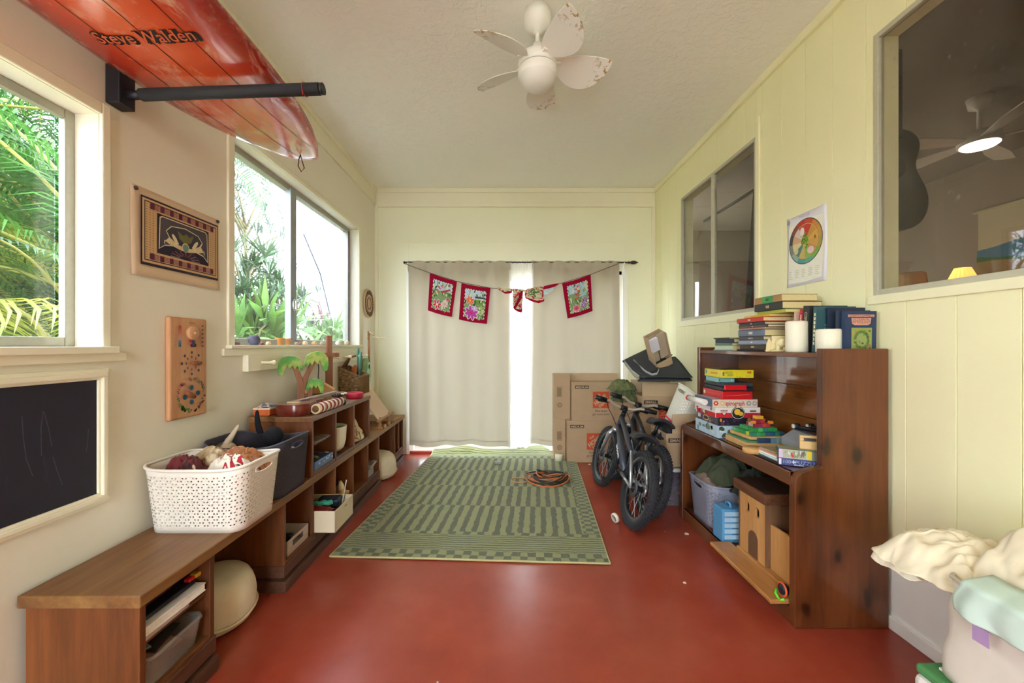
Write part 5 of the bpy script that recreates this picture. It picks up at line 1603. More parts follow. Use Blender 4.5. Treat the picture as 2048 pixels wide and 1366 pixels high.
def blade():
    m = MB(BL.m)
    out = [(0.07, -0.014), (0.12, -0.03), (0.20, -0.036), (0.28, -0.03), (0.345, -0.016), (0.352, -0.008), (0.345, 0.02), (0.325, 0.055), (0.29, 0.088), (0.245, 0.108), (0.19, 0.108), (0.14, 0.088), (0.10, 0.05), (0.075, 0.016)]
    for _ in range(1):
        q = []
        for a, b in zip(out, out[1:] + out[:1]):
            q += [(a[0] * .75 + b[0] * .25, a[1] * .75 + b[1] * .25), (a[0] * .25 + b[0] * .75, a[1] * .25 + b[1] * .75)]
        out = q
    tp = math.tan(math.radians(24))
    f = lambda u, v, d: (u, v, d - tp * v - 0.01)
    m.prism(out, -0.002, 0.002, f)
    return m.mesh('blade')
bm_ = blade()
for k in range(5):
    o = bpy.data.objects.new('blade', bm_); COL.objects.link(o); o.parent = fan
    o.rotation_euler = (0, 0, math.radians(69 + 72 * k + 3))
    i_ = MB(FANW); i_.box(0.06, 0.11, -0.012, 0.012, -0.016, 0.004)
    b_ = i_.build('bracket', o)

# ================================================================== CURTAINS, ROD, BUNTING
def fabric_mat(name, col, trans, rough=0.9, wscale=900):
    t = NT(name)
    v = t.tc()
    c = lin(col)
    cc = t.mix(t.noise(t.mapping(v, (3, 3, 1)), 4, 4), tuple(x * 0.96 for x in c[:3]), c)
    t.set(color=cc, rough=rough, spec=0.1)
    tl = t.n('ShaderNodeBsdfTranslucent'); t.l(cc, tl.inputs[0])
    mx = t.n('ShaderNodeMixShader'); mx.inputs[0].default_value = trans
    t.l(t.b.outputs[0], mx.inputs[1]); t.l(tl.outputs[0], mx.inputs[2])
    t.l(mx.outputs[0], t.out.inputs[0])
    return t
BEIGE = fabric_mat('beige_curtain_cloth', '#b8ad99', 0.08).m
_s = fabric_mat('sheer_curtain_cloth', '#f6f4f2', 0.55)
_tr = _s.n('ShaderNodeBsdfTransparent'); _mx = _s.n('ShaderNodeMixShader'); _mx.inputs[0].default_value = 0.30
_old = _s.out.inputs[0].links[0].from_socket
_s.l(_old, _mx.inputs[1]); _s.l(_tr.outputs[0], _mx.inputs[2]); _s.l(_mx.outputs[0], _s.out.inputs[0])
SHEER = _s.m
RY, RZ = 4.028, 1.921

def curtain(name, label, mat, xt0, xt1, xb0, xb1, zb, folds, seed, ybase=RY, amp=0.016, header=True, nu=150, nv=46, ztop=RZ + 0.014, hem=True):
    t = thing(name, label, 'curtain', ((xt0 + xt1) / 2, ybase, zb))
    ox, oy, oz = (xt0 + xt1) / 2, ybase, zb
    rr = random.Random(seed)
    ph = [rr.uniform(0, 6) for _ in range(4)]
    def fold(u, v):
        g = u * folds * 2 * PI
        w = math.sin(g + ph[0] + 0.6 * math.sin(2.1 * u * 6 + ph[1])) * 0.65 + math.sin(g * 0.53 + ph[2]) * 0.5
        return w
    def fn(u, v):
        k = v            # 0 at bottom, 1 at top
        x = (xb0 + (xb1 - xb0) * u) * (1 - k) + (xt0 + (xt1 - xt0) * u) * k
        a = amp * (0.9 + 0.25 * math.sin(3 * k + u * 5))
        y = ybase + a * fold(u, v)
        z = zb + (ztop - zb) * v + (0.010 * math.sin(u * 9 + seed) + 0.006 * math.sin(u * 23)) * (1 - k) ** 6
        if v > 0.955:   # rod pocket: cloth wraps the rod, gathered
            kk = (v - 0.955) / 0.045
            y = ybase - 0.019 + 0.005 * math.sin(u * folds * 14) + 0.004 * fold(u, v) if kk < 0.98 else ybase - 0.004
            z += 0.004 * math.sin(u * folds * 9 + seed)
        return (x - ox, y - oy, z - oz)
    m = MB(mat)
    m.grid(fn, nu, nv)
    m.build('cloth', t)
    if header:
        m = MB(mat)
        m.grid(lambda u, v: (lambda p: (p[0], p[1] - 0.0012, p[2]))(fn(u, 0.945 + 0.010 * v)), nu, 1)
        m.build('stitching', t)
    if hem:
        m = MB(mat)
        m.grid(lambda u, v: (lambda p: (p[0], p[1] - 0.0015, p[2]))(fn(u, 0.024 + 0.004 * v)), nu, 1)
        m.build('hem', t)
    return t
curtain('curtain', 'beige left-hand curtain panel over the sliding door', BEIGE, -0.975, 0.045, -0.965, 0.045, 0.098, 5.2, 3)
curtain('curtain', 'beige right-hand curtain panel behind the cartons', BEIGE, 0.262, 1.120, 0.235, 1.148, 0.105, 4.6, 8)
curtain('curtain', 'white sheer curtain in the gap between the beige panels', SHEER, 0.03, 0.285, 0.025, 0.26, 0.085, 4.5, 5, ybase=RY + 0.008, amp=0.014, header=False, nu=70, hem=False)

rod = thing('curtain_rod', 'dark curtain rod with finials and white brackets', 'curtain rod', (0.08, RY, RZ))
IRON = C('#3a2f2e', 0.45, 0.2, 40, 0.4)
m = MB(IRON); m.tube([(-1.085, 0, 0), (1.135, 0, 0)], 0.0085, 12); m.build('rod', rod)
for sd, x in ((1, 1.135), (-1, -1.085)):
    m = MB(IRON); m.lathe([(0, 0), (0.011, 0), (0.011, 0.015), (0.008, 0.02), (0.015, 0.035), (0.019, 0.05), (0.015, 0.072), (0.007, 0.088), (0.004, 0.1), (0, 0.102)] if sd == 1 else [(0, 0), (0.011, 0), (0.011, 0.01), (0.006, 0.016), (0, 0.018)], 16, (0, 0, 0), 'X')
    if sd == -1:
        for i, p in enumerate(m.v): m.v[i] = Vector((-p.x, p.y, p.z))
    for i, p in enumerate(m.v): m.v[i] = p + Vector((x, 0, 0))
    m.build('finial', rod)
for x in (-1.055, 1.095):
    m = MB(WHITE); m.prism([(0.0, -0.085), (0.058, -0.085), (0.058, 0.02), (0.030, 0.02), (-0.012, -0.005), (-0.012, -0.014), (0.02, -0.018)], -0.007, 0.007, lambda u, v, d: (x + d, u, v)); m.build('bracket', rod, bevel=0.002)

bt = thing('bunting', 'string of four crimson-bordered floral flags across the curtains', 'bunting', (0.05, 3.985, 1.6))
BO = Vector((0.05, 3.985, 1.6)); BY = 3.985
def bp(px, py, dy=0.0):
    Y = BY + dy
    return Vector(((px - 1012) * Y / FPX, Y, CAM_H + (690 - py) * Y / FPX)) - BO
cord_px = [(808, 527), (860, 546), (914, 563), (981, 576), (1040, 579), (1090, 574), (1124, 566), (1181, 549), (1238, 527)]
m = MB(C('#3a3428', 0.8)); m.tube([bp(*q) for q in cord_px], 0.0028, 6); m.build('string', bt)
CRIM = fabric_mat('crimson_cloth', '#9c0f30', 0.10).m
def flag(corners, art, seed, bulge=0.008):
    TL, TR, BR, BL_ = [bp(*c) for c in corners]
    def S(u, v, d=0.0):     # u right, v up
        p = (TL * (1 - u) + TR * u) * v + (BL_ * (1 - u) + BR * u) * (1 - v)
        p = p + Vector((0, -0.006 - bulge * math.sin(PI * u) * (1 - v) - 0.004 * math.sin(u * 7 + seed) * (1 - v) - d, 0))
        p.z -= 0.006 * math.sin(PI * u)
        return p
    m = MB(CRIM); m.grid(lambda u, v: S(u, v), 14, 14)
    f = m.build('flag', bt)
    q = MB(CRIM)
    class PS(Pr):
        def __init__(s): s.mb = q; s.k = 0
        def P(s, a, b): return S(a, b, 0.0012 + 0.0004 * s.k)
    p = PS()
    art(p, random.Random(seed))
    q.build('printed_panel', f)
def sub(a0, b0, a1, b1, n=5):
    return [(a0 + (a1 - a0) * i / n, b0) for i in range(n)] + [(a1, b0 + (b1 - b0) * i / n) for i in range(n)] + [(a1 - (a1 - a0) * i / n, b1) for i in range(n)] + [(a0, b1 - (b1 - b0) * i / n) for i in range(n)]
def backdrop(p, r, sky='#b9d0e2', hill='#5d8a3a', land='#7f9a6a'):
    n = 6
    for i in range(n):
        for j in range(n):
            a0, a1 = 0.14 + 0.74 * i / n, 0.14 + 0.74 * (i + 1) / n; b0, b1 = 0.11 + 0.78 * j / n, 0.11 + 0.78 * (j + 1) / n
            p.rect(a0, b0, a1, b1, sky if j >= 4 else (hill if j == 3 and i > 2 else land), up=(i + j == 0))
    for (a0, b0, a1, b1) in ((0.14, 0.11, 0.88, 0.125), (0.14, 0.875, 0.88, 0.89), (0.14, 0.11, 0.158, 0.89), (0.862, 0.11, 0.88, 0.89)):
        hor = (a1 - a0) > (b1 - b0)
        p.k += 1
        for i in range(16):
            if hor: p.rect(a0 + (a1 - a0) * i / 16, b0, a0 + (a1 - a0) * (i + 1) / 16, b1, '#2a2e26' if i % 2 else '#efe9d2', False)
            else: p.rect(a0, b0 + (b1 - b0) * i / 16, a1, b0 + (b1 - b0) * (i + 1) / 16, '#2a2e26' if i % 2 else '#efe9d2', False)
    p.k += 1
    for i in range(70):
        a, b = r.uniform(0.17, 0.84), 0.13 + 0.72 * r.random() ** 1.4
        p.ell(a, b, r.uniform(0.012, 0.03), r.uniform(0.03, 0.075), r.choice(['#4f7a3a', '#86a860', '#d9dfa8', '#2f4a34', '#b8c48a', '#e9e6c8']), 6, r.uniform(-0.8, 0.8), up=i % 8 == 0)
def flower(p, a, b, s, col, col2, n=6, white=True):
    if white:
        p.k += 1
        for i in range(n):
            an = 2 * PI * i / n + 0.3
            p.ell(a + s * 0.62 * math.cos(an), b + s * 0.46 * math.sin(an), s * 0.46, s * 0.26, '#f1ddda', 8, an, up=False)
    p.k += 1
    for i in range(n):
        an = 2 * PI * i / n + 0.3
        p.ell(a + s * 0.6 * math.cos(an), b + s * 0.45 * math.sin(an), s * 0.38, s * 0.2, col, 8, an, up=False)
    p.ell(a, b, s * 0.25, s * 0.2, col2, 8)
def heliconia(p, a, b, s, col, lean=0.0):
    p.k += 1
    for i in range(6):
        sg = 1 if i % 2 else -1
        aa, bb = a + lean * i * 0.1 + sg * s * 0.5, b + i * s * 0.42
        p.poly([(a + lean * i * 0.1, bb - s * 0.1), (aa + sg * s * 0.45, bb + s * 0.30), (a + lean * i * 0.1, bb + s * 0.32)][::sg], col, up=False)
def art1(p, r):
    backdrop(p, r); p.poly([(0.45, 0.62), (0.8, 0.74), (0.82, 0.70), (0.5, 0.56)], '#a83a4a')
    heliconia(p, 0.30, 0.52, 0.11, '#d9452e', 0.3); heliconia(p, 0.52, 0.72, 0.07, '#d9453a', 0.6)
    flower(p, 0.36, 0.24, 0.17, '#c81e52', '#e8d25a', 6); flower(p, 0.76, 0.44, 0.08, '#c83a52', '#7a1a2a', 5); flower(p, 0.66, 0.30, 0.13, '#d9b0b4', '#caa86a', 7)
def art2(p, r):
    backdrop(p, r, '#c4cfdc', '#6f9a34'); p.rect(0.5, 0.66, 0.86, 0.71, '#3f4654')
    flower(p, 0.34, 0.58, 0.15, '#e2632e', '#f0b83a', 7); flower(p, 0.42, 0.25, 0.24, '#b83aa0', '#c81e6a', 8); flower(p, 0.52, 0.38, 0.10, '#c9a0d4', '#e6d2ea', 6); heliconia(p, 0.76, 0.22, 0.09, '#d4dc8a')
def art4(p, r):
    backdrop(p, r, '#a8c8dc', '#9fc0cc')
    heliconia(p, 0.48, 0.46, 0.15, '#e2552e'); flower(p, 0.38, 0.22, 0.12, '#d84a72', '#a81e4a', 9); flower(p, 0.72, 0.36, 0.13, '#7a4a9a', '#a880c0', 6); flower(p, 0.66, 0.24, 0.12, '#8a52a4', '#c8a8d8', 6); flower(p, 0.80, 0.8, 0.07, '#e8d25a', '#d9a83a', 5)
flag(((860, 546), (914, 563), (904, 634), (856, 621)), art1, 1)
flag(((923, 566), (981, 576), (974, 648), (918, 639)), art2, 2)
flag(((1124, 567), (1181, 549), (1185, 622), (1135, 637)), art4, 4)
# the third flag is twisted over the string
tw = MB(CRIM)
CPRINT = cloth_print('#c9c49a', '#b02040', '#4a6a3a')
def strip(pts_a, pts_b, mats, dy=0.012):
    n = len(pts_a)
    A = [tw.vert(bp(*q) + Vector((0, -dy - 0.004 * math.sin(i * 1.7), 0))) for i, q in enumerate(pts_a)]
    B = [tw.vert(bp(*q) + Vector((0, -dy - 0.006 - 0.004 * math.cos(i * 1.3), 0))) for i, q in enumerate(pts_b)]
    for i in range(n - 1):
        tw.face((A[i], B[i], B[i + 1], A[i + 1]), True, mats[i % len(mats)] if isinstance(mats, list) else mats)
strip([(993, 575), (1008, 577), (1026, 579), (1044, 579), (1052, 580)], [(994, 577), (1008, 586), (1024, 583), (1040, 586), (1050, 583)], CPRINT, 0.010)
strip([(994, 577), (1008, 584), (1024, 582)], [(996, 579), (1010, 588), (1024, 587)], CRIM, 0.013)
strip([(1026, 584), (1025, 596), (1026, 612), (1029, 620)], [(1046, 582), (1046, 596), (1044, 612), (1045, 622)], CPRINT, 0.014)
strip([(1040, 582), (1036, 597), (1029, 612), (1026, 615)], [(1046, 583), (1043, 598), (1034, 613), (1029, 620)], CRIM, 0.019)
strip([(1029, 617), (1037, 619), (1044, 620)], [(1030, 621), (1038, 625), (1044, 626)], CRIM, 0.020)
strip([(1048, 581), (1060, 577), (1075, 574), (1087, 573)], [(1049, 594), (1060, 600), (1074, 604), (1087, 601)], CPRINT, 0.018)
strip([(1049, 592), (1060, 598), (1074, 602), (1088, 598)], [(1050, 597), (1061, 603), (1077, 607), (1088, 603)], CRIM, 0.022)
strip([(1086, 573), (1098, 570), (1108, 568), (1116, 567)], [(1086, 580), (1099, 577), (1109, 574), (1117, 569)], CRIM, 0.012)
strip([(1086, 580), (1099, 577), (1109, 574)], [(1087, 591), (1097, 588), (1106, 580)], cloth_print('#b9d0da', '#e9e6c8', '#7a9a8a'), 0.011)
tw.build('twisted_flag', bt)

# ================================================================== RUG
RG = NT('green_rug')
uv = RG.tc('UV')
_u, _vv = RG.sep(uv)[0], RG.sep(uv)[1]
wob = RG.math('MULTIPLY', RG.math('SUBTRACT', RG.noise(uv, 22, 3), 0.5), 0.030)
wob2 = RG.math('MULTIPLY', RG.math('SUBTRACT', RG.noise(uv, 14, 3), 0.5), 0.026)
U = RG.math('ADD', _u, wob); V = RG.math('ADD', _vv, wob2)
def sq(x, period, duty=0.5):
    return RG.math('LESS_THAN', RG.math('FRACT', RG.math('DIVIDE', x, period)), duty)
P_ = 0.068
seg = RG.math('FLOOR', RG.math('DIVIDE', RG.math('SUBTRACT', _vv, 0.30), 0.385))
field = sq(RG.math('ADD', U, RG.math('MULTIPLY', seg, P_ * 0.5)), P_, 0.47)
chk_n = RG.math('ABSOLUTE', RG.math('SUBTRACT', sq(U, 0.085), sq(RG.math('ADD', V, 0.008), 0.09)))
stripe_n = sq(V, 0.0235, 0.42)
chk_s = RG.math('ABSOLUTE', RG.math('SUBTRACT', sq(U, 0.09), sq(V, 0.062)))
def sel(mask, a, b):
    return RG.math('ADD', RG.math('MULTIPLY', mask, a), RG.math('MULTIPLY', RG.math('SUBTRACT', 1.0, mask), b))
RWID = 1.43
side = RG.math('ADD', RG.math('LESS_THAN', _u, 0.095), RG.math('GREATER_THAN', _u, RWID - 0.095))
pat = sel(RG.math('LESS_THAN', _vv, 0.085), chk_n, sel(RG.math('LESS_THAN', _vv, 0.255), stripe_n, sel(RG.math('LESS_THAN', _vv, 0.30), chk_n, sel(RG.math('GREATER_THAN', _vv, 1.90), stripe_n, sel(side, chk_s, field)))))
_c1 = RG.mix(RG.noise(uv, 5, 4), '#8c8e58', '#a6a670'); _c2 = RG.mix(RG.noise(uv, 9, 4), '#4a5034', '#656a46')
fz = RG.noise(uv, 220, 3, 0.7)
pm = RG.math('MULTIPLY', pat, RG.sep(RG.ramp(RG.noise(uv, 45, 4, 0.7), [(0.25, (0.45, 0.45, 0.45)), (0.45, (1, 1, 1))]))[0])
RG.set(color=RG.mix(RG.math('MULTIPLY', fz, 0.30), RG.mix(pm, _c1, _c2), '#3c4228'), rough=0.95, spec=0.1, sheen=0.3)
RG.bump(RG.math('ADD', RG.math('MULTIPLY', RG.math('SUBTRACT', 1.0, pat), 0.7), fz), 0.9, 0.006)
rug = thing('rug', 'green patterned rug with striped blocks in the middle of the floor', 'rug', (-0.15, 2.06, 0))
def rug_xy(u, v):
    yn = 2.096 + (2.025 - 2.096) * u
    yf = 4.19 + 0.10 * u
    Y = yn + (yf - yn) * v
    xl = -0.911 + 0.185 * v
    if Y < 3.775: xr = 0.52 + 0.135 * (Y - 2.025) / 1.75
    elif Y < 3.80: xr = 0.655 - 0.10 * (Y - 3.775) / 0.025
    elif Y < 3.9: xr = 0.555
    else: xr = 0.555 - 0.27 * (Y - 3.9) / 0.4
    return xl + (xr - xl) * u, Y, xl
def rug_z(x, Y):
    z = 0.011 + 0.0015 * fbm(x * 3, Y * 3)
    if Y > 4.03: z += 0.026 * min(1, (Y - 4.03) / 0.05)
    z += 0.035 * math.exp(-((x + 0.42) / 0.15) ** 2) * math.exp(-((Y - 4.13) / 0.07) ** 2)
    z += 0.030 * math.exp(-((x - 0.33) / 0.16) ** 2) * max(0.0, min(1, (Y - 3.85) / 0.3))
    return z
def rug_f(u, v):
    x, Y, xl = rug_xy(u, v)
    return (x + 0.15, Y - 2.06, rug_z(x, Y))
def rug_uv(u, v):
    x, Y, xl = rug_xy(u, v)
    return (min(RWID, (x - xl) * (RWID / 1.43) * (1.0 if Y < 3.77 else 1.0)) , Y - (2.096 - 0.071 * u))
m = MB(RG.m); ids = m.grid(rug_f, 70, 110, uvfn=rug_uv)
m.build('pile', rug)
m = MB(C('#b3aa7a', 0.9, 0.1, 60))
for A, B in (((0, 0), (1, 0)), ((0, 0), (0, 1)), ((1, 0), (1, 0.83))):
    pts = []
    for i in range(60):
        f = i / 59
        u, v = A[0] + (B[0] - A[0]) * f, A[1] + (B[1] - A[1]) * f
        p = Vector(rug_f(u, v)); p.z -= 0.004; pts.append(p)
    m.tube(pts, 0.0055, 6)
m.build('binding', rug)

def rug_top(x, Y): return rug_z(x, Y)
# small grey gadget on the rug
m = MB(C('#8d948c', 0.4, 0.1)); m.box(-0.03, 0.03, -0.017, 0.017, 0, 0.024); g = m.build('remote_control', loc=(-0.075, 3.70, 0.014), rot=(0, 0, 0.1), bevel=0.006); tag(g, 'small grey gadget lying on the far half of the rug', 'gadget')
# coiled extension cord
ec = thing('extension_cord', 'coiled orange and dark green extension cord on the rug', 'cord', (0.335, 3.26, 0.014))
rr = random.Random(9)
def coil(n, col, seed, r0=0.16, z0=0.0, sq_=0.82, r=0.0055):
    q = random.Random(seed); pts = []
    for i in range(n * 16 + 1):
        a = 2 * PI * i / 16 + seed
        k = i / (n * 16)
        rad = r0 * (0.86 + 0.14 * math.sin(a * 0.37 + seed) + 0.06 * math.sin(a * 0.71 + seed * 2))
        pts.append((rad * math.cos(a) + 0.012 * math.sin(a * 0.31), rad * sq_ * math.sin(a) + 0.012 * math.cos(a * 0.23), z0 + 0.006 + 0.045 * k * (0.5 + 0.5 * math.sin(a * 1.3 + seed)) + 0.008 * math.sin(a * 2.1)))
    m = MB(C(col, 0.5)); m.tube(pts, r, 6); return m
coil(5, '#c86a34', 1.0, 0.175).build('orange_cable', ec)
coil(4, '#27332c', 2.3, 0.17, 0.012).build('green_cable', ec)
coil(3, '#c4744a', 4.1, 0.13, 0.004).build('inner_cable', ec)
m = MB(C('#b98a5a', 0.5)); m.tube([(-0.15, -0.02, 0.01), (-0.20, 0.03, 0.008), (-0.26, 0.03, 0.007), (-0.295, -0.02, 0.007), (-0.28, -0.07, 0.007), (-0.22, -0.085, 0.007), (-0.14, -0.06, 0.012)], 0.005, 6); m.build('stray_loop', ec)
# paper roll by the cartons
m = MB(C('#e4ddc0', 0.7)); m.lathe([(0, 0), (0.035, 0), (0.038, 0.07), (0, 0.07)], 18); tag(m.build('paper_roll', loc=(0.50, 3.82, 0.0)), 'cream paper roll standing beside the cartons', 'roll')
# ================================================================== CARTONS IN THE BACK RIGHT CORNER
CARD = C('#b59878', 0.85, 0.08, 10)
CARD_D = C('#8a7054', 0.9, 0.08, 10)
CARD_L = C('#c2a684', 0.85, 0.06, 10)
BLACKP = C('#3a3430', 0.7); ORANGE = C('#c8502a', 0.7, 0.05)
def big_logo(p, a, b, s):
    """square orange patch with diagonal stencil capitals"""
    p.rect(a, b, a + s, b + s, ORANGE)
    r = math.radians(36)
    p.text('THE', a + s * 0.30, b + s * 0.74, s * 0.17, CARD_L, rot=r, offset=0.03)
    p.text('HOME', a + s * 0.46, b + s * 0.50, s * 0.36, CARD_L, rot=r, offset=0.05, width=s * 0.86)
    p.text('DEPOT', a + s * 0.66, b + s * 0.30, s * 0.24, CARD_L, rot=r, offset=0.04, width=s * 0.70)
def carton(label, x0, x1, y0, y1, z0, z1, word=None, logo=None, flaps=None, open_=False, side_print=False, slogan=True):
    ox, oy, oz = (x0 + x1) / 2, (y0 + y1) / 2, z0
    t = thing('carton', label, 'box', (ox, oy, oz))
    w, d, h = (x1 - x0) / 2, (y1 - y0) / 2, z1 - z0
    m = MB(CARD); k = 0.005
    m.box(-w, w, -d, -d + k, 0, h).box(-w, w, d - k, d, 0, h).box(-w, -w + k, -d + k, d - k, 0, h).box(w - k, w, -d + k, d - k, 0, h).box(-w + k, w - k, -d + k, d - k, 0, k)
    m.build('body', t, bevel=0.0015, segs=1)
    if not open_:
        for sd in (-1, 1):
            f = MB(CARD_L); f.M = Matrix.Translation((0, sd * d, h)) @ Matrix.Rotation(sd * -0.02, 4, 'X')
            f.box(-w, w, (0.002 if sd < 0 else -d + 0.002), (d - 0.002 if sd < 0 else -0.002), 0.0, 0.004)
            f.build('lid_flap', t)
    if flaps:
        for nm, M_, a, b in flaps:
            f = MB(CARD_L); f.M = M_; f.box(-a, a, 0, 0.005, 0, b); f.build('flap', t)
    m = MB(CARD); p = Pr(m, (-w, -d - 0.0004, 0), (1, 0, 0), (0, 0, 1))
    if word:
        p.rect(0.03 if word == 'MEDIUM' else 0.012, h - 0.062, (0.16 if word == 'MEDIUM' else 0.128), h - 0.032, BLACKP)
        p.text(word, (0.095 if word == 'MEDIUM' else 0.07), h - 0.047, 0.026, CARD_L, offset=0.03, width=(0.115 if word == 'MEDIUM' else 0.095))
    if logo:
        big_logo(p, logo[0], logo[1], logo[2])
        if slogan:
            p.text('How doers', logo[0] + logo[2] / 2, logo[1] - 0.025, 0.030, BLACKP, width=logo[2] * 0.7)
            p.text('get more done.', logo[0] + logo[2] / 2, logo[1] - 0.055, 0.030, BLACKP, width=logo[2] * 1.02)
    if side_print:
        p.frame(0.03, h * 0.5, 0.075, h * 0.72, 0.003, '#5a4632'); p.rect(0.036, h * 0.52, 0.069, h * 0.70, '#8a7052')
        p.ell(0.055, h * 0.32, 0.022, 0.022, '#5a4632', 16); p.ell(0.055, h * 0.32, 0.017, 0.017, CARD, 16); p.text('*', 0.055, h * 0.30, 0.05, '#5a4632')
    if word or logo or side_print:
        m.build('print', t)
    return t
carton('lower brown medium carton of the front stack beside the curtain', 0.571, 1.08, 3.79, 3.99, 0, 0.384, 'MEDIUM', (0.185, 0.12, 0.155))
d_ = 0.10
carton('upper brown medium carton of the front stack beside the curtain', 0.617, 1.10, 3.79, 3.99, 0.389, 0.752, 'MEDIUM', (0.195, 0.12, 0.155),
       flaps=[('flap', Matrix.Translation((0, 0.10, 0.363)) @ Matrix.Rotation(-0.08, 4, 'X'), 0.24, 0.072)], open_=True)
carton('lower narrow carton standing left of the front stack', 0.457, 0.566, 3.86, 3.985, 0, 0.385, side_print=True)
carton('upper narrow carton standing left of the front stack', 0.457, 0.612, 3.86, 3.985, 0.39, 0.822, side_print=True)
carton('lower small carton hidden behind the bicycles by the right wall', 1.14, 1.495, 3.38, 3.70, 0, 0.334)
carton('small carton with an upright front flap under the grey mat', 1.139, 1.495, 3.38, 3.70, 0.339, 0.670, 'SMALL', (0.135, 0.10, 0.13),
       flaps=[('flap', Matrix.Translation((0, -0.16, 0.331)), 0.179, 0.118), ('flap', Matrix.Translation((0, 0.15, 0.331)), 0.179, 0.115)], open_=True, slogan=False)
sc = carton('small open carton on the toy bin holding the tilted white basket', 1.09, 1.44, 2.75, 3.05, 0.272, 0.498, 'SMALL',
       flaps=[('flap', Matrix.Translation((0.02, -0.15, 0.226)), 0.155, 0.13)], open_=True)

# grey-black folded mat on the small carton
MATT = C('#3d3f44', 0.85, 0.12, 60); MATL = C('#9a9c96', 0.9, 0.1, 80)
mt = thing('folded_mat', 'dark grey folded mat with pale backing on the small carton', 'mat', (1.26, 3.40, 0.80))
MO = Vector((1.26, 3.40, 0.80))
def mp(px, py, Y): return Vector(((px - 1012) * Y / FPX, Y, CAM_H + (690 - py) * Y / FPX)) - MO
Lf, Tp, Rt, Bt = mp(1244, 723, 3.38), mp(1291, 700, 3.60), mp(1385, 754, 3.26), mp(1277, 758, 3.22)
def quad(a, b, c, d, th, mat, n=12, wob=0.01, seed=0.0, nm='layer'):
    m = MB(mat)
    m.grid(lambda u, v: (a * (1 - u) + b * u) * (1 - v) + (d * (1 - u) + c * u) * v + Vector((0, 0, wob * math.sin(u * 5 + seed) * math.sin(v * 4 + seed))), n, n)
    o = m.build(nm, mt); s_ = o.modifiers.new('thickness', 'SOLIDIFY'); s_.thickness = th; return o
quad(Lf, Tp, mp(1345, 712, 3.50), Bt + Vector((0.04, 0, 0.0)), 0.008, MATT, nm='top_fold')
quad(Bt + Vector((0, 0, 0.002)), mp(1300, 720, 3.5), mp(1350, 715, 3.5), Rt, 0.008, MATT, wob=0.008, seed=1, nm='right_fold')
quad(mp(1275, 764, 3.24), mp(1300, 730, 3.55), mp(1350, 735, 3.52), mp(1384, 762, 3.27), 0.01, MATT, wob=0.004, seed=2, nm='under_fold')
def band(pts, w, nm):
    m = MB(MATL)
    A = [m.vert(p + Vector((0, -0.012, w / 2))) for p in pts]; B = [m.vert(p + Vector((0, -0.014, -w / 2))) for p in pts]
    for i in range(len(pts) - 1): m.face((A[i], B[i], B[i + 1], A[i + 1]), True)
    o = m.build(nm, mt); s_ = o.modifiers.new('thickness', 'SOLIDIFY'); s_.thickness = 0.006
band([mp(1248, 725, 3.36), mp(1256, 735, 3.32), mp(1266, 748, 3.26), mp(1275, 755, 3.22)], 0.034, 'backing')
band([mp(1266, 720, 3.40), mp(1276, 731, 3.36), mp(1290, 743, 3.28), mp(1303, 749, 3.22), mp(1313, 747, 3.21), mp(1317, 738, 3.22)], 0.018, 'rolled_edge')
# small open carton leaning on the wall on top of the mat
lc = thing('narrow_carton', 'long narrow open carton leaning above the grey mat', 'box', (1.315, 3.42, 0.93), 0, None, (math.radians(24), math.radians(-26), 0.1))
w, d, h = 0.075, 0.05, 0.31
m = MB(CARD_L); m.box(-w, w, -d, -d + 0.004, 0, 0.07).box(-w, w, d - 0.004, d, 0, h).box(-w, -w + 0.004, -d, d, 0, h).box(w - 0.004, w, -d, d, 0, h).box(-w, w, -d, d, 0, 0.004); m.build('body', lc, bevel=0.001, segs=1)
MB(C('#bba78f', 0.8)).box(-w + 0.004, -0.005, -0.005, 0.003, 0.06, h).build('inner_flap', lc)
MB(C('#b8a894', 0.8)).box(0.0, w - 0.004, -0.02, -0.012, 0.08, h).build('inner_flap', lc)
MB(C('#dcd8e2', 0.7)).box(-w - 0.001, -0.012, -d - 0.004, -d + 0.02, h * 0.62, h).build('paper_label', lc)
# olive jacket
JK = C('#6d7448', 0.85, 0.2, 25, 0, 0.4)
carton('tall narrow plain carton between the two carton stacks, under the olive bag', 1.005, 1.132, 3.50, 3.77, 0, 0.60)
crumple('rolled_jacket', JK, (1.045, 3.66, 0.70), (0.25, 0.24, 0.10), 6.3, amp=0.42, dome=0.6, label='olive green jacket bundled on top of the olive bag behind the handlebars', cat='jacket', freq=3.0, n=40)
crumple('jacket_sleeve', C('#5c6440', 0.85, 0.2, 25, 0, 0.4), (1.06, 3.62, 0.604), (0.22, 0.24, 0.14), 1.3, amp=0.42, dome=0.7, label='olive green bag slumped behind the handlebars', cat='bag', freq=3.0, n=40)
# red strap and black bag in the open small carton
crumple('black_bag', C('#26242a', 0.7, 0.2, 30), (1.17, 2.90, 0.44), (0.20, 0.22, 0.13), 9.3, amp=0.3, label='black bag in the open small carton', cat='bag')
m = MB(C('#e0202c', 0.5)); m.tube([(1.08, 2.84, 0.60), (1.10, 2.80, 0.615), (1.13, 2.78, 0.58), (1.17, 2.77, 0.545), (1.185, 2.77, 0.535)], 0.006, 7); m.tube([(1.08, 2.84, 0.60), (1.10, 2.79, 0.57), (1.14, 2.77, 0.54), (1.185, 2.77, 0.535)], 0.006, 7); tag(m.build('red_strap'), 'bright red strap over the edge of the open small carton', 'strap')
HW2 = hole_mat('ivory_perforated_plastic', '#ece9dc')
IV = C('#ece9dc', 0.45, 0.03, 8)
basket('storage_basket', 'empty ivory perforated basket tilted in the open small carton', (1.275, 2.93, 0.50), 0.30, 0.22, 0.26, HW2, IV, 0, 0.82, 0.02, 0.06, rot=(math.radians(12), math.radians(24), math.radians(8)))
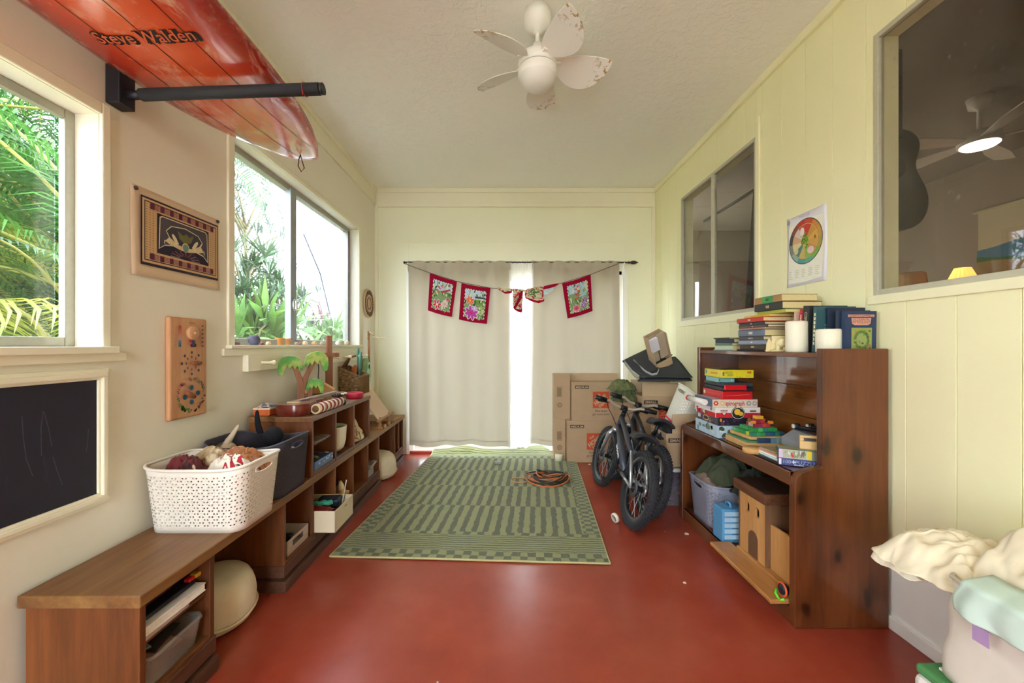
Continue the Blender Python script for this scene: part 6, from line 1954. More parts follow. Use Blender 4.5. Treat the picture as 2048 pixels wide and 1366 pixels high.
# toy bin
tb = tub('toy_bin', 'clear lidded bin of pink and purple toys beside the bookcase', 'bin', (1.245, 2.92, 0.0), 0.37, 0.34, 0.235, clear_plastic('bin_plastic', (0.80, 0.78, 0.86), 0.18), taper=0.88)
MB(C('#cfcfc4', 0.5, 0.05)).box(-0.192, 0.192, -0.178, 0.178, 0.236, 0.262).build('lid', tb, bevel=0.006)
rr = random.Random(21)
for i in range(26):
    col, nm = rr.choice([('#5a2a7a', 'purple'), ('#8a3a9a', 'violet'), ('#d86aa8', 'pink'), ('#e8e2ec', 'white'), ('#c9b04a', 'yellow'), ('#3a1a5a', 'deep purple'), ('#7a2a6a', 'plum')])
    z = 0.012 + (i // 9) * 0.062
    gx, gy = (i % 3), (i // 3) % 3
    m = MB(C(col, 0.4)); s_ = rr.uniform(0.04, 0.075)
    m.cbox((0, 0, 0), (s_, s_ * 0.8, s_ * 0.6)) if i % 2 else m.lathe([(0, -s_ * .4), (s_ * .35, -s_ * .3), (s_ * .45, 0), (s_ * .3, s_ * .3), (0, s_ * .4)], 10)
    o = m.build('bin_toy', loc=(1.245 + (gx - 1) * 0.095 + rr.uniform(-.01, .01), 2.92 + (gy - 1) * 0.088 + rr.uniform(-.01, .01), z + 0.03), rot=(rr.uniform(-.4, .4), rr.uniform(-.4, .4), rr.uniform(0, 3)), bevel=0.004 if i % 2 else 0)
    tag(o, f'small {nm} plastic toy inside the clear lidded bin', 'toy', f'{nm} toys in the clear bin')

# ================================================================== BICYCLES
TIRE = C('#2b2a2e', 0.85, 0.2, 60); RIM = C('#1c1c20', 0.35, 0.1, 40); SILV = C('#b4b6bb', 0.3, 0.08, 40, 0.75)
GREYF = C('#4a4b56', 0.35, 0.08, 20, 0.3); BLKP = C('#17171a', 0.5, 0.1, 60)
def wheel_meshes(R):
    tw_ = 0.028
    m = MB(TIRE)
    n = 48
    m.lathe([(R - 2 * tw_ + 0.012, -0.012)] + [(R - tw_ + tw_ * math.sin(a), -tw_ * math.cos(a) * 1.0) for a in [PI * (0.12 + 0.76 * k / 8) for k in range(9)]] + [(R - 2 * tw_ + 0.012, 0.012)], n, (0, 0, 0), 'X')
    for k in range(60):              # tread knobs
        a = 2 * PI * k / 60
        for j, x in enumerate((-0.019, -0.006, 0.007, 0.02)):
            rr_ = R - 0.001 - (abs(x) / 0.02) ** 2 * 0.010
            a2 = a + (0.052 if j % 2 else 0)
            c_ = Vector((x, rr_ * math.cos(a2), rr_ * math.sin(a2)))
            m.cbox(c_, (0.009, 0.010, 0.009), rot=(a2, 0, 0))
    tire = m.mesh('tire')
    m = MB(RIM); ri = R - 2 * tw_ + 0.004
    m.lathe([(ri + 0.012, -0.014), (ri - 0.006, -0.014), (ri - 0.016, -0.006), (ri - 0.016, 0.006), (ri - 0.006, 0.014), (ri + 0.012, 0.014)], 40, (0, 0, 0), 'X')
    rim = m.mesh('rim')
    m = MB(SILV)
    for k in range(20):
        a = 2 * PI * k / 20
        sx_ = 0.022 * (1 if k % 2 else -1)
        b = a + (0.5 if (k // 2) % 2 else -0.5)
        m.tube([(sx_, 0.018 * math.cos(b), 0.018 * math.sin(b)), (0, (ri - 0.012) * math.cos(a), (ri - 0.012) * math.sin(a))], 0.0012, 4, caps=False)
    spokes = m.mesh('spokes')
    m = MB(BLKP); m.tube([(-0.045, 0, 0), (0.045, 0, 0)], 0.013, 12); m.lathe([(0.013, -0.024), (0.022, -0.024), (0.022, -0.020), (0.013, -0.020)], 16, (0, 0, 0), 'X'); m.lathe([(0.013, 0.020), (0.022, 0.020), (0.022, 0.024), (0.013, 0.024)], 16, (0, 0, 0), 'X')
    hub = m.mesh('hub')
    return tire, rim, spokes, hub
def bicycle(label, loc, rot, R=0.233, saddle=0.53, WB_=0.745, frame=None, rearfrac=0.5, bar_z=0.66):
    frame = frame or GREYF
    t = thing('bicycle', label, 'bicycle', loc, 0, 'bicycles leaning by the cartons', rot)
    meshes = wheel_meshes(R)
    yr, yf = -WB_ / 2, WB_ / 2
    for nm, yy, steer in (('rear_wheel', yr, 0), ('front_wheel', yf, 0.06)):
        w = bpy.data.objects.new(nm, meshes[1]); COL.objects.link(w); w.parent = t; w.location = (0, yy, R); w.rotation_euler = (0, 0, steer)
        for k, n2 in ((0, 'tire'), (2, 'spokes'), (3, 'hub')):
            o = bpy.data.objects.new(n2, meshes[k]); COL.objects.link(o); o.parent = w
        m = MB(C('#5c5e64', 0.35, 0.1, 40, 0.7)); m.lathe([(0.03, -0.034), (0.062, -0.034), (0.062, -0.032), (0.03, -0.032)], 24, (0, 0, 0), 'X'); m.build('brake_disc', w)
    bb_ = Vector((0, yr + 0.27, R + 0.01)); st_top = Vector((0, yr + 0.17, saddle - 0.10)); hd_t = Vector((0, yf - 0.14, bar_z - 0.075)); hd_b = Vector((0, yf - 0.105, bar_z - 0.175))
    m = MB(frame)
    m.tube([hd_b + Vector((0, -0.01, 0.015)), bb_], [0.024, 0.027], 14); m.build('down_tube', t)
    m = MB(frame); m.tube([hd_t + Vector((0, 0, -0.02)), st_top.lerp(bb_, 0.35)], [0.019, 0.016], 12); m.build('top_tube', t)
    m = MB(frame); m.tube([bb_, st_top], 0.0165, 12); m.build('seat_tube', t)
    m = MB(frame); m.tube([hd_b, hd_t], 0.021, 14); m.build('head_tube', t)
    m = MB(SILV)
    for sd in (-1, 1):
        m.tube([bb_ + Vector((sd * 0.03, -0.02, 0)), Vector((sd * 0.052, yr, R))], [0.012, 0.009], 8)
        m.tube([st_top.lerp(bb_, 0.4) + Vector((sd * 0.016, 0, 0)), Vector((sd * 0.052, yr + 0.12, R + 0.19)), Vector((sd * 0.052, yr, R))], [0.009, 0.010, 0.010], 8)
    m.build('rear_stays', t)
    m = MB(SILV)
    for sd in (-1, 1):
        m.tube([hd_b + Vector((sd * 0.025, 0.0, -0.015)), hd_b + Vector((sd * 0.05, 0.012, -0.06)), Vector((sd * 0.05, yf - 0.005, R))], [0.014, 0.016, 0.011], 10)
    m.tube([hd_b + Vector((-0.035, 0.003, -0.02)), hd_b + Vector((0.035, 0.003, -0.02))], 0.017, 10)
    m.build('fork', t)
    st0 = hd_t + Vector((0, -0.012, 0.03)); stf = hd_t + Vector((0, 0.02, 0.055))
    m = MB(BLKP); m.tube([hd_t, st0], 0.017, 12); m.tube([st0, stf], 0.016, 12); m.tube([stf + Vector((-0.025, 0, 0)), stf + Vector((0.025, 0, 0))], 0.02, 12); m.build('stem', t)
    bar = [(-0.225, -0.03, 0.03), (-0.12, -0.012, 0.028), (-0.07, 0.0, 0.004), (0, 0, 0), (0.07, 0.0, 0.004), (0.12, -0.012, 0.028), (0.225, -0.03, 0.03)]
    m = MB(C('#c4b8a8', 0.35, 0.08, 40, 0.5)); m.tube([stf + Vector(q) for q in bar], 0.011, 10); hb_ = m.build('handlebar', t)
    for sd in (-1, 1):
        m = MB(BLKP); m.tube([stf + Vector((sd * 0.15, -0.017, 0.0288)), stf + Vector((sd * 0.24, -0.032, 0.0305))], 0.0165, 12); m.build('grip', hb_)
        m = MB(BLKP); m.tube([stf + Vector((sd * 0.125, -0.012, 0.025)), stf + Vector((sd * 0.135, 0.02, 0.012)), stf + Vector((sd * 0.20, 0.03, 0.005))], [0.011, 0.008, 0.005], 8); m.build('brake_lever', hb_)
    m = MB(BLKP)
    for sd in (-1, 1):
        m.tube([stf + Vector((sd * 0.13, 0.015, 0.012)), stf + Vector((sd * 0.09, 0.09, -0.03)), stf + Vector((sd * 0.03, 0.09, -0.10)), hd_b + Vector((0.0, 0.03, 0.0))], 0.0028, 5)
    m.build('cables', t)
    m = MB(BLKP); m.tube([st_top, Vector((0, yr + 0.145, saddle - 0.02))], 0.0125, 10); m.build('seat_post', t)
    m = MB(C('#2c2b30', 0.6, 0.15, 40))
    m.grid(lambda u, v: (lambda a, y: (a * (0.062 * (1 - u) ** 1.3 + 0.018), yr + 0.06 + 0.22 * u, saddle - 0.028 * a * a * 1.2 + 0.012 * (1 - u) ** 2 - 0.012 * u))(v * 2 - 1, u), 14, 10)
    o = m.build('saddle', t); s_ = o.modifiers.new('thickness', 'SOLIDIFY'); s_.thickness = 0.022; o.modifiers.new('subsurf', 'SUBSURF').levels = 1
    m = MB(BLKP); m.lathe([(0.0, 0.04), (0.052, 0.04), (0.052, 0.043), (0, 0.043)], 24, tuple(bb_), 'X'); m.tube([bb_ + Vector((-0.05, 0, 0)), bb_ + Vector((0.05, 0, 0))], 0.016, 12)
    m.tube([bb_ + Vector((-0.055, 0, 0)), bb_ + Vector((-0.06, 0.05, -0.085))], 0.008, 8); m.tube([bb_ + Vector((0.055, 0, 0)), bb_ + Vector((0.06, -0.05, 0.085))], 0.008, 8); m.build('crankset', t)
    for sd in (-1, 1):
        m = MB(BLKP); c_ = bb_ + Vector((sd * 0.10, -sd * 0.05, sd * 0.085)); m.cbox(c_, (0.07, 0.065, 0.018)); m.build('pedal', t, bevel=0.004)
    m = MB(BLKP)
    m.tube([Vector((0.043, yr, R + 0.032)), bb_ + Vector((0.043, 0, 0.05))], 0.003, 5); m.tube([Vector((0.043, yr + 0.01, R - 0.075)), bb_ + Vector((0.043, 0, -0.05))], 0.003, 5)
    m.tube([Vector((0.045, yr, R - 0.02)), Vector((0.05, yr + 0.02, R - 0.055)), Vector((0.046, yr + 0.01, R - 0.095))], [0.012, 0.010, 0.007], 8); m.build('derailleur_and_chain', t)
    m = MB(SILV); m.lathe([(0.012, 0.030), (0.042, 0.030), (0.034, 0.040), (0.012, 0.042)], 20, (0, yr, R), 'X'); m.build('cassette', t)
    # white lettering along the down tube (left side faces the camera)
    m = MB(C('#e8e8ea', 0.5)); d_ = (bb_ - hd_b).normalized(); n_ = Vector((-1, 0, 0)); v_ = n_.cross(d_)
    p = Pr(m, hd_b.lerp(bb_, 0.55) + Vector((-0.0275, 0, 0)), d_, v_); p.text('woom', 0, 0, 0.05, '#ececee', offset=0.03, width=0.13); m.build('lettering', t)
    m = MB(C('#e8e8ea', 0.5)); p = Pr(m, hd_t.lerp(hd_b, 0.3) + Vector((0, -0.0225, 0)), (1, 0, 0), (0, 0.3, 1)); p.ell(0, 0, 0.009, 0.009, '#e8e8ea', 14); p.ell(0, 0, 0.005, 0.005, '#3a3a44', 12); m.build('head_badge', t)
    return t
LEAN = math.radians(15)
bicycle('nearer grey child bicycle with silver fork, leaning right', (0.737, 2.833, 0.0), (0, LEAN, 0.02))
bicycle('farther dark child bicycle with the higher saddle, behind the first', (0.885, 2.98, 0.0), (0, LEAN, 0.0), frame=C('#33343c', 0.35, 0.08, 20, 0.3), saddle=0.60, bar_z=0.665)
m = MB(C('#d8cfc0', 0.6)); m.lathe([(0.022, 0), (0.03, 0.002), (0.03, 0.02), (0.022, 0.022), (0.022, 0)], 20); tag(m.build('tape_roll', loc=(0.665, 2.50, 0.029), rot=(0, PI / 2 - 0.2, 0.4)), 'pale tape ring standing on the floor by the near bicycle wheel', 'tape')

# ================================================================== BOOKCASE
BC = wood('bookcase_pine', '#3c1c0c', '#673619', '#7f4a24', 'Y', 0.8, 0.32, 0.8, 0.4, flat='Z')
BCZ = wood('bookcase_pine_side', '#3a1b0b', '#623216', '#7a4520', 'Z', 0.8, 0.30, 0.95, 0.45, flat='Y')
BCB = wood('bookcase_back_plank', '#5a2f14', '#8a5428', '#a46e38', 'Y', 0.8, 0.25, 0.5, 0.5, flat='X')
bk = thing('bookcase', 'stained pine bookcase standing along the right wall', 'bookcase', (1.30, 2.08, 0))
BO2 = Vector((1.30, 2.08, 0))
X0, XU, X1 = 1.118, 1.226, 1.484
Y0, Y1 = 1.569, 2.600
ZT = 1.086
def bbx(x0, x1, y0, y1, z0, z1, mat, nm, bv=0.003): return MB(mat).box(x0 - BO2.x, x1 - BO2.x, y0 - BO2.y, y1 - BO2.y, z0, z1).build(nm, bk, bevel=bv)
prof = [(X0, 0), (X1, 0), (X1, ZT), (XU, ZT), (XU, 0.625), (XU - 0.03, 0.622), (X0 + 0.055, 0.615), (X0 + 0.025, 0.605), (X0 + 0.006, 0.585), (X0, 0.555)]
for ya in (Y0, Y1 - 0.032):
    m = MB(BCZ); m.prism([(x - BO2.x, z) for x, z in prof], ya - BO2.y, ya + 0.032 - BO2.y, lambda u, v, d: (u, d, v)); m.build('side_panel', bk, bevel=0.004)
bbx(XU + 0.004, X1, Y0 + 0.032, Y1 - 0.032, 1.048, 1.068, BC, 'top_shelf')
bbx(X0 + 0.004, X1, Y0 + 0.032, Y1 - 0.032, 0.578, 0.600, BC, 'middle_shelf')
bbx(X0 + 0.002, X0 + 0.022, Y0 + 0.032, Y1 - 0.032, 0.545, 0.600, BC, 'shelf_rail')
bbx(X0 + 0.004, X1, Y0 + 0.032, Y1 - 0.032, 0.045, 0.066, BC, 'bottom_shelf')
bbx(X0 + 0.002, X0 + 0.02, Y0 + 0.032, Y1 - 0.032, 0.0, 0.066, BC, 'kick_board')
for z0, z1 in ((0.60, 0.745), (0.748, 0.895), (0.898, 1.048)):
    bbx(X1 - 0.012, X1, Y0 + 0.032, Y1 - 0.032, z0, z1, BCB, 'back_plank', 0.0015)
for z0, z1 in ((0.066, 0.235), (0.238, 0.405), (0.408, 0.578)):
    bbx(X1 - 0.012, X1, Y0 + 0.032, Y1 - 0.032, z0, z1, BC, 'back_plank', 0.0015)

# ---- top shelf: lying books
ZS = 1.0685
def lying(label, x0, yc, w, l, z0, z1, cover, text=None, tcol='#e6e0d0', rz=0.0, pages='#d9c994', cover2=None, ts=0.55):
    return book(label, (x0 + w / 2, yc, z0), (w, l, z1 - z0), cover, rz, pages, None, text, tcol, 'book', 'books lying on the bookcase', ts, cover2)
st_books = [(1.0685, 1.0765, '#1d1a20', None, 'thin black book at the very bottom of the book pile'), (1.0770, 1.1025, '#4a3a2c', '~14', 'thick brown book low in the book pile'),
            (1.1030, 1.1235, '#8b94a8', '~7', 'grey-blue book above the thick brown one'), (1.1240, 1.1445, '#453f40', 'GARCIA', 'dark book with bold white capitals on its spine in the pile'),
            (1.1450, 1.1790, '#6a7486', '~11', 'thick slate blue book in the middle of the pile'), (1.1795, 1.1870, '#b98a76', None, 'thin salmon book above the slate blue one'),
            (1.1875, 1.2010, '#5a4a44', '~8', 'brown-grey paperback in the upper pile'), (1.2015, 1.2165, '#3d383c', '~9', 'charcoal paperback in the upper pile'),
            (1.2170, 1.2400, '#c4382e', '~10', 'bright red book with pale spine marks in the upper pile'), (1.2405, 1.2520, '#e2b82e', None, 'yellow book directly on the red one')]
for i, (z0, z1, col, tx, lb) in enumerate(st_books):
    lying(lb, 1.262 + 0.006 * math.sin(i * 2.1) + (0.02 if i == 9 else 0), 2.085 + 0.012 * math.cos(i * 1.7), 0.16 - 0.02 * (i % 3 == 2), 0.235 - 0.02 * (i % 2), z0, z1, col, tx, '#efe9dc' if i != 1 else '#d9b98a', 0.03 * math.sin(i * 1.3))
lying('white-paged book under the two large topmost books', 1.30, 1.99, 0.16, 0.21, 1.2525, 1.2690, '#b7b84a', None)
lying('large black book second from the top of the pile', 1.287, 1.995, 0.19, 0.205, 1.2695, 1.306, '#2e3230', '~3', '#c9b98a', 0.02)
lying('large green and tan book on top of the whole pile', 1.290, 2.0, 0.17, 0.205, 1.3065, 1.340, '#a9824e', '~5', '#4a3422', 0.0, cover2='#3f9a5a')
sm_books = [(1.0685, 1.0735, '#a9c4c0', 'thin pale turquoise book left of the book pile'), (1.074, 1.098, '#d4dcc0', 'pale green book in the small far pile'), (1.0985, 1.112, '#5a7a62', 'moss green book in the small far pile'), (1.1125, 1.136, '#2f3644', 'dark navy book in the small far pile'), (1.1365, 1.143, '#50554a', 'thin dark grey-green book on the small far pile')]
for i, (z0, z1, col, lb) in enumerate(sm_books):
    lying(lb, 1.268 + 0.01 * (i % 2), 2.375 + 0.01 * math.sin(i * 2), 0.14, 0.20 - 0.015 * (i % 3), z0, z1, col, None, '#e6e0d0', 0.04 * math.sin(i))
# ---- top shelf: standing books (spine towards the room)
def standing(label, x0, yc, w, th, h, cover, text=None, tcol='#e6e0d0', lean=0.0, face=None, rz=0.0, pages='#d8cda8', z=None):
    """upright book: spine on -X, height Z, thickness along Y"""
    t = thing('book', label, 'book', (x0, yc, z or ZS), 0, 'books standing on the bookcase', (lean, 0, rz))
    cm = C(cover, 0.42, 0.08); k = 0.0018
    m = MB(cm); m.box(0, w, -th / 2, -th / 2 + k, 0, h).box(0, w, th / 2 - k, th / 2, 0, h).box(0, k, -th / 2, th / 2, 0, h); m.build('cover', t, bevel=0.0008, segs=1)
    MB(C(pages, 0.9, 0.15, 120)).box(k, w - 0.003, -th / 2 + k, th / 2 - k, 0.002, h - 0.003).build('pages', t)
    if text:
        q = MB(cm); p = Pr(q, (-0.0004, 0, h * 0.5), (0, 0, -1), (0, -1, 0)); p.text(text, 0, 0, th * 0.62, tcol, width=h * 0.72); q.build('lettering', t)
    if face:
        q = MB(cm); p = Pr(q, (0, -th / 2 - 0.0003, 0), (1, 0, 0), (0, 0, 1)); face(p, w, h); q.build('cover_print', t)
    return t
standing('tall pinkish beige book left of the red spine', 1.325, 1.872, 0.12, 0.018, 0.185, '#d3ab98', None, lean=0.10)
standing('red paperback leaning on the large black book', 1.330, 1.842, 0.12, 0.022, 0.195, '#b8283a', '~14', '#f0c8b0', 0.10)
standing('large black book with white vertical spine lettering', 1.322, 1.798, 0.165, 0.038, 0.205, '#2c2c2a', 'COSMOS AND PSYCHE', '#d9cfae', 0.08)
def f_teal(p, w, h):
    p.text('~5', w * 0.32, h * 0.60, 0.012, '#b8d2c8'); p.text('GOD', w * 0.32, h * 0.52, 0.018, '#c8dcd2')
    p.ell(w * 0.75, h * 0.5, w * 0.16, h * 0.3, '#22343e', 14)
standing('teal book with a pale spine right of the black one', 1.322, 1.742, 0.165, 0.022, 0.196, '#3a6066', '~8', '#e6e0b8', 0.06, f_teal)
standing('navy magazine with a white top edge', 1.350, 1.705, 0.15, 0.014, 0.188, '#28344a', None, lean=0.04)
standing('dark paperback with a yellowed sticker on its spine', 1.350, 1.655, 0.13, 0.016, 0.172, '#2c3a50', None, lean=0.02)
def f_occ(p, w, h):
    p.rect(w * 0.10, h * 0.855, w * 0.92, h * 0.915, '#c9907c'); p.text('JOSEPH CAMPBELL', w * 0.51, h * 0.885, 0.010, '#7a2a2a', width=w * 0.74)
    p.poly([(w * 0.2, h * 0.83), (w * 0.22, h * 0.70), (w * 0.30, h * 0.66), (w * 0.72, h * 0.66), (w * 0.80, h * 0.70), (w * 0.82, h * 0.83)][::-1], '#cf9a88')
    p.text('OCCIDENTAL', w * 0.51, h * 0.795, 0.013, '#6a1f22', width=w * 0.54); p.text('MYTHOLOGY', w * 0.51, h * 0.73, 0.013, '#6a1f22', width=w * 0.54)
    p.rect(w * 0.20, h * 0.03, w * 0.84, h * 0.60, '#8f9a52'); p.ell(w * 0.52, h * 0.31, w * 0.25, h * 0.23, '#5a7a3a', 20); p.ell(w * 0.52, h * 0.31, w * 0.17, h * 0.16, '#8fa060', 18)
    r = random.Random(5)
    for i in range(26): p.ell(w * r.uniform(.25, .8), h * r.uniform(.08, .55), w * 0.03, h * 0.025, r.choice(['#6a8a44', '#b09a60', '#4a5a34', '#9a6a4a']), 7, r.uniform(0, 3), up=i % 6 == 0)
standing('worn blue paperback with a green picture facing the camera', 1.356, 1.632, 0.128, 0.018, 0.168, '#253a5c', None, lean=0.015, face=f_occ)
for i, (y, th, h, col, lb) in enumerate(((1.995, 0.016, 0.135, '#d8c98a', 'pale yellow paperback behind the elephant carving'), (1.972, 0.018, 0.150, '#b04a34', 'paperback with an orange-red top behind the elephant carving'), (1.949, 0.016, 0.142, '#3a3a44', 'charcoal paperback behind the elephant carving'),
                                       (1.928, 0.018, 0.147, '#b09a70', 'tan paperback behind the tall candle'), (1.906, 0.016, 0.138, '#c9a24a', 'mustard paperback behind the tall candle'))):
    standing(lb, 1.415, y - 0.06, 0.065, th, h, col, None)
def candle(label, loc, r, h):
    t = thing('pillar_candle', label, 'candle', loc, 0, 'white candles on the bookcase')
    MB(C('#efe9d2', 0.5, 0.03, 6)).lathe([(0, 0), (r - 0.003, 0), (r, 0.004), (r, h - 0.006), (r - 0.004, h), (r - 0.012, h - 0.002), (r - 0.02, h - 0.008), (0, h - 0.009)], 36).build('wax', t)
    m = MB(C('#3a342c', 0.9)); m.tube([(0, 0, h - 0.01), (0.002, 0, h + 0.004)], 0.0014, 6); m.build('wick', t)
candle('taller white pillar candle at the front of the bookcase top', (1.295, 1.805, ZS), 0.0425, 0.138)
candle('shorter white pillar candle by the bookcase end panel', (1.332, 1.672, ZS), 0.0445, 0.097)
el = thing('elephant_carving', 'cream carved elephant bookend between books and candle', 'figurine', (1.245, 1.895, ZS), -0.1)
IVO = C('#e2d3a2', 0.6, 0.1, 60)
m = MB(IVO); m.box(-0.005, 0.10, -0.012, 0.022, 0, 0.010).box(0.005, 0.085, 0.010, 0.018, 0.01, 0.075); m.build('plinth', el, bevel=0.003)
m = MB(IVO); m.lathe([(0, -0.028), (0.018, -0.022), (0.026, 0), (0.02, 0.022), (0, 0.028)], 16, (0.04, -0.002, 0.042), 'X'); m.lathe([(0, -0.016), (0.014, -0.01), (0.017, 0), (0.012, 0.012), (0, 0.016)], 14, (0.076, -0.004, 0.05), 'X'); m.build('body', el, subsurf=1)
m = MB(IVO); m.tube([(0.088, -0.005, 0.052), (0.098, -0.005, 0.038), (0.098, -0.006, 0.02)], [0.007, 0.005, 0.003], 8); m.build('trunk', el)
m = MB(IVO); m.prism([(0.062, 0.035), (0.080, 0.036), (0.083, 0.055), (0.07, 0.064), (0.058, 0.054)], -0.024, -0.018, fx); m.build('ear', el, bevel=0.002)
for xx in (0.024, 0.056): 
    m = MB(IVO); m.lathe([(0.009, 0), (0.008, 0.03)], 10, (xx, -0.004, 0.006)); m.build('leg', el)
m = MB(IVO); m.prism([(-0.02, 0.0), (0.012, 0.0), (0.004, 0.05), (-0.006, 0.065), (-0.016, 0.04)], 0.012, 0.02, fx); m.build('foliage', el, bevel=0.002)

# ---- middle shelf: games
ZM = 0.6005
def game(label, x0, x1, y0, y1, z0, z1, side, front=None, top=None, fdraw=None, sdraw=None, name='board_game', rz=0.0):
    cx, cy = (x0 + x1) / 2, (y0 + y1) / 2
    t = thing(name, label, 'game box', (cx, cy, z0), rz, 'games on the bookcase')
    w, d, h = (x1 - x0) / 2, (y1 - y0) / 2, z1 - z0
    MB(C(side, 0.4, 0.06)).box(-w, w, -d, d, 0, h).build('box', t, bevel=0.002)
    m = MB(C(side, 0.4))
    p = Pr(m, (-w, -d - 0.0004, 0), (1, 0, 0), (0, 0, 1))
    if front: p.rect(0.001, 0.001, 2 * w - 0.001, h - 0.001, front)
    if fdraw: fdraw(p, 2 * w, h)
    p = Pr(m, (-w - 0.0004, d, 0), (0, -1, 0), (0, 0, 1))
    if sdraw: sdraw(p, 2 * d, h)
    p = Pr(m, (-w, -d, h + 0.0004), (1, 0, 0), (0, 1, 0))
    if top: p.rect(0.001, 0.001, 2 * w - 0.001, 2 * d - 0.001, top)
    m.build('print', t)
    return t
def blobs(cols, seed, n=14):
    def f(p, w, h):
        r = random.Random(seed)
        for i in range(n): p.ell(r.uniform(0.06, .94) * w, r.uniform(.15, .85) * h, h * r.uniform(.1, .3), h * r.uniform(.08, .25), r.choice(cols), 8, r.uniform(0, 3), up=i % 3 == 0)
    return f
game('pale blue board game at the bottom of the game stack', 1.132, 1.37, 2.168, 2.42, ZM, 0.667, '#a9c0d0', None, '#b8cad4', blobs(['#5a6a5a', '#8aa0a0', '#d8d8c8', '#3a4a3a'], 3, 22), lambda p, w, h: (p.text('~3', w * 0.42, h * 0.6, 0.02, '#2f4a6a'), blobs(['#6a7a6a', '#d8d2b8', '#4a5a4a'], 6, 8)(p, w, h)))
game('black board game second from the bottom of the stack', 1.137, 1.355, 2.170, 2.40, 0.6675, 0.711, '#2b1f33', '#1c1624', None, blobs(['#5a2a4a', '#c9883a', '#3a2a4a'], 9, 12), lambda p, w, h: (p.ell(w * 0.42, h * 0.5, w * 0.16, h * 0.36, '#d9a83a', 16), p.ell(w * 0.42, h * 0.5, w * 0.12, h * 0.22, '#3a2a3a', 14), p.rect(w * 0.02, h * 0.3, w * 0.16, h * 0.8, '#d8d2d8'), blobs(['#6a5a7a', '#8a7a4a'], 5, 8)(p, w * 0.98, h)))
def f_mono(p, w, h):
    p.rect(0.001, 0.001, w - 0.001, h * 0.46, '#c4202a'); p.poly([(w * 0.12, h * 0.5), (w * 0.26, h * 0.5), (w * 0.19, h * 0.14)][::-1], '#a81a22'); p.poly([(w * 0.15, h * 0.45), (w * 0.23, h * 0.45), (w * 0.19, h * 0.25)][::-1], '#e8e0d8')
    p.text('~6', w * 0.19, h * 0.66, 0.014, '#8a5a54', width=w * 0.16)
    p.ell(w * 0.50, h * 0.44, w * 0.155, h * 0.62, '#1c1a1c', 22); p.ell(w * 0.50, h * 0.44, w * 0.145, h * 0.56, '#e8e4dc', 22); p.ell(w * 0.50, h * 0.44, w * 0.135, h * 0.52, '#1c1a1c', 22); p.ell(w * 0.48, h * 0.56, w * 0.07, h * 0.30, '#e2b83a', 12, 0.4); p.ell(w * 0.56, h * 0.38, w * 0.06, h * 0.20, '#d9a83a', 12)
    p.rect(w * 0.76, h * 0.56, w * 0.90, h * 0.72, '#7a4a3a')
def s_mono(p, w, h):
    p.rect(0.001, 0.001, w - 0.001, h * 0.46, '#c4202a'); p.rect(w * 0.03, h * 0.42, w * 0.22, h * 0.9, '#e8e2dc'); p.poly([(w * 0.06, h * 0.6), (w * 0.2, h * 0.6), (w * 0.13, h * 0.2)][::-1], '#b8323a'); blobs(['#4a4a50', '#8a8a90', '#d8d8d8'], 4, 10)(p, w * 0.9, h)
game('red and white trivia game with a black roundel in the stack', 1.120, 1.36, 2.165, 2.40, 0.7115, 0.767, '#e6dfd8', None, None, f_mono, s_mono)
def f_spiro(p, w, h):
    p.rect(0.001, 0.001, w - 0.001, h - 0.001, '#dccbb4'); p.text('spirograph', w * 0.50, h * 0.50, 0.034, '#a8302a', offset=0.02, width=w * 0.42)
    for a, c_ in ((0.08, '#d84a20'), (0.22, '#d9b98a'), (0.80, '#9a9a98'), (0.93, '#a89ab0')):
        p.k += 1
        for i in range(8): p.ell(w * a + 0.009 * math.cos(i * PI / 4), h * 0.5 + 0.009 * math.sin(i * PI / 4), 0.006, 0.004, c_, 6, i * PI / 4, up=False)
        p.ell(w * a, h * 0.5, 0.005, 0.005, '#efe2d0', 8)
game('cream drawing-game box with stars on its end in the game stack', 1.100, 1.342, 2.160, 2.36, 0.7675, 0.8105, '#5a6e86', None, '#b8a8b0', f_spiro, None)
m = MB(C('#e4ddd8', 0.5)); m.tube([(1.098, 2.19, 0.79), (1.098, 2.375, 0.79)], 0.016, 16); o = m.build('paper_tube'); tag(o, 'white cardboard tube with a red end beside the cream drawing-game box', 'tube')
o.location = (-0.022, 0, 0)
m = MB(C('#c8402e', 0.5)); m.tube([(1.076, 2.374, 0.79), (1.076, 2.388, 0.79)], 0.0168, 16); q = m.build('red_cap', o); q.location = (0.022, 0, 0)
game('flat red game box under the dark case', 1.152, 1.312, 2.155, 2.37, 0.811, 0.853, '#c01c22', None, '#8a1418', lambda p, w, h: p.line([(w * .1, h * .45), (w * .9, h * .6)], 0.0015, '#e88a7a'), lambda p, w, h: (p.ell(w * 0.1, h * 0.5, 0.011, 0.011, '#ecd2b0', 14), p.line([(w * .25, h * .5), (w * .9, h * .5)], 0.003, '#e0604a')))
cs_ = thing('toy_case', 'dark grey carrying case with a red band in the game stack', 'case', (1.235, 2.255, 0.8535), 0, 'games on the bookcase')
MB(C('#3a3a40', 0.5)).box(-0.083, 0.083, -0.10, 0.10, 0.024, 0.046).build('lid', cs_, bevel=0.006); MB(C('#20242e', 0.5)).box(-0.083, 0.083, -0.10, 0.10, 0.0, 0.023).build('base', cs_, bevel=0.006)
MB(C('#d01c20', 0.35)).box(-0.075, 0.045, -0.106, -0.098, 0.006, 0.034).build('clasp', cs_, bevel=0.004); MB(C('#c41c20', 0.4)).box(-0.07, 0.02, 0.098, 0.104, 0.008, 0.04).build('handle', cs_, bevel=0.003)
